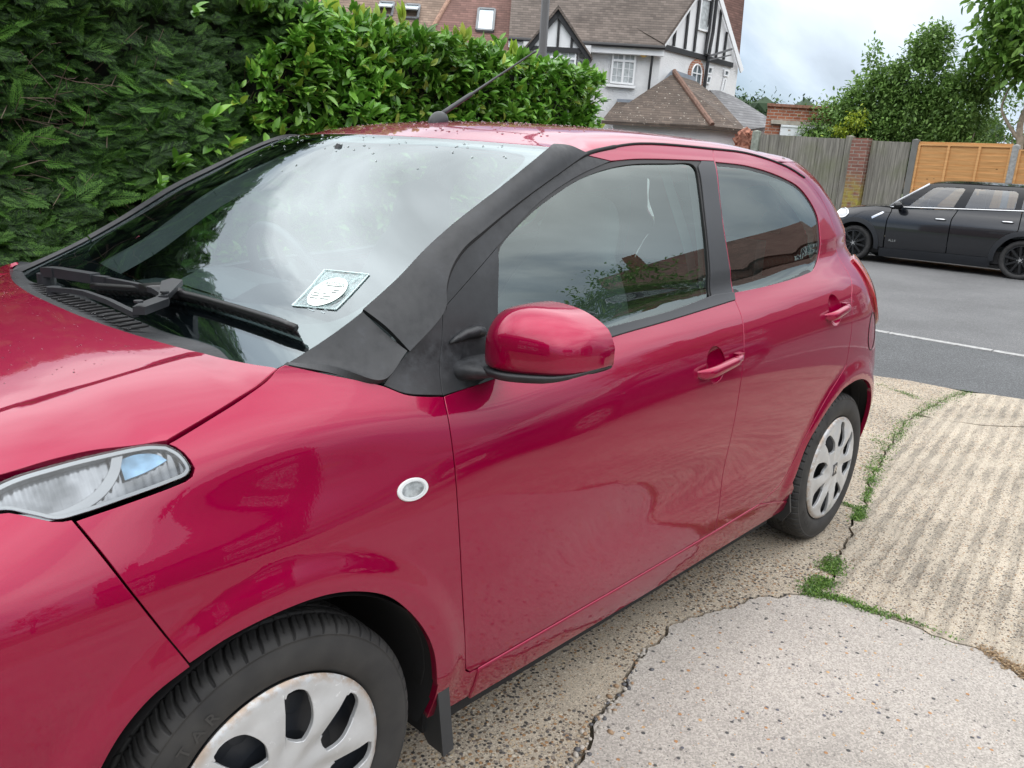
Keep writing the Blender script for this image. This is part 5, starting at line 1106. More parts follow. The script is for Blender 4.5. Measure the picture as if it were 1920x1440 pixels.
# loose stones along the broken edge of the patch
b = MB(); SM = [simple('pale_stone', (.36, .33, .29), .8, sc=40), simple('brown_stone', (.26, .17, .10), .7, sc=40), simple('dark_stone', (.07, .07, .075), .6, sc=40)]
ico = [(0, 0, 1), (.89, 0, .45), (.28, .85, .45), (-.72, .53, .45), (-.72, -.53, .45), (.28, -.85, .45), (.72, .53, -.2), (-.28, .85, -.2), (-.89, 0, -.2), (-.28, -.85, -.2), (.72, -.53, -.2)]
icf = [(0, 1, 2), (0, 2, 3), (0, 3, 4), (0, 4, 5), (0, 5, 1), (1, 6, 2), (2, 7, 3), (3, 8, 4), (4, 9, 5), (5, 10, 1), (2, 6, 7), (3, 7, 8), (4, 8, 9), (5, 9, 10), (1, 10, 6)]
for p in along([(-1.2, .74), (-1.0, .80), (-.83, .84), (-.75, .87), (-.62, .93)], 80, .013):
    r = rnd.uniform(.003, .009); sx_, sy_, sz_ = rnd.uniform(.8, 1.5), rnd.uniform(.7, 1.2), rnd.uniform(.4, .8); a = rnd.random()*6
    b.add([(p[0]+r*(x*sx_*math.cos(a)-y*sy_*math.sin(a)), p[1]+r*(x*sx_*math.sin(a)+y*sy_*math.cos(a)), .001+r*sz_*(z+.2)) for x, y, z in ico], icf, rnd.choice((0, 0, 1, 2)))
o = b.build('loose_gravel', SM, None, True); tag(o, kind='stuff')
# ------------------------------------------------------------------ hedges
def frond():
    "flat cypress spray: stem with forked side shoots, unit length along +x"
    V = []; Fc = []
    def blade(p, q, w_):
        p, q = np.array(p, float), np.array(q, float); d = q-p; n = np.array([-d[1], d[0], 0]); n = n/max(np.linalg.norm(n), 1e-6)*w_
        o = len(V); V.extend([p-n*.5, p+d*.45-n, q, p+d*.45+n]); Fc.append((o, o+1, o+2, o+3))
    blade((0, 0, 0), (1, 0, -.06), .013)
    r_ = random.Random(3)
    for i in range(11):
        t = .08+.86*i/11; L = .36*(1-t)**.7+.05
        for s_ in (1, -1):
            a = math.radians(38+r_.uniform(-6, 6)); p = (t, 0, -.06*t*t); q = (t+L*math.cos(a), s_*L*math.sin(a), -.06*t*t-.05*L+r_.uniform(-.03, .03)); blade(p, q, .017)
            for j in range(2 if L > .12 else 1):
                u = .35+.33*j; pp = [p[k]+(q[k]-p[k])*u for k in range(3)]; l2 = L*.42*(1-.35*j)
                for s2 in (1, -1):
                    a2 = a*s_+s2*math.radians(40); blade(pp, (pp[0]+l2*math.cos(a2), pp[1]+l2*math.sin(a2), pp[2]-.02+r_.uniform(-.02, .02)), .014)
    return np.array(V), np.array(Fc)
FV, FF = frond()
CYP = leafmat('cypress_green', (.006, .022, .004), (.019, .058, .009), (.060, .145, .020), .6, .3, .15)
CYP2 = leafmat('cypress_tips', (.04, .115, .015), (.07, .18, .024), (.11, .24, .035), .55, .3, .25)
def wnoise(x, z, s=0):
    return (np.sin(x*2.1+s)+np.sin(z*3.3+x*1.3+s*2)+np.sin(x*5.3-z*4.1+s)*.6+np.sin(x*9.7+z*7.3+s)*.35)/2.95
HY = -1.60
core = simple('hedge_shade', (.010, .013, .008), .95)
twg = simple('hedge_twigs', (.16, .115, .09), .9)
def facepts(n, x0, x1, z0, z1, s=0, amp=.10):
    x = NR.uniform(x0, x1, n); z = NR.uniform(z0, z1, n); w_ = wnoise(x, z, s); y = HY+amp*w_+NR.normal(0, .035, n); return x, y, z, w_
def cypress():
    xr = 3.2
    x, y, z, w_ = facepts(27000, -1.75, .25, .15, 2.0, 0, .20); x2, y2, z2, w2 = facepts(5000, .25, xr, .15, 2.0, 0, .2); x, y, z, w_ = [np.r_[p, q] for p, q in ((x, x2), (y, y2), (z, z2), (w_, w2))]
    top = NR.rand(len(x)) < .14; y = np.where(top, HY-NR.uniform(0, .9, len(x)), y); zt0 = 1.81+.12*np.clip(-x-.1, 0, 1.2); z = np.where(top, zt0+.03*np.sin(x*3)+NR.normal(0, .03, len(x)), z)
    # the boundary with the laurel slants: the cypress reaches further back at the top
    keep = (x > -1.30-.28*(z-1.2)+.10*np.sin(z*9)) & ((w_ > -.50) | top | (NR.rand(len(x)) < .25))
    # bare patches where brown twigs show
    bare = (np.sin(x*3.1+1.2)*np.sin(z*4.7+.5) > .48) & (z < 1.7) & ~top & (NR.rand(len(x)) < .85); keep &= ~bare & (z < zt0+.08)
    x, y, z, w_, top = [q[keep] for q in (x, y, z, w_, top)]; n = len(x)
    d = np.stack([-.75+NR.normal(0, .35, n), .42+NR.normal(0, .22, n), .10+NR.normal(0, .38, n)], 1)
    d[top] = np.stack([NR.normal(0, .5, top.sum()), NR.normal(.2, .4, top.sum()), np.ones(top.sum())*.9], 1)
    up = np.stack([NR.normal(0, .4, n), 1.0+NR.normal(0, .4, n), .75+NR.normal(0, .4, n)], 1)
    s_ = NR.uniform(.06, .15, n)*np.where(x > .3, 1.5, 1)*np.where(z > 1.75, .8, 1.0)
    k = (NR.rand(n) < .10) | ((w_[:n] > .45) & (NR.rand(n) < .35))
    h = empty('cypress_hedge', (1.0, HY-.5, 0)); h['off'] = (1.0, HY-.5, 0)
    tag(h, 'tall dark green feathery cypress hedge beyond the bonnet at the left', 'hedge')
    T_ = np.stack([x, y, z], 1)-d/np.linalg.norm(d, axis=1)[:, None]*s_[:, None]*.55
    instances('foliage', FV, FF, T_[~k], basis(d[~k], up[~k], s_[~k]), CYP, h)
    T_[:, 1] += .03; instances('young_shoots', FV, FF, T_[k], basis(d[k], up[k], s_[k]), CYP2, h)
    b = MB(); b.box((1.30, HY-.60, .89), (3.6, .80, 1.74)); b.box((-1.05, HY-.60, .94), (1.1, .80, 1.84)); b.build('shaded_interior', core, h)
    b = MB()
    for i in range(1000):
        x_, z_ = rnd.uniform(-1.6, 1.0), rnd.uniform(.3, 1.6); p = Vector((x_, HY-.17, z_)); q = p+Vector((rnd.gauss(0, .12), rnd.uniform(.0, .22), rnd.gauss(.03, .09))); mid_ = (p+q)/2+Vector((0, 0, rnd.gauss(0, .015)))
        b.tube([p, mid_, q], [.0026, .0018, .0009], 4, caps=False)
    b.build('twigs', twg, h)
cypress()
def laurel_leaf():
    V = []; Fc = []; n = 5
    for i in range(n+1):
        t = i/n; w_ = .21*math.sin(PI*min(1, t**.85*1.0))**.75+.0; z = -.16*t*t+.04*t
        V += [(t, -w_, z+.5*w_), (t, 0, z), (t, w_, z+.5*w_)]
    for i in range(n):
        for j in range(2): a = i*3+j; Fc.append((a, a+3, a+4, a+1))
    return np.array(V), np.array(Fc)
LLV, LLF = laurel_leaf()
LAU = leafmat('laurel_green', (.05, .15, .016), (.12, .29, .034), (.23, .44, .07), .30, .5, .22)
LAU2 = leafmat('laurel_young', (.22, .34, .04), (.30, .42, .05), (.42, .48, .09), .35, .5, .35)
def rosettes(c, d, n_l, s_, cone=.9):
    "leaves fanned out around a shoot tip: returns T, dirs"
    n = len(c); T_ = np.repeat(c, n_l, 0); D = np.repeat(d, n_l, 0)+NR.normal(0, cone, (n*n_l, 3)); S_ = np.repeat(s_, n_l)*NR.uniform(.75, 1.2, n*n_l); return T_+NR.normal(0, .012, T_.shape), D, S_
def laurel():
    h = empty('laurel_hedge', (-2.6, HY-.5, 0)); h['off'] = (-2.6, HY-.5, 0)
    tag(h, 'clipped bright green laurel hedge with broad glossy leaves beyond the car roof', 'hedge')
    x, y, z, w_ = facepts(4300, -3.83, -.95, .5, 2.0, 4.); y += .02
    tz = 1.935-.02*np.clip(-x-1.6, 0, 2.4)+.025*np.sin(x*7)
    keep = ((x < -1.25-.28*(z-1.2)+.10*np.sin(z*9)) | (NR.rand(len(x)) < .05)) & (z < tz) & (w_ > -.75)
    x, y, z = x[keep], y[keep], z[keep]
    y -= np.clip((-x-3.55)/.26, 0, 1)**2*.35
    c = np.stack([x, y, z], 1); d = np.stack([NR.normal(-.1, .5, len(x)), np.ones(len(x))*.75, NR.normal(.45, .4, len(x))], 1)
    # top and end
    n = 1500; xt = NR.uniform(-3.85, -1.3, n); ct = np.stack([xt, HY-NR.uniform(0, .9, n), 1.92-.02*np.clip(-xt-1.6, 0, 2.4)+NR.normal(0, .025, n)], 1); dt = np.stack([NR.normal(0, .4, n), NR.normal(.25, .4, n), np.ones(n)], 1)
    n = 500; ce = np.stack([-3.86+NR.normal(0, .03, n), HY-NR.uniform(.05, .95, n), NR.uniform(.4, 1.80, n)], 1); de = np.stack([-np.ones(n), NR.normal(.2, .5, n), NR.normal(.4, .4, n)], 1)
    c = np.vstack([c, ct, ce]); d = np.vstack([d, dt, de]); s_ = NR.uniform(.045, .078, len(c))
    T_, D, S_ = rosettes(c, d, 6, s_, .55); up = np.c_[NR.normal(0, .4, len(T_)), .5+NR.normal(0, .4, len(T_)), np.ones(len(T_))]
    # a few stray laurel shoots growing through the cypress
    c = np.array([(-1.02, HY+.16, 1.42), (-1.12, HY+.17, 1.33), (-.86, HY+.17, 1.25), (-.80, HY+.18, 1.16), (-1.25, HY+.16, 1.25), (-.98, HY+.18, 1.10)]); T3, D3, S3 = rosettes(c, np.tile([-.2, .6, .7], (6, 1)), 6, np.full(6, .085), .55)
    T_ = np.vstack([T_, T3]); D = np.vstack([D, D3]); S_ = np.r_[S_, S3]; up = np.vstack([up, np.tile([0, .5, 1.], (len(T3), 1))])
    y_ = NR.rand(len(T_)) < .03
    instances('foliage', LLV, LLF, T_[~y_], basis(D[~y_], up[~y_], S_[~y_]), LAU, h, smooth=True)
    n = 26; xt = np.r_[NR.uniform(-3.2, -1.5, n)]; ct = np.stack([xt, HY-NR.uniform(-.02, .35, n), 1.93-.02*np.clip(-xt-1.6, 0, 2.4)+NR.uniform(.0, .06, n)], 1); T2, D2, S2 = rosettes(ct, np.tile([0, .2, 1.2], (n, 1)), 7, np.full(n, .075), .35)
    T2 = np.vstack([T2, T_[y_]]); D2 = np.vstack([D2, D[y_]]); S2 = np.r_[S2, S_[y_]]; up = np.c_[NR.normal(0, .4, (len(T2), 1)), np.ones(len(T2)), NR.normal(0, .3, len(T2))]
    instances('young_leaves', LLV, LLF, T2, basis(D2, up, S2), LAU2, h, smooth=True)
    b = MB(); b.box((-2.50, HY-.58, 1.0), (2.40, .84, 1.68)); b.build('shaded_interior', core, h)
    b = MB()
    for i in range(420):
        x_, z_ = rnd.uniform(-3.8, -1.3), rnd.uniform(.7, 1.75); p = Vector((x_, HY-.16, z_-.08)); q = p+Vector((rnd.gauss(0, .04), rnd.uniform(.08, .18), rnd.uniform(.06, .16))); b.tube([p, q], [.004, .002], 4, caps=False)
    b.build('twigs', simple('laurel_twigs', (.10, .085, .045), .9), h)
laurel()
# ------------------------------------------------------------------ helpers for the background
EXv = np.array([-math.cos(YAW), math.sin(YAW), 0.]); EYv = np.array([-math.sin(YAW), -math.cos(YAW), 0.])
def NW(*a): return [np.array(p) for p in a]
def poly_solid(b, pts, off, mi=0):
    "thick polygon: front pts, back = pts+off"
    P_ = [np.array(p, float) for p in pts]; o = np.array(off, float); n = len(P_)
    nn = np.cross(P_[1]-P_[0], P_[2]-P_[0]); idx = tuple(range(n)); back = tuple(range(2*n-1, n-1, -1))
    fr, bk_ = (idx, back) if nn @ o < 0 else (idx[::-1], back[::-1])
    sd = [(i, (i+1) % n, (i+1) % n+n, i+n) for i in range(n)]
    if nn @ o < 0: sd = [f[::-1] for f in sd]
    b.add([tuple(p) for p in P_]+[tuple(p+o) for p in P_], [fr, bk_]+sd, mi)
def brick(name, c0=(.30, .10, .06), c1=(.42, .17, .09), mort=(.45, .42, .36), scale=1., axis='xz', moss=False):
    M = Mat(name); mp = N(M.nt, 'ShaderNodeMapping'); M.L(M.tc.outputs['Object'], mp.inputs[0])
    sp = N(M.nt, 'ShaderNodeSeparateXYZ'); M.L(mp.outputs[0], sp.inputs[0]); cm = N(M.nt, 'ShaderNodeCombineXYZ'); M.L(M.ma('MULTIPLY', M.ma('SUBTRACT', sp.outputs[1], sp.outputs[0]), .8), cm.inputs[0]); M.L(sp.outputs[2], cm.inputs[1])
    br = N(M.nt, 'ShaderNodeTexBrick'); br.inputs['Scale'].default_value = 1/scale; br.inputs['Brick Width'].default_value = .225; br.inputs['Row Height'].default_value = .075; br.inputs['Mortar Size'].default_value = .010; br.inputs['Mortar Smooth'].default_value = .2
    br.inputs['Color1'].default_value = c0+(1,); br.inputs['Color2'].default_value = c1+(1,); br.inputs['Mortar'].default_value = mort+(1,); M.L(cm.outputs[0], br.inputs['Vector'])
    c = M.mix(M.mr(M.noise(9, 5, .7), .35, .7, 0, .5), br.outputs[0], tuple(x*.45 for x in c0))
    if moss: c = M.mix(M.ma('MULTIPLY', M.mr(sp.outputs[2], 1.6, 1.0), M.mr(M.noise(6, 5), .35, .6), True), c, (.30, .25, .05))
    M.set(Base_Color=c, Roughness=.9); M.bump(M.ma('SUBTRACT', 1.0, br.outputs['Fac']), .5, .008); return M.m
def rooftile(name, c0, c1, course=.10, lich=.0):
    M = Mat(name); sp = N(M.nt, 'ShaderNodeSeparateXYZ'); M.L(M.tc.outputs['Object'], sp.inputs[0])
    h_ = M.ma('FRACT', M.ma('DIVIDE', sp.outputs[2], course)); row = M.ma('FLOOR', M.ma('DIVIDE', sp.outputs[2], course))
    al = M.ma('ADD', M.ma('MULTIPLY', M.ma('SUBTRACT', sp.outputs[1], sp.outputs[0]), 1/.16/1.414), M.ma('MULTIPLY', row, .5))
    cm = N(M.nt, 'ShaderNodeCombineXYZ'); M.L(M.ma('FLOOR', al), cm.inputs[0]); M.L(row, cm.inputs[1]); wn = N(M.nt, 'ShaderNodeTexWhiteNoise'); M.L(cm.outputs[0], wn.inputs['Vector'])
    c = M.ramp(wn.outputs['Value'], [(0, tuple((p+q)/2 for p, q in zip(c0, c1))), (.6, c1), (1, tuple(min(1, x*1.22) for x in c1))])
    line = M.mr(h_, .0, .28, .30, 1); vj = M.mr(M.ma('ABSOLUTE', M.ma('SUBTRACT', M.ma('FRACT', al), .5)), .44, .49, 1, .82)
    hs = N(M.nt, 'ShaderNodeHueSaturation'); M.L(c, hs.inputs['Color']); M.L(M.ma('MULTIPLY', M.ma('MULTIPLY', line, vj), M.mr(M.noise(1.2, 5, .6), .3, .7, .8, 1.2)), hs.inputs['Value'])
    cc_ = hs.outputs[0]
    if lich: cc_ = M.mix(M.ma('MULTIPLY', M.mr(M.noise(14, 3, .6), .66, .70), lich), cc_, (.55, .52, .45))
    M.set(Base_Color=cc_, Roughness=.85); M.bump(h_, .7, .02); return M.m
def render_wall():
    M = Mat('roughcast_white'); n = M.noise(1.1, 5, .6); M.set(Base_Color=M.ramp(n, [(.3, (.66, .67, .68)), (.7, (.80, .80, .80))]), Roughness=.9); M.bump(M.noise(26, 4, .7), .8, .03); return M.m
ROUGHC = render_wall()
def stained():
    M = Mat('stained_gable_render'); n = M.noise(3.2, 6, .7, M.vec((1, 1, .45))); M.set(Base_Color=M.mix(M.mr(n, .62, .72), (.76, .77, .78), (.42, .39, .35)), Roughness=.9); return M.m
STAIN = stained()
TILEG = rooftile('grey_brown_tiles', (.09, .072, .062), (.15, .122, .105), .075); TILER = rooftile('red_brown_tiles', (.12, .064, .052), (.185, .10, .083), .075); TILEB = rooftile('mossy_brown_tiles', (.058, .044, .036), (.105, .08, .064), .07, 1.0); SLATE = rooftile('grey_slates', (.11, .11, .115), (.16, .16, .165), .09)
TILEO = rooftile('light_brown_tiles', (.15, .10, .075), (.23, .165, .125), .08)
BLKW = simple('black_timber', (.016, .016, .018), .6); UPVC = simple('white_upvc', (.80, .81, .82), .35, var=.02); LEAD = simple('lead_flashing', (.22, .25, .29), .5); PIPE = simple('black_pipe', (.014, .014, .016), .4)
WGLASS = simple('house_window_glass', (.10, .12, .13), .06, var=.3, sc=2); NETC = simple('net_curtain', (.42, .45, .46), .5, var=.3, sc=9)
SKYG = simple('rooflight_glass', (.62, .70, .74), .08, var=.05)
def P3(k, i=None): return [np.array(p) for p in BG[k]] if i is None else np.array(BG[k][i])
UPZ = np.array([0, 0, 1.])
def lerp4(q, u, v): return (q[0]*(1-u)+q[1]*u)*(1-v)+(q[3]*(1-u)+q[2]*u)*v
def window_on(name, q, nrm, parent, bars=(2, 3), fr=.055, sillw=0, top=None, curtain=True):
    "q: four corners TL TR BR BL (3D); frame with glazing bars, panes as one glass mesh"
    q = [np.array(p) for p in q]; n = np.array(nrm)/np.linalg.norm(nrm); b = MB(); W_ = np.linalg.norm(q[1]-q[0]); H_ = np.linalg.norm(q[3]-q[0]); fu, fv = fr/W_, fr/H_
    def cell(u0, v0, u1, v1, o=0., th=.05): poly_solid(b, [lerp4(q, u0, v0)+n*(.05+o), lerp4(q, u1, v0)+n*(.05+o), lerp4(q, u1, v1)+n*(.05+o), lerp4(q, u0, v1)+n*(.05+o)], -n*th)
    cell(0, 0, 1, fv); cell(0, 1-fv, 1, 1); cell(0, fv, fu, 1-fv); cell(1-fu, fv, 1, 1-fv)
    if top: cell(fu, top-fv*.6, 1-fu, top+fv*.6, -.002)
    for i in range(1, bars[0]): cell(i/bars[0]-fu*.6, fv, i/bars[0]+fu*.6, 1-fv, -.004)
    o = b.build(name, UPVC, parent)
    g = MB()
    poly_solid(g, [lerp4(q, fu*.5, fv*.5)+n*.012, lerp4(q, 1-fu*.5, fv*.5)+n*.012, lerp4(q, 1-fu*.5, 1-fv*.5)+n*.012, lerp4(q, fu*.5, 1-fv*.5)+n*.012], -n*.01); p = g.build('pane', NETC if curtain else WGLASS, o); p.location = (0, 0, 0)
    if bars[1] > 1:
        b = MB()
        for c_ in range(bars[0]):
            for j in range(1, bars[1]): v = (top or 0)+(1-(top or 0))*j/bars[1]; a_, e_ = c_/bars[0]+fu*.8, (c_+1)/bars[0]-fu*.8; poly_solid(b, [lerp4(q, a_, v-.008)+n*.028, lerp4(q, e_, v-.008)+n*.028, lerp4(q, e_, v+.008)+n*.028, lerp4(q, a_, v+.008)+n*.028], -n*.012)
            um = (c_+.5)/bars[0]; poly_solid(b, [lerp4(q, um-.012, fv)+n*.030, lerp4(q, um+.012, fv)+n*.030, lerp4(q, um+.012, 1-fv)+n*.030, lerp4(q, um-.012, 1-fv)+n*.030], -n*.012)
        p = b.build('glazing_bars', UPVC, o); p.location = (0, 0, 0)
    return o
# --- the white rendered house with the half-timbered gable
def white_house():
    C0 = P3('corner', 0)*[1, 1, 0]; gd = P3('gable', 4)*[1, 1, 0]-P3('gable', 0)*[1, 1, 0]; gl = np.linalg.norm(gd); gd /= gl; gn = np.array([-gd[1], gd[0], 0]); gn = gn if gn @ (CAMP-C0) > 0 else -gn
    fn = -EYv; hs = empty('semi_detached_house', (float(C0[0]), float(C0[1]), 0)); hs['off'] = [float(C0[0]), float(C0[1]), 0.]
    tag(hs, 'white roughcast house with a black and white timbered gable and grey tiled roof', 'house')
    A = C0-EXv*3.9; B_ = C0; C1 = C0+gd*4.42; D = C1+EYv*5-EXv*1.0; E = A+EYv*8
    b = MB(); ring = [A, B_, C1, D, E]; zt = 4.93
    for p, q in zip(ring, ring[1:]+ring[:1]): b.add([tuple(p), tuple(q), tuple(q+UPZ*zt), tuple(p+UPZ*zt)], [(0, 1, 2, 3)])
    b.build('wall', ROUGHC, hs)
    apex = P3('gable', 2)
    G0, G4 = P3('gable', 0), P3('gable', 4)
    b = MB(); poly_solid(b, [G0+gn*.005, G4+gn*.005, apex+gn*.005], -gn*.15); b.build('gable', STAIN, hs)
    # barge boards
    b = MB()
    for p in (G0, G4):
        d = apex-p; d /= np.linalg.norm(d); dn = np.cross(d, gn); dn = dn if dn[2] < 0 else -dn
        poly_solid(b, [p+gn*.16-d*.12, apex+gn*.16, apex+gn*.16+dn*.18, p+gn*.16-d*.12+dn*.18], -gn*.05)
    b.build('barge_board', UPVC, hs)
    b = MB(); q = P3('beam'); q0, q1 = q[0], q[1]; poly_solid(b, [q0+gn*.05, q1+gn*.05, q1+gn*.05-UPZ*.15, q0+gn*.05-UPZ*.15], -gn*.05)
    st_ = P3('studs')
    for i in range(0, len(st_), 2):
        t, s_ = st_[i], st_[i+1]; s_ = np.array([t[0], t[1], s_[2]-.0]); poly_solid(b, [t+gd*-.045+gn*.04, t+gd*.045+gn*.04, s_+gd*.045+gn*.04, s_-gd*.045+gn*.04], -gn*.04)
    b.build('timber_framing', BLKW, hs)
    gw = P3('gwin'); window_on('window', [gw[0], gw[1], gw[2], gw[3]], gn, hs, (1, 1), curtain=True)
    # roof over the front, and its continuation behind the gable
    rw = P3('roofW'); e0, e1 = rw[0], rw[1]; 
    sl = (apex-G0)+0; upd = -fn*1.0+UPZ*1.0; upd /= np.linalg.norm(upd)
    e0 = C0-EXv*4.6+fn*.32+UPZ*4.93; e1 = C0+fn*.32+EXv*.05+UPZ*4.93; t1 = apex+gn*.22+UPZ*.02; Lr = (t1-e1)@upd; t0 = e0+upd*Lr
    t0[2] = t1[2]
    b = MB(); poly_solid(b, [e0, e1, G0+gn*.22+UPZ*.03, t1, t0], UPZ*-.12); b.build('roof', TILEG, hs)
    rr = P3('roofR'); b = MB(); poly_solid(b, rr, -UPZ*.1-gn*.15); b.build('side_roof', TILER, hs)
    b = MB(); b.tube([e0+fn*.06-UPZ*.08, e1+fn*.06-UPZ*.08], .06, 8); b.build('gutter', PIPE, hs)
    b = MB(); poly_solid(b, [e0+fn*-.02-UPZ*.10, e1-fn*.02-UPZ*.10, e1-fn*.02-UPZ*.30, e0-fn*.02-UPZ*.30], fn*-.25); b.build('fascia', UPVC, hs)
    b = MB(); b.tube([p+fn*.04 for p in P3('dpipe')], .038, 8); b.build('downpipe', PIPE, hs)
    b = MB(); b.tube([p+gn*.0 for p in P3('pipe')], .055, 8); pp = P3('pipe'); b.tube([p-gd*.22+gn*.0 for p in pp[:3]]+[pp[2]+gn*.0], .04, 8); b.build('soil_pipe', PIPE, hs)
    b = MB(); k = P3('bracket'); b.bar(k[0], k[1], .06, .06); b.bar(k[0]-UPZ*.12, k[1]-UPZ*.18, .04, .04); b.build('aerial_bracket', GREYP, hs)
    w_ = P3('window'); window_on('window', [w_[0], w_[1], w_[2], w_[3]], fn, hs, (2, 3), top=.32)
    s_ = P3('sill'); b = MB(); poly_solid(b, [s_[0], s_[1], s_[1]-UPZ*.07, s_[0]-UPZ*.07], -fn*.14); b.build('window_sill', UPVC, hs)
    # alarm bell box
    a = P3('alarm', 0)+fn*.10; b = MB(); n = 24; rr_ = .135
    ring = [a+fn*.03+EXv*rr_*math.cos(2*PI*k/n)+UPZ*rr_*math.sin(2*PI*k/n) for k in range(n)]; poly_solid(b, ring, -fn*.09); o = b.build('alarm_box', simple('alarm_yellow', (.82, .52, .12), .4), hs)
    V, Fc = text_mesh('ADT', .10, 0, bold=.003); b = MB(); b.add([tuple(a+fn*.034+EXv*v[0]+UPZ*v[1]) for v in V], Fc); q = b.build('alarm_lettering', simple('alarm_print', (.35, .10, .03), .6), hs); q.parent = o; q.location = (0, 0, 0)
    # arched window in the gable wall
    ar = P3('arch'); cen = (ar[1]+ar[2]+ar[4]+ar[3])/4; cen = ar[2]*.5+ar[3]*.5; R0 = .42; zc_ = 4.38
    cen[2] = zc_; b = MB(); n = 16
    def arcp(r, a_): return cen+gd*r*math.cos(a_)+UPZ*r*math.sin(a_)
    out_ = [arcp(R0, PI*i/n) for i in range(n+1)]; in_ = [arcp(R0-.12, PI*i/n) for i in range(n+1)]
    for i in range(n): poly_solid(b, [out_[i]+gn*.03, out_[i+1]+gn*.03, in_[i+1]+gn*.03, in_[i]+gn*.03], -gn*.05)
    for s2 in (-1, 1):
        p = cen+gd*s2*(R0-.06); poly_solid(b, [p-gd*.06+gn*.03, p+gd*.06+gn*.03, p+gd*.06+gn*.03-UPZ*.45, p-gd*.06+gn*.03-UPZ*.45], -gn*.05)
    o = b.build('arched_window', brick('arch_brick', (.34, .12, .07), (.40, .17, .10)), hs)
    b = MB(); poly_solid(b, [arcp(R0-.12, PI*i/n)+gn*.012 for i in range(n+1)]+[cen-gd*(R0-.12)-UPZ*.45+gn*.012, cen+gd*(R0-.12)-UPZ*.45+gn*.012], -gn*.02); q = b.build('pane', WGLASS, hs); q.parent = o; q.location = (0, 0, 0)
    b = MB(); rim = [arcp(R0-.15, PI*i/n)+gn*.035 for i in range(n+1)]+[cen-gd*(R0-.15)-UPZ*.40+gn*.035]; b.tube([cen+gd*(R0-.15)-UPZ*.40+gn*.035]+rim, .028, 6)
    b.bar(cen+UPZ*(R0-.15)+gn*.035, cen-UPZ*.4+gn*.035, .035, .035); b.bar(arcp(R0-.15, PI)+gn*.035, arcp(R0-.15, 0)+gn*.035, .03, .03)
    q = b.build('window_frame', UPVC, hs); q.parent = o; q.location = (0, 0, 0)
    for a_ in ('win1', 'win1b', 'win2', 'win2b'):
        q = P3(a_); window_on('window', q, gn, hs, (1, 1), .05, curtain=False)
    # lean-to roofs in front
    la, lb = P3('leanA'), P3('leanB'); b = MB(); poly_solid(b, la, -UPZ*.10); poly_solid(b, [lb[0], lb[1], lb[2], lb[3], lb[4]], -UPZ*.10); b.build('lean_to_roof', TILEB, hs)
    b = MB(); b.tube([la[4]+UPZ*.03, la[3]+UPZ*.05], .085, 8); b.build('hip_tiles', simple('hip_tile_clay', (.17, .10, .075), .85, var=.3, sc=14), hs)
    b = MB(); b.bar(la[1], la[2], .10, .14); b.bar(la[2]+UPZ*.0, la[3]+UPZ*.03, .12, .16); b.bar(lb[1]+UPZ*.02, lb[2]+UPZ*.02, .1, .12); b.build('flashing', LEAD, hs)
    sl_ = P3('slate'); b = MB(); poly_solid(b, sl_, -UPZ*.1); b.build('slate_roof', SLATE, hs)
    lw = P3('leanwall'); b = MB(); poly_solid(b, [lw[0], lw[1], lw[1]*[1, 1, 0], lw[0]*[1, 1, 0]], EYv*.2); poly_solid(b, [lw[1], lw[2], lw[2]*[1, 1, 0], lw[1]*[1, 1, 0]], EYv*.2); sw_ = P3('slatewall'); poly_solid(b, [sw_[0], sw_[1], sw_[1]*[1, 1, 0], sw_[0]*[1, 1, 0]], EYv*.2); b.build('lean_to_wall', ROUGHC, hs)
    b = MB(); b.tube([lw[0]+fn*.25+UPZ*.03, lw[1]+fn*.25+UPZ*.03, lw[2]+fn*.2+UPZ*.03], .05, 8); b.build('lean_to_gutter', PIPE, hs)
    # little timbered gable over the bay
    tg = P3('tgable'); cen = (tg[0]+tg[2])/2; dirg = EXv; hw = .80; base = cen*[1, 1, 0]+UPZ*4.60; ap = cen*[1, 1, 0]+UPZ*5.62-EXv*.08; L_ = base-EXv*.92; R2 = base+EXv*.80
    b = MB(); poly_solid(b, [L_, R2, ap], EYv*.2); b.build('bay_gable', STAIN, hs)
    b = MB()
    for p in (L_, R2):
        d = ap-p; d /= np.linalg.norm(d); dn = np.cross(d, fn); dn = dn if dn[2] < 0 else -dn; poly_solid(b, [p+fn*.10-d*.3, ap+fn*.10+UPZ*.08, ap+fn*.10+dn*.16, p+fn*.10-d*.3+dn*.16], EYv*.06)
    poly_solid(b, [L_+fn*.06, R2+fn*.06, R2+fn*.06-UPZ*.13, L_+fn*.06-UPZ*.13], EYv*.05)
    for k in (-.42, 0.02, .42):
        x0 = base+EXv*(k-.05)+fn*.05; hgt = max(.1, (1-abs(k+.05)/.86)*1.0); poly_solid(b, [x0-EXv*.035, x0+EXv*.035, x0+EXv*.035+UPZ*hgt, x0-EXv*.035+UPZ*hgt], EYv*.05)
    b.build('bay_timbers', BLKW, hs)
    b = MB()
    for p, s2 in ((L_, -1), (R2, 1)):
        e_ = p+fn*.16-(ap-p)*.22; a2 = ap+fn*.16+UPZ*.05; back = EYv*2.2; poly_solid(b, [e_, a2, a2+back+UPZ*.0, e_+back], -UPZ*.08)
    b.build('bay_roof', TILEG, hs)
    bw = P3('bayw'); window_on('window', [bw[0], bw[1], bw[1]-UPZ*1.1, bw[0]-UPZ*1.1], fn, hs, (2, 2), top=.30)
    bw = P3('bayw2'); window_on('window', [bw[0], bw[1], bw[1]-UPZ*1.1, bw[0]-UPZ*1.1], fn, hs, (1, 2), top=.30)
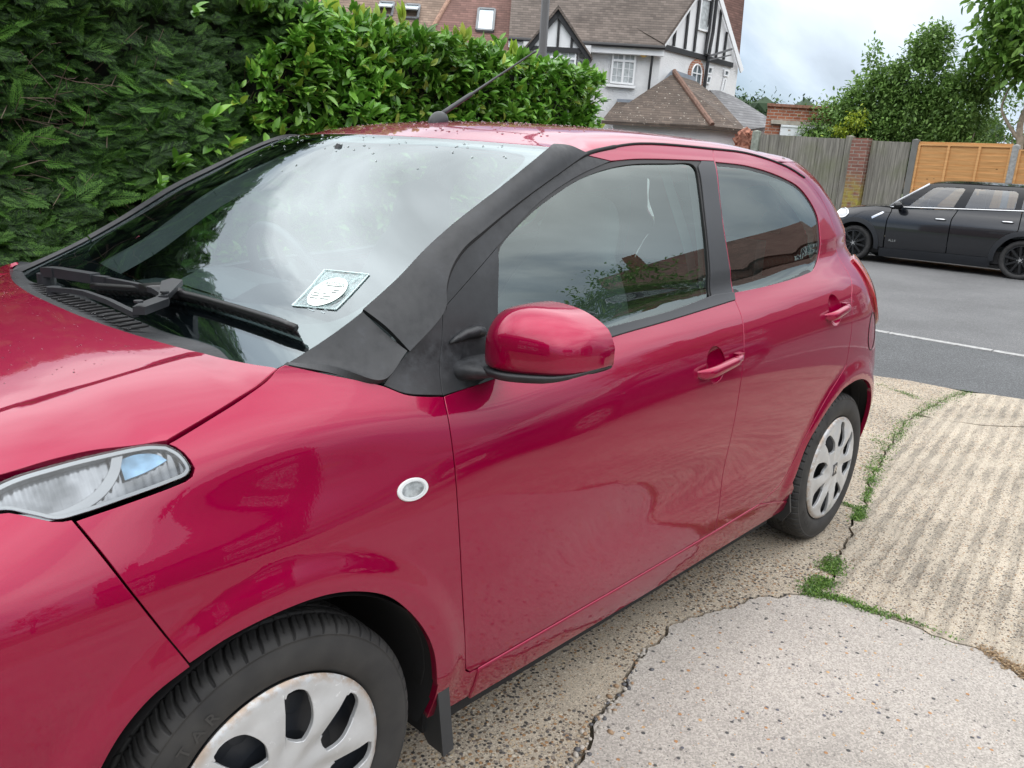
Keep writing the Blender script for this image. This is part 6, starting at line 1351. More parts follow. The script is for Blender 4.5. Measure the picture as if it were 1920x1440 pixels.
    b = MB(); poly_solid(b, [bw[0]*[1, 1, 0]-EXv*1.6+EYv*.02, bw[1]*[1, 1, 0]+EXv*.1+EYv*.05, bw[1]*[1, 1, 0]+EXv*.1+EYv*.05+UPZ*4.75, bw[0]*[1, 1, 0]-EXv*1.6+EYv*.02+UPZ*4.75], EYv*.4); b.build('bay_wall', ROUGHC, hs)
white_house()
# --- neighbouring house: red-brown roof with rooflights
def left_house():
    r = P3('roofL'); o0 = r[0]*[1, 1, 0]; hs = empty('neighbouring_house', (float(o0[0]), float(o0[1]), 0)); hs['off'] = [float(o0[0]), float(o0[1]), 0.]
    tag(hs, 'house with a big red-brown tiled roof and rooflights rising behind the laurel hedge', 'house')
    fn = -EYv; z0 = 4.35; eL = CAMP*[1, 1, 0]+EXv*-3.35+EYv*25.6; eR = CAMP*[1, 1, 0]+EXv*.3+EYv*25.6; k = 1.03
    eF = CAMP*[1, 1, 0]+EXv*-9+EYv*25.3
    def rp(p, t): return p+EYv*t+UPZ*(z0+k*t)
    b = MB(); poly_solid(b, [rp(eL, 0), rp(eR, 0), rp(eR, 3.6), rp(eL+EXv*1.45, 3.6)], -UPZ*.12); b.build('roof', TILER, hs)
    b = MB(); poly_solid(b, [rp(eF, -.1), rp(eL, -.1), rp(eL+EXv*1.40, 3.55), rp(eF, 3.55)], -UPZ*.12); b.build('adjoining_roof', TILEO, hs)
    b = MB(); b.tube([rp(eL, -.05)+UPZ*.03, rp(eL+EXv*1.45, 3.6)+UPZ*.03], .07, 8); b.build('hip_tiles', simple('hip_clay', (.30, .18, .13), .85, var=.3, sc=12), hs)
    b = MB(); b.add([tuple(eF), tuple(eR), tuple(eR+UPZ*z0), tuple(eF+UPZ*z0)], [(0, 1, 2, 3)]); b.build('wall', ROUGHC, hs)
    def rl(a, t, w_, L_, open_=False):
        p = CAMP*[1, 1, 0]+EXv*a+EYv*25.6; q0 = rp(p, t); up = (EYv+UPZ*k); up /= np.linalg.norm(up); n = np.cross(up, EXv); n = n if n[2] > 0 else -n
        b = MB(); c = [q0+n*.06, q0+EXv*w_+n*.06, q0+EXv*w_+up*L_+n*.06, q0+up*L_+n*.06]
        for i in range(4): b.bar(c[i], c[(i+1) % 4], .07, .09, up=tuple(n))
        f_ = b.build('rooflight', simple('rooflight_frame', (.16, .17, .18), .5), hs); b = MB()
        if open_:
            e_ = up*.75+n*.55; e_ /= np.linalg.norm(e_); m0 = c[3]-up*.5; poly_solid(b, [c[0]+n*.30+up*.05, c[1]+n*.30+up*.05, c[2]-up*.02, c[3]-up*.02], -n*.04)
        else: poly_solid(b, [c[0]+n*.01, c[1]+n*.01, c[2]+n*.01, c[3]+n*.01], -n*.03)
        g = b.build('pane', SKYG, hs); g.parent = f_; g.location = (0, 0, 0)
    rl(-1.70, .72, .50, .98); rl(-4.75, 1.0, .42, .62, True); rl(-3.95, .97, .42, .62, True)
left_house()
# --- garage behind the fence
def garage():
    q = P3('garage'); g = empty('garage', (float(q[0][0]), float(q[0][1]), 0)); g['off'] = [float(q[0][0]), float(q[0][1]), 0.]
    tag(g, 'red brick garage with a peeling white door behind the grey fence', 'garage'); b = MB()
    d = q[1]-q[0]; q1 = q[0]+d*1.6; dr = P3('gardoor'); poly_solid(b, [q[0], q1, q1*[1, 1, 0], q[0]*[1, 1, 0]], EYv*3+EXv*.95); b.build('wall', brick('garage_brick', (.30, .095, .05), (.40, .15, .08), (.42, .37, .32)), g)
    b = MB(); e = EXv*0; poly_solid(b, [q[0]+UPZ*.07-d*.02-EYv*.05, q1+UPZ*.07-EYv*.05, q1-EYv*.05, q[0]-d*.02-EYv*.05], EYv*3.1+EXv*.95); b.build('coping', simple('brick_coping', (.26, .13, .09), .9, var=.3, sc=20), g)
    b = MB(); a0, a1 = dr[0]-EYv*.04, dr[1]-EYv*.04+EXv*.8; poly_solid(b, [a0+UPZ*.10-EXv*.25, a1+UPZ*.10, a1+UPZ*.0, a0-EXv*.25], EYv*.1); b.build('lintel', simple('old_concrete', (.36, .33, .28), .9, var=.3), g)
    M = Mat('peeling_white_paint'); n = M.noise(7, 7, .7, M.vec((1, 1, 3))); M.set(Base_Color=M.mix(M.mr(n, .60, .63), (.74, .77, .79), (.26, .20, .15)), Roughness=.6)
    b = MB(); poly_solid(b, [a0-UPZ*.01, a1-UPZ*.01, a1*[1, 1, 0], a0*[1, 1, 0]], EYv*.03)
    for k in range(4): z = UPZ*(.02+.30*k); poly_solid(b, [a0-z-EYv*.02, a1-z-EYv*.02, a1-z-EYv*.02-UPZ*.04, a0-z-EYv*.02-UPZ*.04], EYv*.02)
    b.build('garage_door', M.m, g)
garage()
# ------------------------------------------------------------------ fences along the street
def oldwood():
    M = Mat('weathered_boards'); v = M.vec((1, 9, .5)); n = M.noise(3.2, 7, .65, v); c = M.ramp(n, [(.25, (.085, .080, .068)), (.5, (.19, .18, .155)), (.75, (.33, .31, .27))]); a = M.mr(M.noise(1.4, 4), .5, .7)
    M.set(Base_Color=M.mix(M.ma('MULTIPLY', a, .45), c, (.12, .14, .05)), Roughness=.9); M.bump(n, .5, .01); return M.m
OLDW = oldwood()
def neww():
    M = Mat('orange_lap_boards'); v = M.vec((1, .5, 8)); n = M.noise(4, 6, .6, v); kn = M.voro(3.4, M.vec((1, 1, 2.0))); c = M.ramp(n, [(.3, (.50, .25, .085)), (.7, (.70, .39, .16))])
    M.set(Base_Color=M.mix(M.mr(kn, .10, .05), c, (.16, .065, .02)), Roughness=.7); M.bump(n, .3, .005); return M.m
NEWW = neww()
CONC = simple('concrete_post', (.30, .30, .29), .9, var=.25, sc=20, bump=.3)
FX = -18.5
def zt_(y): return 2.17+(-y-2.35)*.0315
def old_fence(y0, y1, label):
    f = empty('board_fence', (FX, (y0+y1)/2, 0)); f['off'] = (FX, (y0+y1)/2, 0.); tag(f, label, 'fence', 'weathered board fence bays'); b = MB(); y = y0
    while y < y1-.03:
        w_ = min(rnd.uniform(.11, .155), y1-y); b.box((FX+rnd.uniform(-.012, .012), y+w_/2, zt_(y)/2-.01+rnd.uniform(-.006, .006)), (.022, w_-.004, zt_(y)), rz=rnd.uniform(-.05, .05)); y += w_
    b.build('boards', OLDW, f); b = MB()
    for z in (.4, 1.2, 1.95): b.box((FX-.05, (y0+y1)/2, z), (.05, y1-y0, .08))
    b.build('rail', OLDW, f)
old_fence(-7.92, -5.80, 'grey weathered close-board fence between the dark post and the brick pier')
old_fence(-5.22, -4.36, 'narrow greenish board fence between the brick pier and the orange fence')
def post(y, w_, label, mat=CONC, h=None, tp=0):
    b = MB(); z = h or zt_(y)+.05; b.add([(FX+sx*.06, y+sy*w_/2, zz_) for zz_ in (-.05, z) for sx, sy in ((-1, -1), (1, -1), (1, 1), (-1, 1))]+[(FX, y, z+.03)], [(0, 3, 2, 1), (0, 1, 5, 4), (1, 2, 6, 5), (2, 3, 7, 6), (3, 0, 4, 7), (4, 5, 8), (5, 6, 8), (6, 7, 8), (7, 4, 8)]); o = b.build('fence_post', mat); tag(o, label, 'fence post', 'fence posts')
post(-4.29, .13, 'dark weathered post where the grey boards meet the orange fence', simple('dark_post', (.15, .15, .14), .9))
post(-2.37, .12, 'pale concrete post between two orange fence panels')
post(-8.03, .18, 'lichened concrete post beside the rubble pier', simple('lichen_post', (.24, .26, .22), .9, var=.3, sc=12))
post(-5.71, .16, 'grey wooden post on the left side of the brick pier', OLDW)
b = MB(); b.box((FX, -5.43, 1.13), (.34, .36, 2.26)); b.box((FX, -5.43, 2.275), (.30, .33, .03)); o = b.build('brick_pier', brick('pier_brick', (.20, .085, .065), (.27, .12, .09), (.30, .26, .22), moss=True)); tag(o, 'tall dark red brick pier with yellow moss between two runs of grey fence', 'brick pier')
b = MB()
for i in range(26): b.add([(FX-.1+.16*x+rnd.gauss(0, .06), -8.38+.16*y+rnd.gauss(0, .08), 2.20+rnd.uniform(-.35, .22)+.10*z) for x, y, z in ico], icf)
b.box((FX-.1, -8.38, 1.0), (.4, .42, 2.1)); o = b.build('rubble_pier', simple('broken_brick', (.36, .16, .11), .9, var=.4, sc=14, bump=.6)); tag(o, 'broken red brick stub at the left end of the grey fence', 'brick pier')
def lap_panel(y0, y1, label):
    f = empty('lap_fence_panel', (FX, (y0+y1)/2, 0)); f['off'] = (FX, (y0+y1)/2, 0.); tag(f, label, 'fence panel', 'orange lap fence panels'); b = MB(); z = .1; zt = zt_((y0+y1)/2)-.02
    while z < zt-.05: b.box((FX-.004, (y0+y1)/2, z+.07), (.014, y1-y0, .15), M=Matrix.Rotation(.17, 3, 'Y')); z += .118
    b.build('slats', NEWW, f); b = MB()
    for y in (y0+.02, y0+(y1-y0)*.34, y0+(y1-y0)*.67, y1-.02): b.box((FX+.024, y, zt/2+.03), (.03, .045, zt-.06))
    b.build('batten', NEWW, f); b = MB(); b.box((FX, (y0+y1)/2, zt+.01), (.06, y1-y0, .035)); b.build('capping', NEWW, f)
lap_panel(-4.22, -2.43, 'orange lap fence panel straight behind the black car'); lap_panel(-2.31, -.45, 'orange lap fence panel at the right edge beyond the pale post')
# ------------------------------------------------------------------ shrubs, tree, far wood
def crownmat(n_, a, b_, c): return leafmat(n_, a, b_, c, .5, .35, .3)
SHM = [crownmat('shrub_leaf_green', (.09, .17, .04), (.16, .28, .065), (.24, .38, .11)), crownmat('shrub_leaf_yellow', (.20, .28, .02), (.32, .40, .03), (.42, .48, .06)), crownmat('tree_leaf', (.09, .19, .03), (.15, .29, .05), (.23, .38, .08))]
BARK = simple('pale_bark', (.30, .25, .19), .9, var=.3, sc=15, bump=.3)
LF = (np.array([(0, 0, 0), (.35, -.24, .03), (.75, -.17, 0), (1, 0, -.10), (.75, .17, 0), (.35, .24, .03)]), np.array([(0, 1, 2, 3), (0, 3, 4, 5)]))
def crown(name, blobs, n, ls, mat, parent, droop=.2):
    "blobs: (x,y,z,rx,ry,rz) leaves gather towards the outside of each, in sprays"
    T_ = []; D = []
    vol = np.array([q[3]*q[4]+q[3]*q[5] for q in blobs]); vol = vol/vol.sum()
    for q, v in zip(blobs, vol):
        m = max(4, int(n*v/9)); u = NR.normal(0, 1, (m, 3)); u /= np.linalg.norm(u, axis=1)[:, None]; r = NR.uniform(.35, 1.0, m)**.6; r *= 1+.22*np.sin(u[:, 0]*7+q[0])*np.sin(u[:, 2]*6+q[1]*3)
        c = np.array(q[:3])+u*r[:, None]*np.array(q[3:]); cc_ = np.repeat(c, 9, 0)+NR.normal(0, ls*.9, (m*9, 3)); T_.append(cc_); D.append(np.repeat(u, 9, 0)*.6+NR.normal(0, .6, (m*9, 3))+[0, 0, -droop])
    T_ = np.vstack(T_); D = np.vstack(D); N_ = len(T_); up = np.c_[NR.normal(0, .5, (N_, 2)), np.ones(N_)]
    return instances(name, LF[0], LF[1], T_, basis(D, up, NR.uniform(.6, 1.3, N_)*ls), mat, parent)
def shrub(x, y, blobs, n, ls, mat, label, stems, cat='shrub', group='shrubs behind the street fence'):
    s_ = empty('shrub' if cat == 'shrub' else 'tree', (x, y, 0)); s_['off'] = (x, y, 0.); tag(s_, label, cat, group); crown('crown', [(x+a, y+b_, z, rx, ry, rz) for a, b_, z, rx, ry, rz in blobs], n, ls, mat, s_)
    b = MB()
    for (dx, dy, h, lx, ly, r) in stems:
        pts = [(x+dx, y+dy, 0), (x+dx+lx*.3+rnd.gauss(0, .03), y+dy+ly*.25, h*.35), (x+dx+lx*.55, y+dy+ly*.6+rnd.gauss(0, .05), h*.7), (x+dx+lx, y+dy+ly, h)]
        b.tube([tuple(p) for p in crom(pts, 4)], list(np.linspace(r, r*.4, 13)), 7)
    b.build('trunk', BARK, s_, True); return s_
rs = lambda k, r=.022: [(rnd.uniform(-.25, .25), rnd.uniform(-.4, .4), rnd.uniform(2.1, 2.9), rnd.uniform(-.3, .3), rnd.uniform(-.6, .6), rnd.uniform(r*.7, r*1.4)) for _ in range(k)]
shrub(-20.4, -6.95, [(0, 0, 2.55, .7, .75, .75), (0, .5, 3.0, .6, .6, .5), (.1, -.25, 2.2, .6, .5, .5), (0, .3, 2.0, .7, .7, .6)], 8840, .105, SHM[0], 'rounded dark green shrub at the left end of the greenery, beside the brick garage', rs(5))
shrub(-20.6, -6.1, [(0, 0, 3.2, .7, .7, .8), (0, -.2, 4.25, .12, .14, .42), (0, .3, 3.7, .5, .45, .5), (.2, 0, 2.4, .7, .8, .7)], 9180, .105, SHM[0], 'leafy green shrub with one thin spire sticking up above its crown', rs(5))
shrub(-20.7, -5.15, [(0, 0, 3.7, .8, .7, .75), (0, .1, 4.45, .5, .42, .42), (0, 0, 2.7, .8, .85, .9), (0, .2, 4.75, .25, .22, .2)], 12240, .105, SHM[0], 'tallest dense green shrub in the middle of the row behind the brick pier', rs(7))
shrub(-20.5, -4.15, [(0, 0, 3.1, .7, .7, .9), (0, .3, 3.75, .5, .5, .5), (0, 0, 2.3, .6, .6, .5)], 8840, .105, SHM[0], 'dark green shrub above the left end of the orange fence', rs(8))
shrub(-19.6, -6.05, [(0, 0, 2.75, .22, .22, .22), (0, -.35, 2.45, .2, .2, .2)], 500, .075, SHM[1], 'small bright yellow-green bush just above the grey fence', rs(2, .015))
shrub(-22.2, -3.0, [(0, 0, 2.8, 1.2, 1.3, 1.4), (0, 1.6, 2.8, 1.0, 1.2, 1.4), (-.5, -1.8, 2.7, 1.2, 1.2, 1.3), (-.5, -3.4, 2.4, 1.2, 1.2, 1.2)], 9000, .10, SHM[0], 'deep shaded thicket filling the garden at the back of the row', rs(16, .03))
# the tree at the right: leaning forked pale trunk, open crown of big leaves
tr_ = empty('tree', (-19.9, -2.55, 0)); tr_['off'] = (-19.9, -2.55, 0.); tag(tr_, 'slender pale-barked tree with big bright leaves at the top right corner', 'tree')
b = MB(); zz0 = 0
b.tube([tuple(p) for p in crom([(-19.9, -2.62, 0), (-19.9, -2.63, 1.6), (-19.9, -2.62, 2.25), (-19.9, -2.70, 2.75), (-19.9, -2.60, 3.3), (-19.9, -2.72, 3.75), (-19.9, -2.85, 4.3), (-19.9, -2.6, 5.0)], 4)], list(np.linspace(.085, .035, 29)), 9)
b.tube([tuple(p) for p in crom([(-19.9, -2.62, 2.35), (-19.9, -2.95, 2.75), (-19.9, -3.12, 3.05), (-19.9, -3.05, 3.5)], 5)], list(np.linspace(.045, .015, 16)), 7)
b.tube([tuple(p) for p in crom([(-19.9, -2.68, 3.7), (-19.9, -3.2, 4.3), (-19.9, -3.5, 4.6)], 5)], list(np.linspace(.035, .012, 11)), 7)
b.tube([tuple(p) for p in crom([(-19.9, -2.6, 2.6), (-19.9, -2.3, 2.3), (-19.9, -2.1, 1.9)], 5)], list(np.linspace(.02, .010, 11)), 7)
b.build('trunk', BARK, tr_, True)
crown('crown', [(-19.9, -2.75, 4.5, .8, .85, .65), (-19.9, -3.45, 4.7, .5, .42, .35), (-19.9, -2.2, 4.4, .9, .8, .8), (-19.9, -3.3, 5.3, .9, .8, .6), (-19.9, -2.0, 5.6, 1.2, 1.3, .9), (-19.9, -3.0, 4.15, .5, .5, .25), (-19.9, -3.65, 4.25, .42, .42, .36), (-19.9, -3.2, 3.85, .38, .42, .30), (-19.9, -2.3, 3.7, .6, .5, .5)], 6000, .19, SHM[2], tr_, .5)
# far wooded hillside
def wood():
    T_ = []; c0 = P3('tree0')
    prof = [(float(p @ EXv - CAMP @ EXv), float(p[2])) for p in c0]; a = np.array([q[0] for q in prof]); z = np.array([q[1] for q in prof])
    for i in range(70):
        aa = rnd.uniform(a[0]-35, a[-1]+30); zt = np.interp(aa, a, z)+rnd.uniform(-1.6, .8); bb = 160+rnd.uniform(-6, 12); r = rnd.uniform(2.4, 4.2); p = CAMP*[1, 1, 0]+EXv*aa+EYv*bb
        T_.append((p[0], p[1], zt-r*.9, r, r, r*.9)); T_.append((p[0], p[1], zt-r*2.4, r*1.3, r*1.3, r*1.4)); T_.append((p[0], p[1], zt-r*4.2, r*1.5, r*1.5, r*1.6))
    FWC = [tuple(q) for q in T_]
    o = crown('far_wood', T_, 60000, .75, leafmat('far_leaf', (.035, .065, .03), (.055, .10, .04), (.09, .15, .055), .7, .2, .1), None); tag(o, kind='stuff'); b = MB()
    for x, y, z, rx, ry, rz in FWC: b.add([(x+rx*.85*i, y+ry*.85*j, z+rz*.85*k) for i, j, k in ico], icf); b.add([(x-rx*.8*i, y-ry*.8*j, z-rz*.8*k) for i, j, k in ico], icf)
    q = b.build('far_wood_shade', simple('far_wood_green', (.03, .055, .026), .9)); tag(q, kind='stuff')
    p = CAMP*[1, 1, 0]+EXv*52+EYv*172; b = MB(); b.add([tuple(p-EXv*90), tuple(p+EXv*90), tuple(p+EXv*90+UPZ*9+EYv*20), tuple(p-EXv*90+UPZ*9+EYv*20)], [(0, 1, 2, 3)]); h_ = b.build('hill', simple('hill_green', (.03, .055, .025), .95)); tag(h_, kind='structure')
wood()
# lamp post
b = MB(); lp = P3('lamp', 1)*[1, 1, 0]; b.tube([tuple(lp+UPZ*z) for z in (-.1, 1.0, 1.02, 5.6)], [.085, .085, .07, .055], 16); 
lq = empty('lamp_post', tuple(map(float, lp))); lq['off'] = tuple(map(float, lp)); tag(lq, 'black street lamp column standing behind the laurel hedge in front of the white house', 'lamp post'); b.build('column', PIPE, lq, True)
b = MB(); b.tube([tuple(lp+UPZ*5.6), tuple(lp+UPZ*5.95+np.array([.2, .1, 0])), tuple(lp+UPZ*6.0+np.array([.7, .35, 0]))], .03, 8); b.box(tuple(lp+UPZ*6.0+np.array([.9, .45, 0])), (.55, .22, .12), rz=.46); b.build('lantern', PIPE, lq)
# ------------------------------------------------------------------ the black car parked across the street
def black_car():
    root = empty('parked_car', (-15.95, -2.60, -.10), -PI/2); tag(root, 'black five-door hatchback with black alloy wheels parked across the street before the fence', 'car')
    BP = simple('black_paint', (.004, .005, .008), .25, var=.02, coat=1); FL = simple('arch_plastic', (.014, .016, .020), .5); BG_ = glass('light_car_glass', (.52, .60, .66), 2.3); AL = simple('black_alloy', (.02, .021, .023), .3, .3)
    SP = Spl([(.10, .82), (.25, .87), (.40, .895), (.60, .905), (.75, .90), (.88, .875), (.98, .84), (1.04, .815), (1.12, .795), (1.3, .74), (1.45, .675), (1.52, .63), (1.6, .55)])
    EF = Spl([(.1, 1.95), (.5, 2.02), (.8, 1.98), (.95, 1.80), (1.1, 1.5), (1.6, 1.4)]); ER = Spl([(.1, -2.10), (.5, -2.16), (.9, -2.14), (1.2, -2.08), (1.45, -1.98), (1.6, -1.9)])
    def SM(x, z):
        x = np.asarray(x, float); z = np.asarray(z, float); y = SP(z)-FR(np.clip(x-ER(z), 0, 4))*.9-FR(np.clip(EF(z)-x, 0, 4)); return y
    def FM(x, z): y = SM(x, z); return np.stack([x+0*y, y, z+0*y], -1)
    def arc(cx, r, a0, a1, n=16): return [(cx+r*math.cos(math.radians(a)), .325+r*math.sin(math.radians(a))) for a in np.linspace(a0, a1, n)]
    wf, wr = 1.41, -1.38
    pol = {'front_wing': [(1.98, .30), (2.0, .6), (1.95, .78), (1.80, .90), (1.60, .965), (1.10, 1.03), (.84, 1.02), (.82, .98), (.86, .80), (.84, .30)]+arc(wf, .40, 184, -4),
           'front_door': [(.82, 1.0), (-.27, 1.065), (-.21, .90), (-.23, .31), (.83, .29), (.85, .80), (.81, .97)],
           'rear_door': [(-.28, 1.065), (-1.24, 1.115), (-1.26, .80), (-1.18, .70), (-.98, .42), (-.96, .32), (-.24, .31), (-.22, .90)],
           'rear_wing': [(-1.25, 1.115), (-1.9, 1.15), (-2.10, 1.12), (-2.14, .9), (-2.15, .5), (-2.10, .30)]+arc(wr, .40, 184, -4)[::-1][::-1]+[(-.98, .44), (-1.19, .71), (-1.27, .81)],
           'sill': [(.92, .29), (-.94, .32), (-.94, .15), (.92, .13)]}
    sd = {}
    for mir in SIDES:
        for k, p in pol.items():
            if k == 'rear_wing': p = [(-1.25, 1.115), (-1.9, 1.15), (-2.09, 1.12), (-2.125, .9), (-2.15, .5), (-2.08, .28), (-1.80, .28)]+arc(wr, .40, 182, 0)+[(-.97, .44), (-1.19, .71), (-1.27, .81)]
            if k == 'front_wing': p = [(1.82, .28), (1.93, .30), (2.0, .5), (1.96, .78), (1.80, .90), (1.60, .965), (1.10, 1.03), (.84, 1.02), (.82, .98), (.86, .80), (.85, .30)]+arc(wf, .40, 182, -2)
            sd[k, mir] = panel(k, resample(np.array(p+[p[0]]), .04)[:-1], FM, FL if k == 'sill' else BP, root, h=.05, gap=.004, sgn=-1, mirror=mir, depth=.03)
        green = [(.86, 1.03), (.72, 1.17), (.30, 1.475), (.10, 1.50), (-1.2, 1.50), (-1.72, 1.46), (-1.97, 1.30), (-2.05, 1.15), (-1.25, 1.125)]
        g1 = [(.56, 1.065), (.23, 1.405), (.15, 1.435), (-.25, 1.445), (-.30, 1.42), (-.19, 1.10)]; g2 = [(-.44, 1.445), (-1.06, 1.44), (-1.12, 1.40), (-1.13, 1.14), (-.37, 1.105)]; g3 = [(-1.22, 1.42), (-1.66, 1.38), (-1.84, 1.20), (-1.22, 1.145)]
        G_ = [resample(np.array(g+[g[0]]), .03)[:-1] for g in (g1, g2, g3)]
        panel('window_surround', resample(np.array(green+[green[0]]), .03)[:-1], FM, GLOSSB, root, h=.05, gap=0, sgn=-1, mirror=mir, holes=G_, hgap=0)
        for g in G_: panel('side_window', g, FM, BG_, root, h=.06, gap=-.004, off=-.006, sgn=-1, mirror=mir, depth=.004)
        for cx in (wf, wr):
            a = arc(cx, .395, -8, 188, 40); o = arc(cx, .475, 188, -8, 40); panel('arch_flare', np.array(a+o), FM, FL, root, h=.04, gap=0, off=.014, sgn=-1, mirror=mir, depth=.03)
        sg = -1 if mir else 1
        b = MB(); pts = [(x, sg*(float(SM(x, z))+.006), z) for x, z in zip(np.linspace(.86, -1.98, 40), np.interp(np.linspace(.86, -1.98, 40), [-1.98, .86], [1.155, 1.035]))]; b.tube(pts, .012, 6); b.build('chrome_strip', CHROME, root, True)
        for (x, z) in ((-.04, .885), (-1.08, .93)):
            b = MB(); y = float(SM(x, z)); b.tube([(x+.09, sg*(y+.005), z), (x+.06, sg*(y+.035), z+.002), (x-.06, sg*(y+.037), z+.002), (x-.09, sg*(y+.005), z)], .013, 8); b.build('door_handle', CHROME, root, True)
        b = MB(); b.prism([(1.12, .80), (.96, .90), (.93, .935), (.965, .945), (1.14, .835)], lambda u, v: (u, sg*(float(SM(u, v))+.012), v), lambda u, v: (u, sg*(float(SM(u, v))-.01), v)); v_ = b.build('side_scuttle', CHROME, root)
        # mirror: rounded cap on a foot
        V = []; Fc = []; c = (.66, .99, 1.075)
        for i in range(9):
            for j in range(14):
                t, p = PI*i/8, 2*PI*j/14; V.append((c[0]+.085*math.sin(t)*math.cos(p), sg*(c[1]+.125*math.cos(t)), c[2]+.075*math.sin(t)*math.sin(p)))
        Fc = [(i*14+j, i*14+(j+1) % 14, (i+1)*14+(j+1) % 14, (i+1)*14+j) for i in range(8) for j in range(14)]
        m_ = mesh('door_mirror', V, Fc, GLOSSB, root, True); b = MB(); b.bar((.68, sg*.84, 1.02), (.67, sg*.95, 1.03), .06, .05); q = b.build('mirror_foot', FL, root); q.parent = m_
        # headlight: glass dome in a chrome ring
        y0 = .70; ring = [(1.80+.09*math.sin(t)*.55+.03*math.cos(t), sg*(y0+.03+.05*math.sin(t)), .86+.115*math.cos(t)) for t in np.linspace(0, 2*PI, 25)]
        b = MB(); pts = [(1.70+.115*math.cos(t), sg*(float(SM(1.70+.115*math.cos(t), .86+.085*math.sin(t)))+.008), .86+.085*math.sin(t)) for t in np.linspace(0, 2*PI, 33)]; b.tube(pts, .014, 6, caps=False); hl = b.build('headlight', CHROME, root, True)
        el = np.array([(1.70+.108*math.cos(t), .86+.078*math.sin(t)) for t in np.linspace(0, 2*PI, 30, endpoint=False)]); q = panel('lens', el, FM, WHITE, root, h=.03, gap=0, off=.004, sgn=-1, mirror=mir); q.parent = hl
        for cx in (wf, wr):
            wh = empty('wheel'); wh.parent = root; wh.location = (cx, sg*.865, .325); wh.rotation_euler = (0, 0, 0 if sg > 0 else PI)
            b = MB(); prf = [(.235, -.03), (.245, -.005), (.29, .005), (.318, -.012), (.327, -.04), (.327, -.17), (.30, -.20), (.235, -.19)]; n = 48
            V = [(r*math.cos(2*PI*k/n), y, r*math.sin(2*PI*k/n)) for r, y in prf for k in range(n)]
            b.add(V, [(i*n+k, (i+1)*n+k, (i+1)*n+(k+1) % n, i*n+(k+1) % n) for i in range(len(prf)-1) for k in range(n)]); b.build('tyre', TYRE, wh, True)
            b = MB(); prf = [(.240, -.012), (.225, -.010), (.218, -.03), (.21, -.12), (.10, -.12)]; V = [(r*math.cos(2*PI*k/n), y, r*math.sin(2*PI*k/n)) for r, y in prf for k in range(n)]
            b.add(V, [(i*n+k, (i+1)*n+k, (i+1)*n+(k+1) % n, i*n+(k+1) % n) for i in range(len(prf)-1) for k in range(n)])
            for k in range(10):
                a = 2*PI*(k+.3)/10; b.bar((.035*math.cos(a), -.012, .035*math.sin(a)), (.222*math.cos(a), -.016, .222*math.sin(a)), .034, .022, up=(0, 1, 0))
            b.tube([(0, -.03, 0), (0, .0, 0)], .055, 16); b.build('rim', AL, wh)
            b = MB(); b.tube([(0, 0, 0), (0, .003, 0)], .025, 16)
            for k in range(5): a = 2*PI*k/5; b.tube([(.042*math.cos(a), -.004, .042*math.sin(a)), (.042*math.cos(a), .002, .042*math.sin(a))], .008, 8)
            b.build('wheel_bolts', CHROME, wh)
    # small all-wheel-drive badge on the near side door
    V, Fc = text_mesh('ALL4', .060, .004); b = MB(); b.add([(.70-(v[0]), float(SM(.7, .44))+.010-v[2]*.5, .44+v[1]+.0*v[0]) for v in V], [f[::-1] for f in Fc]); b.build('door_badge', CHROME, root)
    # roof, windscreen, bonnet, nose and tail
    def top_loft(name, prof, mat, crown=.035, th=.02):
        L_ = [(x, float(SM(x, min(z, 1.6))), z) for x, z in prof]; M_ = [(x+.0, 0, z+crown) for x, z in prof]; m1 = [(x, y*.6, z+crown*.72) for x, y, z in L_]; m2 = [(x, -y, z) for x, y, z in m1]; R2 = [(x, -y, z) for x, y, z in L_]
        return loft(name, [L_, m1, M_, m2, R2], 24, 30, mat, root, th=th)
    top_loft('roof', [(.30, 1.475), (.10, 1.505), (-.5, 1.52), (-1.2, 1.505), (-1.72, 1.465), (-1.98, 1.40)], BP, .06)
    top_loft('bonnet', [(1.90, .80), (1.80, .90), (1.60, .965), (1.3, 1.01), (1.0, 1.04), (.88, 1.045)], BP, .05)
    E_ = [(.87, .79, 1.045), (.72, .76, 1.17), (.5, .70, 1.33), (.30, .65, 1.475)]
    loft('windscreen', [E_, [(x+.07, y*.5, z+.02) for x, y, z in E_], [(x+.09, 0, z+.025) for x, y, z in E_], [(x+.07, -y*.5, z+.02) for x, y, z in E_], [(x, -y, z) for x, y, z in E_]], 14, 20, BG_, root, th=.001)
    for sg in (1, -1): b = MB(); b.tube([(x, sg*(y+.02), z) for x, y, z in E_], .022, 8); b.build('windscreen_pillar', simple('silver_pillar', (.45, .46, .48), .3, .5) if sg > 0 else GLOSSB, root, True)
    zf_ = [.28, .5, .65, .80]; e = [(float(EF(z))-.04, float(SM(float(EF(z))-.04, z)), z) for z in zf_]
    loft('nose', [e, [(x+.10, y*.6, z) for x, y, z in e], [(x+.13, 0, z) for x, y, z in e], [(x+.10, -y*.6, z) for x, y, z in e], [(x, -y, z) for x, y, z in e]], 14, 20, BP, root, flipn=True)
    zf_ = [.28, .6, .9, 1.1, 1.3, 1.44]; e = [(float(ER(z))+.03, float(SM(float(ER(z))+.03, z)), z) for z in zf_]
    loft('tailgate', [e, [(x-.05, y*.6, z) for x, y, z in e], [(x-.07, 0, z) for x, y, z in e], [(x-.05, -y*.6, z) for x, y, z in e], [(x, -y, z) for x, y, z in e]], 14, 20, BP, root)
    b = MB(); b.box((0, 0, .25), (3.9, 1.5, .12)); b.box((-.2, 0, .32), (2.0, 1.66, .2)); b.box((1.45, 0, .75), (.7, 1.2, .35)); b.build('underbody', DARK, root)
    b = MB()
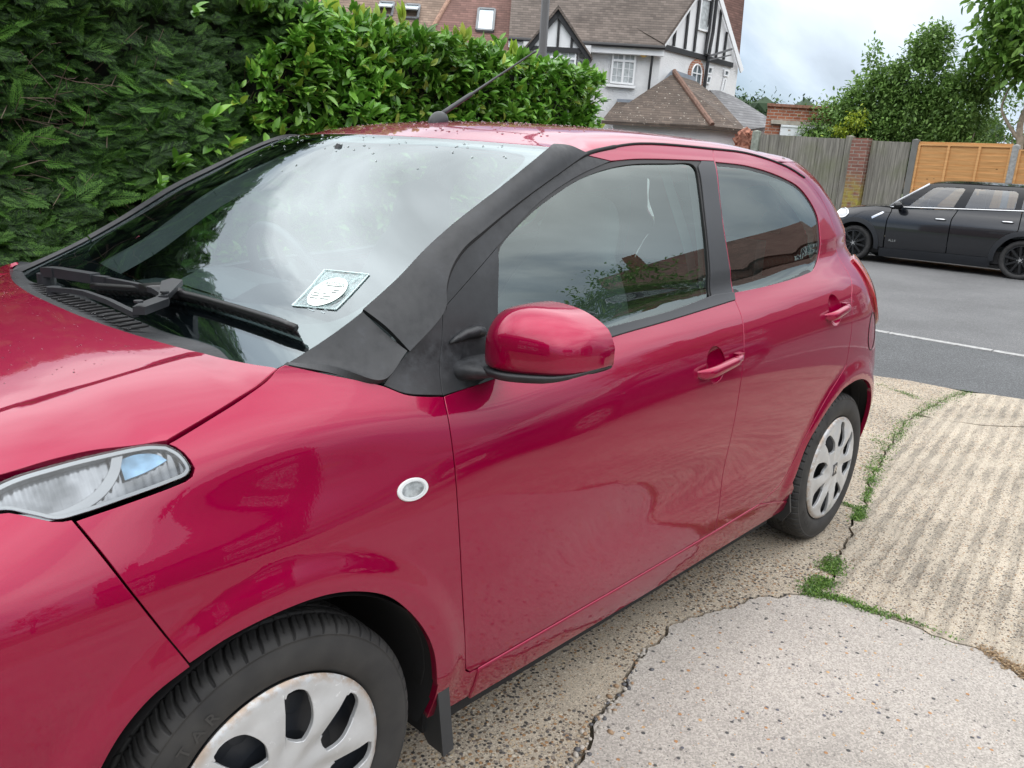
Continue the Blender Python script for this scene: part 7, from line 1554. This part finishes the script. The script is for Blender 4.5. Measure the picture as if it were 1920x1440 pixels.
    for sg in (1, -1): b.box((-.28, sg*.38, .95), (.14, .46, .75)); b.box((-.33, sg*.38, 1.33), (.09, .24, .15)); b.box((-1.15, sg*.38, .95), (.14, .5, .6))
    b.build('seats', FABRIC, root)
    b = MB(); b.box((.55, 0, .93), (.35, 1.4, .16)); b.build('dashboard', DASH, root)
    b = MB(); c = Vector((.30, .38, 1.03)); b.tube([c+Vector((.06*math.sin(t)*.4, .18*math.cos(t), .18*math.sin(t))) for t in np.linspace(0, 2*PI, 25)], .014, 6, caps=False); b.build('steering_wheel', SATIN, root, True)
    b = MB(); b.bar((.93, .45, 1.085), (.85, -.1, 1.10), .02, .02); b.bar((.95, .5, 1.06), (.93, .45, 1.085), .03, .03); b.build('wiper', SATIN, root)
black_car()
# ------------------------------------------------------------------ what stands behind the camera and shows only in the paint and glass
def simple_house(x, y, w_, d_, h, rz, wall, roofm, label, gable=True):
    hs = empty('house_opposite', (x, y, 0), rz); tag(hs, label, 'house'); b = MB()
    b.box((0, 0, h/2), (w_, d_, h)); b.build('wall', wall, hs); b = MB(); r = h+w_*.0+d_*.42
    for s_ in (1, -1): poly_solid(b, [(-w_/2-.3, s_*(d_/2+.35), h-.25), (w_/2+.3, s_*(d_/2+.35), h-.25), (w_/2+.3, 0, r), (-w_/2-.3, 0, r)], (0, 0, -.15))
    b.build('roof', roofm, hs); b = MB(); b.add([(-w_/2, -d_/2, h), (-w_/2, d_/2, h), (-w_/2, 0, r-.2), (w_/2, -d_/2, h), (w_/2, d_/2, h), (w_/2, 0, r-.2)], [(0, 1, 2), (3, 5, 4)]); b.build('gable', wall, hs)
    b = MB(); b.box((w_*.3, 0, r+.2), (.7, .9, 1.6)); b.build('chimney', brick('chimney_brick'), hs)
    for (wx, wz, ww, wh_) in ((-w_*.27, h*.70, 2.2, 1.2), (w_*.27, h*.70, 1.5, 1.2), (-w_*.27, h*.26, 2.2, 1.4), (w_*.25, h*.22, 1.0, 2.0)):
        q = [np.array((wx-ww/2, -d_/2, wz+wh_/2)), np.array((wx+ww/2, -d_/2, wz+wh_/2)), np.array((wx+ww/2, -d_/2, wz-wh_/2)), np.array((wx-ww/2, -d_/2, wz-wh_/2))]
        window_on('window', q, (0, -1, 0), hs, (3 if ww > 1.6 else 2, 2), .08, top=.3, curtain=False)
DKB = brick('dark_red_brick', (.16, .05, .035), (.22, .08, .05), (.26, .22, .2)); RWH = simple('white_render', (.70, .71, .70), .9)
simple_house(-27.0, 13.2, 9, 8, 5.2, math.radians(54), DKB, TILER, 'dark red brick house across the way, mirrored in the side window')
simple_house(-33.0, 11.5, 9, 8, 5.2, math.radians(68), RWH, TILER, 'white rendered house with a chimney, mirrored in the rear side window')
simple_house(-9.0, 30.0, 10, 8, 5.3, math.radians(12), DKB, TILEG, 'brick house with a grey roof standing behind the photographer')
simple_house(11, 26.0, 9, 8, 5.3, math.radians(-28), RWH, TILER, 'pale house to the left behind the photographer')
def round_tree(x, y, h, r, label, n=5200):
    t = empty('tree', (x, y, 0)); t['off'] = (x, y, 0.); tag(t, label, 'tree'); crown('crown', [(x, y, h-r*.7, r, r, r*.8), (x-r*.5, y+.2, h-r*1.2, r*.7, r*.7, r*.6), (x+r*.55, y, h-r*1.15, r*.7, r*.7, r*.6)], n, .15, SHM[0], t)
    b = MB(); b.tube([(x, y, 0), (x+.1, y, h*.3), (x, y+.1, h*.6)], [.22, .17, .09], 10); b.tube([(x+.05, y, h*.35), (x+r*.4, y, h*.65)], [.09, .04], 8); b.build('trunk', BARK, t, True)
round_tree(-14.3, 9.6, 5.3, 1.9, 'bushy dark tree beside the brick house, mirrored low in the side window')
round_tree(1.0, 24.0, 5.6, 2.2, 'round garden tree standing behind the photographer')

# HOME: the house the drive belongs to, behind the camera
simple_house(13.0, -2.0, 16, 9, 5.3, math.radians(-90), DKB, TILEG, 'brick house at the head of the drive, behind the photographer')
# a second small car parked alongside on the drive: seen only as a reflection in the doors
BLUEP = car_paint('dark_blue_paint', (.012, .022, .05))
c2 = empty('parked_car', (-1.1-3.75, 4.05, 0)); c2['off'] = (0, 0, 0); tag(c2, 'dark blue hatchback parked alongside, seen mirrored in the red car doors with its number plate', 'car')
def dup_tree(o, parent):
    c = o.copy(); col.objects.link(c); c.parent = parent
    for i, sl in enumerate(c.material_slots):
        if sl.material and sl.material.name == 'red_paint': sl.link = 'OBJECT'; sl.material = BLUEP
    for ch in list(o.children): dup_tree(ch, c)
    return c
for ch in list(car.children):
    if ch.name.split('.')[0] in ('raindrops', 'glass_marking'): continue
    dup_tree(ch, c2)
PLW = simple('plate_white', (.80, .80, .76), .35, var=.02); px_ = .775
b = MB(); b.box((px_+1.1-0, 0, .40), (.012, .52, .112)); pl_ = b.build('number_plate', PLW, None); pl_.parent = c2
V, Fc = text_mesh('VO65 GRK', .098, 0, spacing=1.02, bold=.002); b = MB(); b.add([(px_+1.1+.0075, v[0], .40+v[1]) for v in V], Fc); q = b.build('plate_lettering', simple('plate_black', (.01, .01, .01), .5)); q.parent = pl_
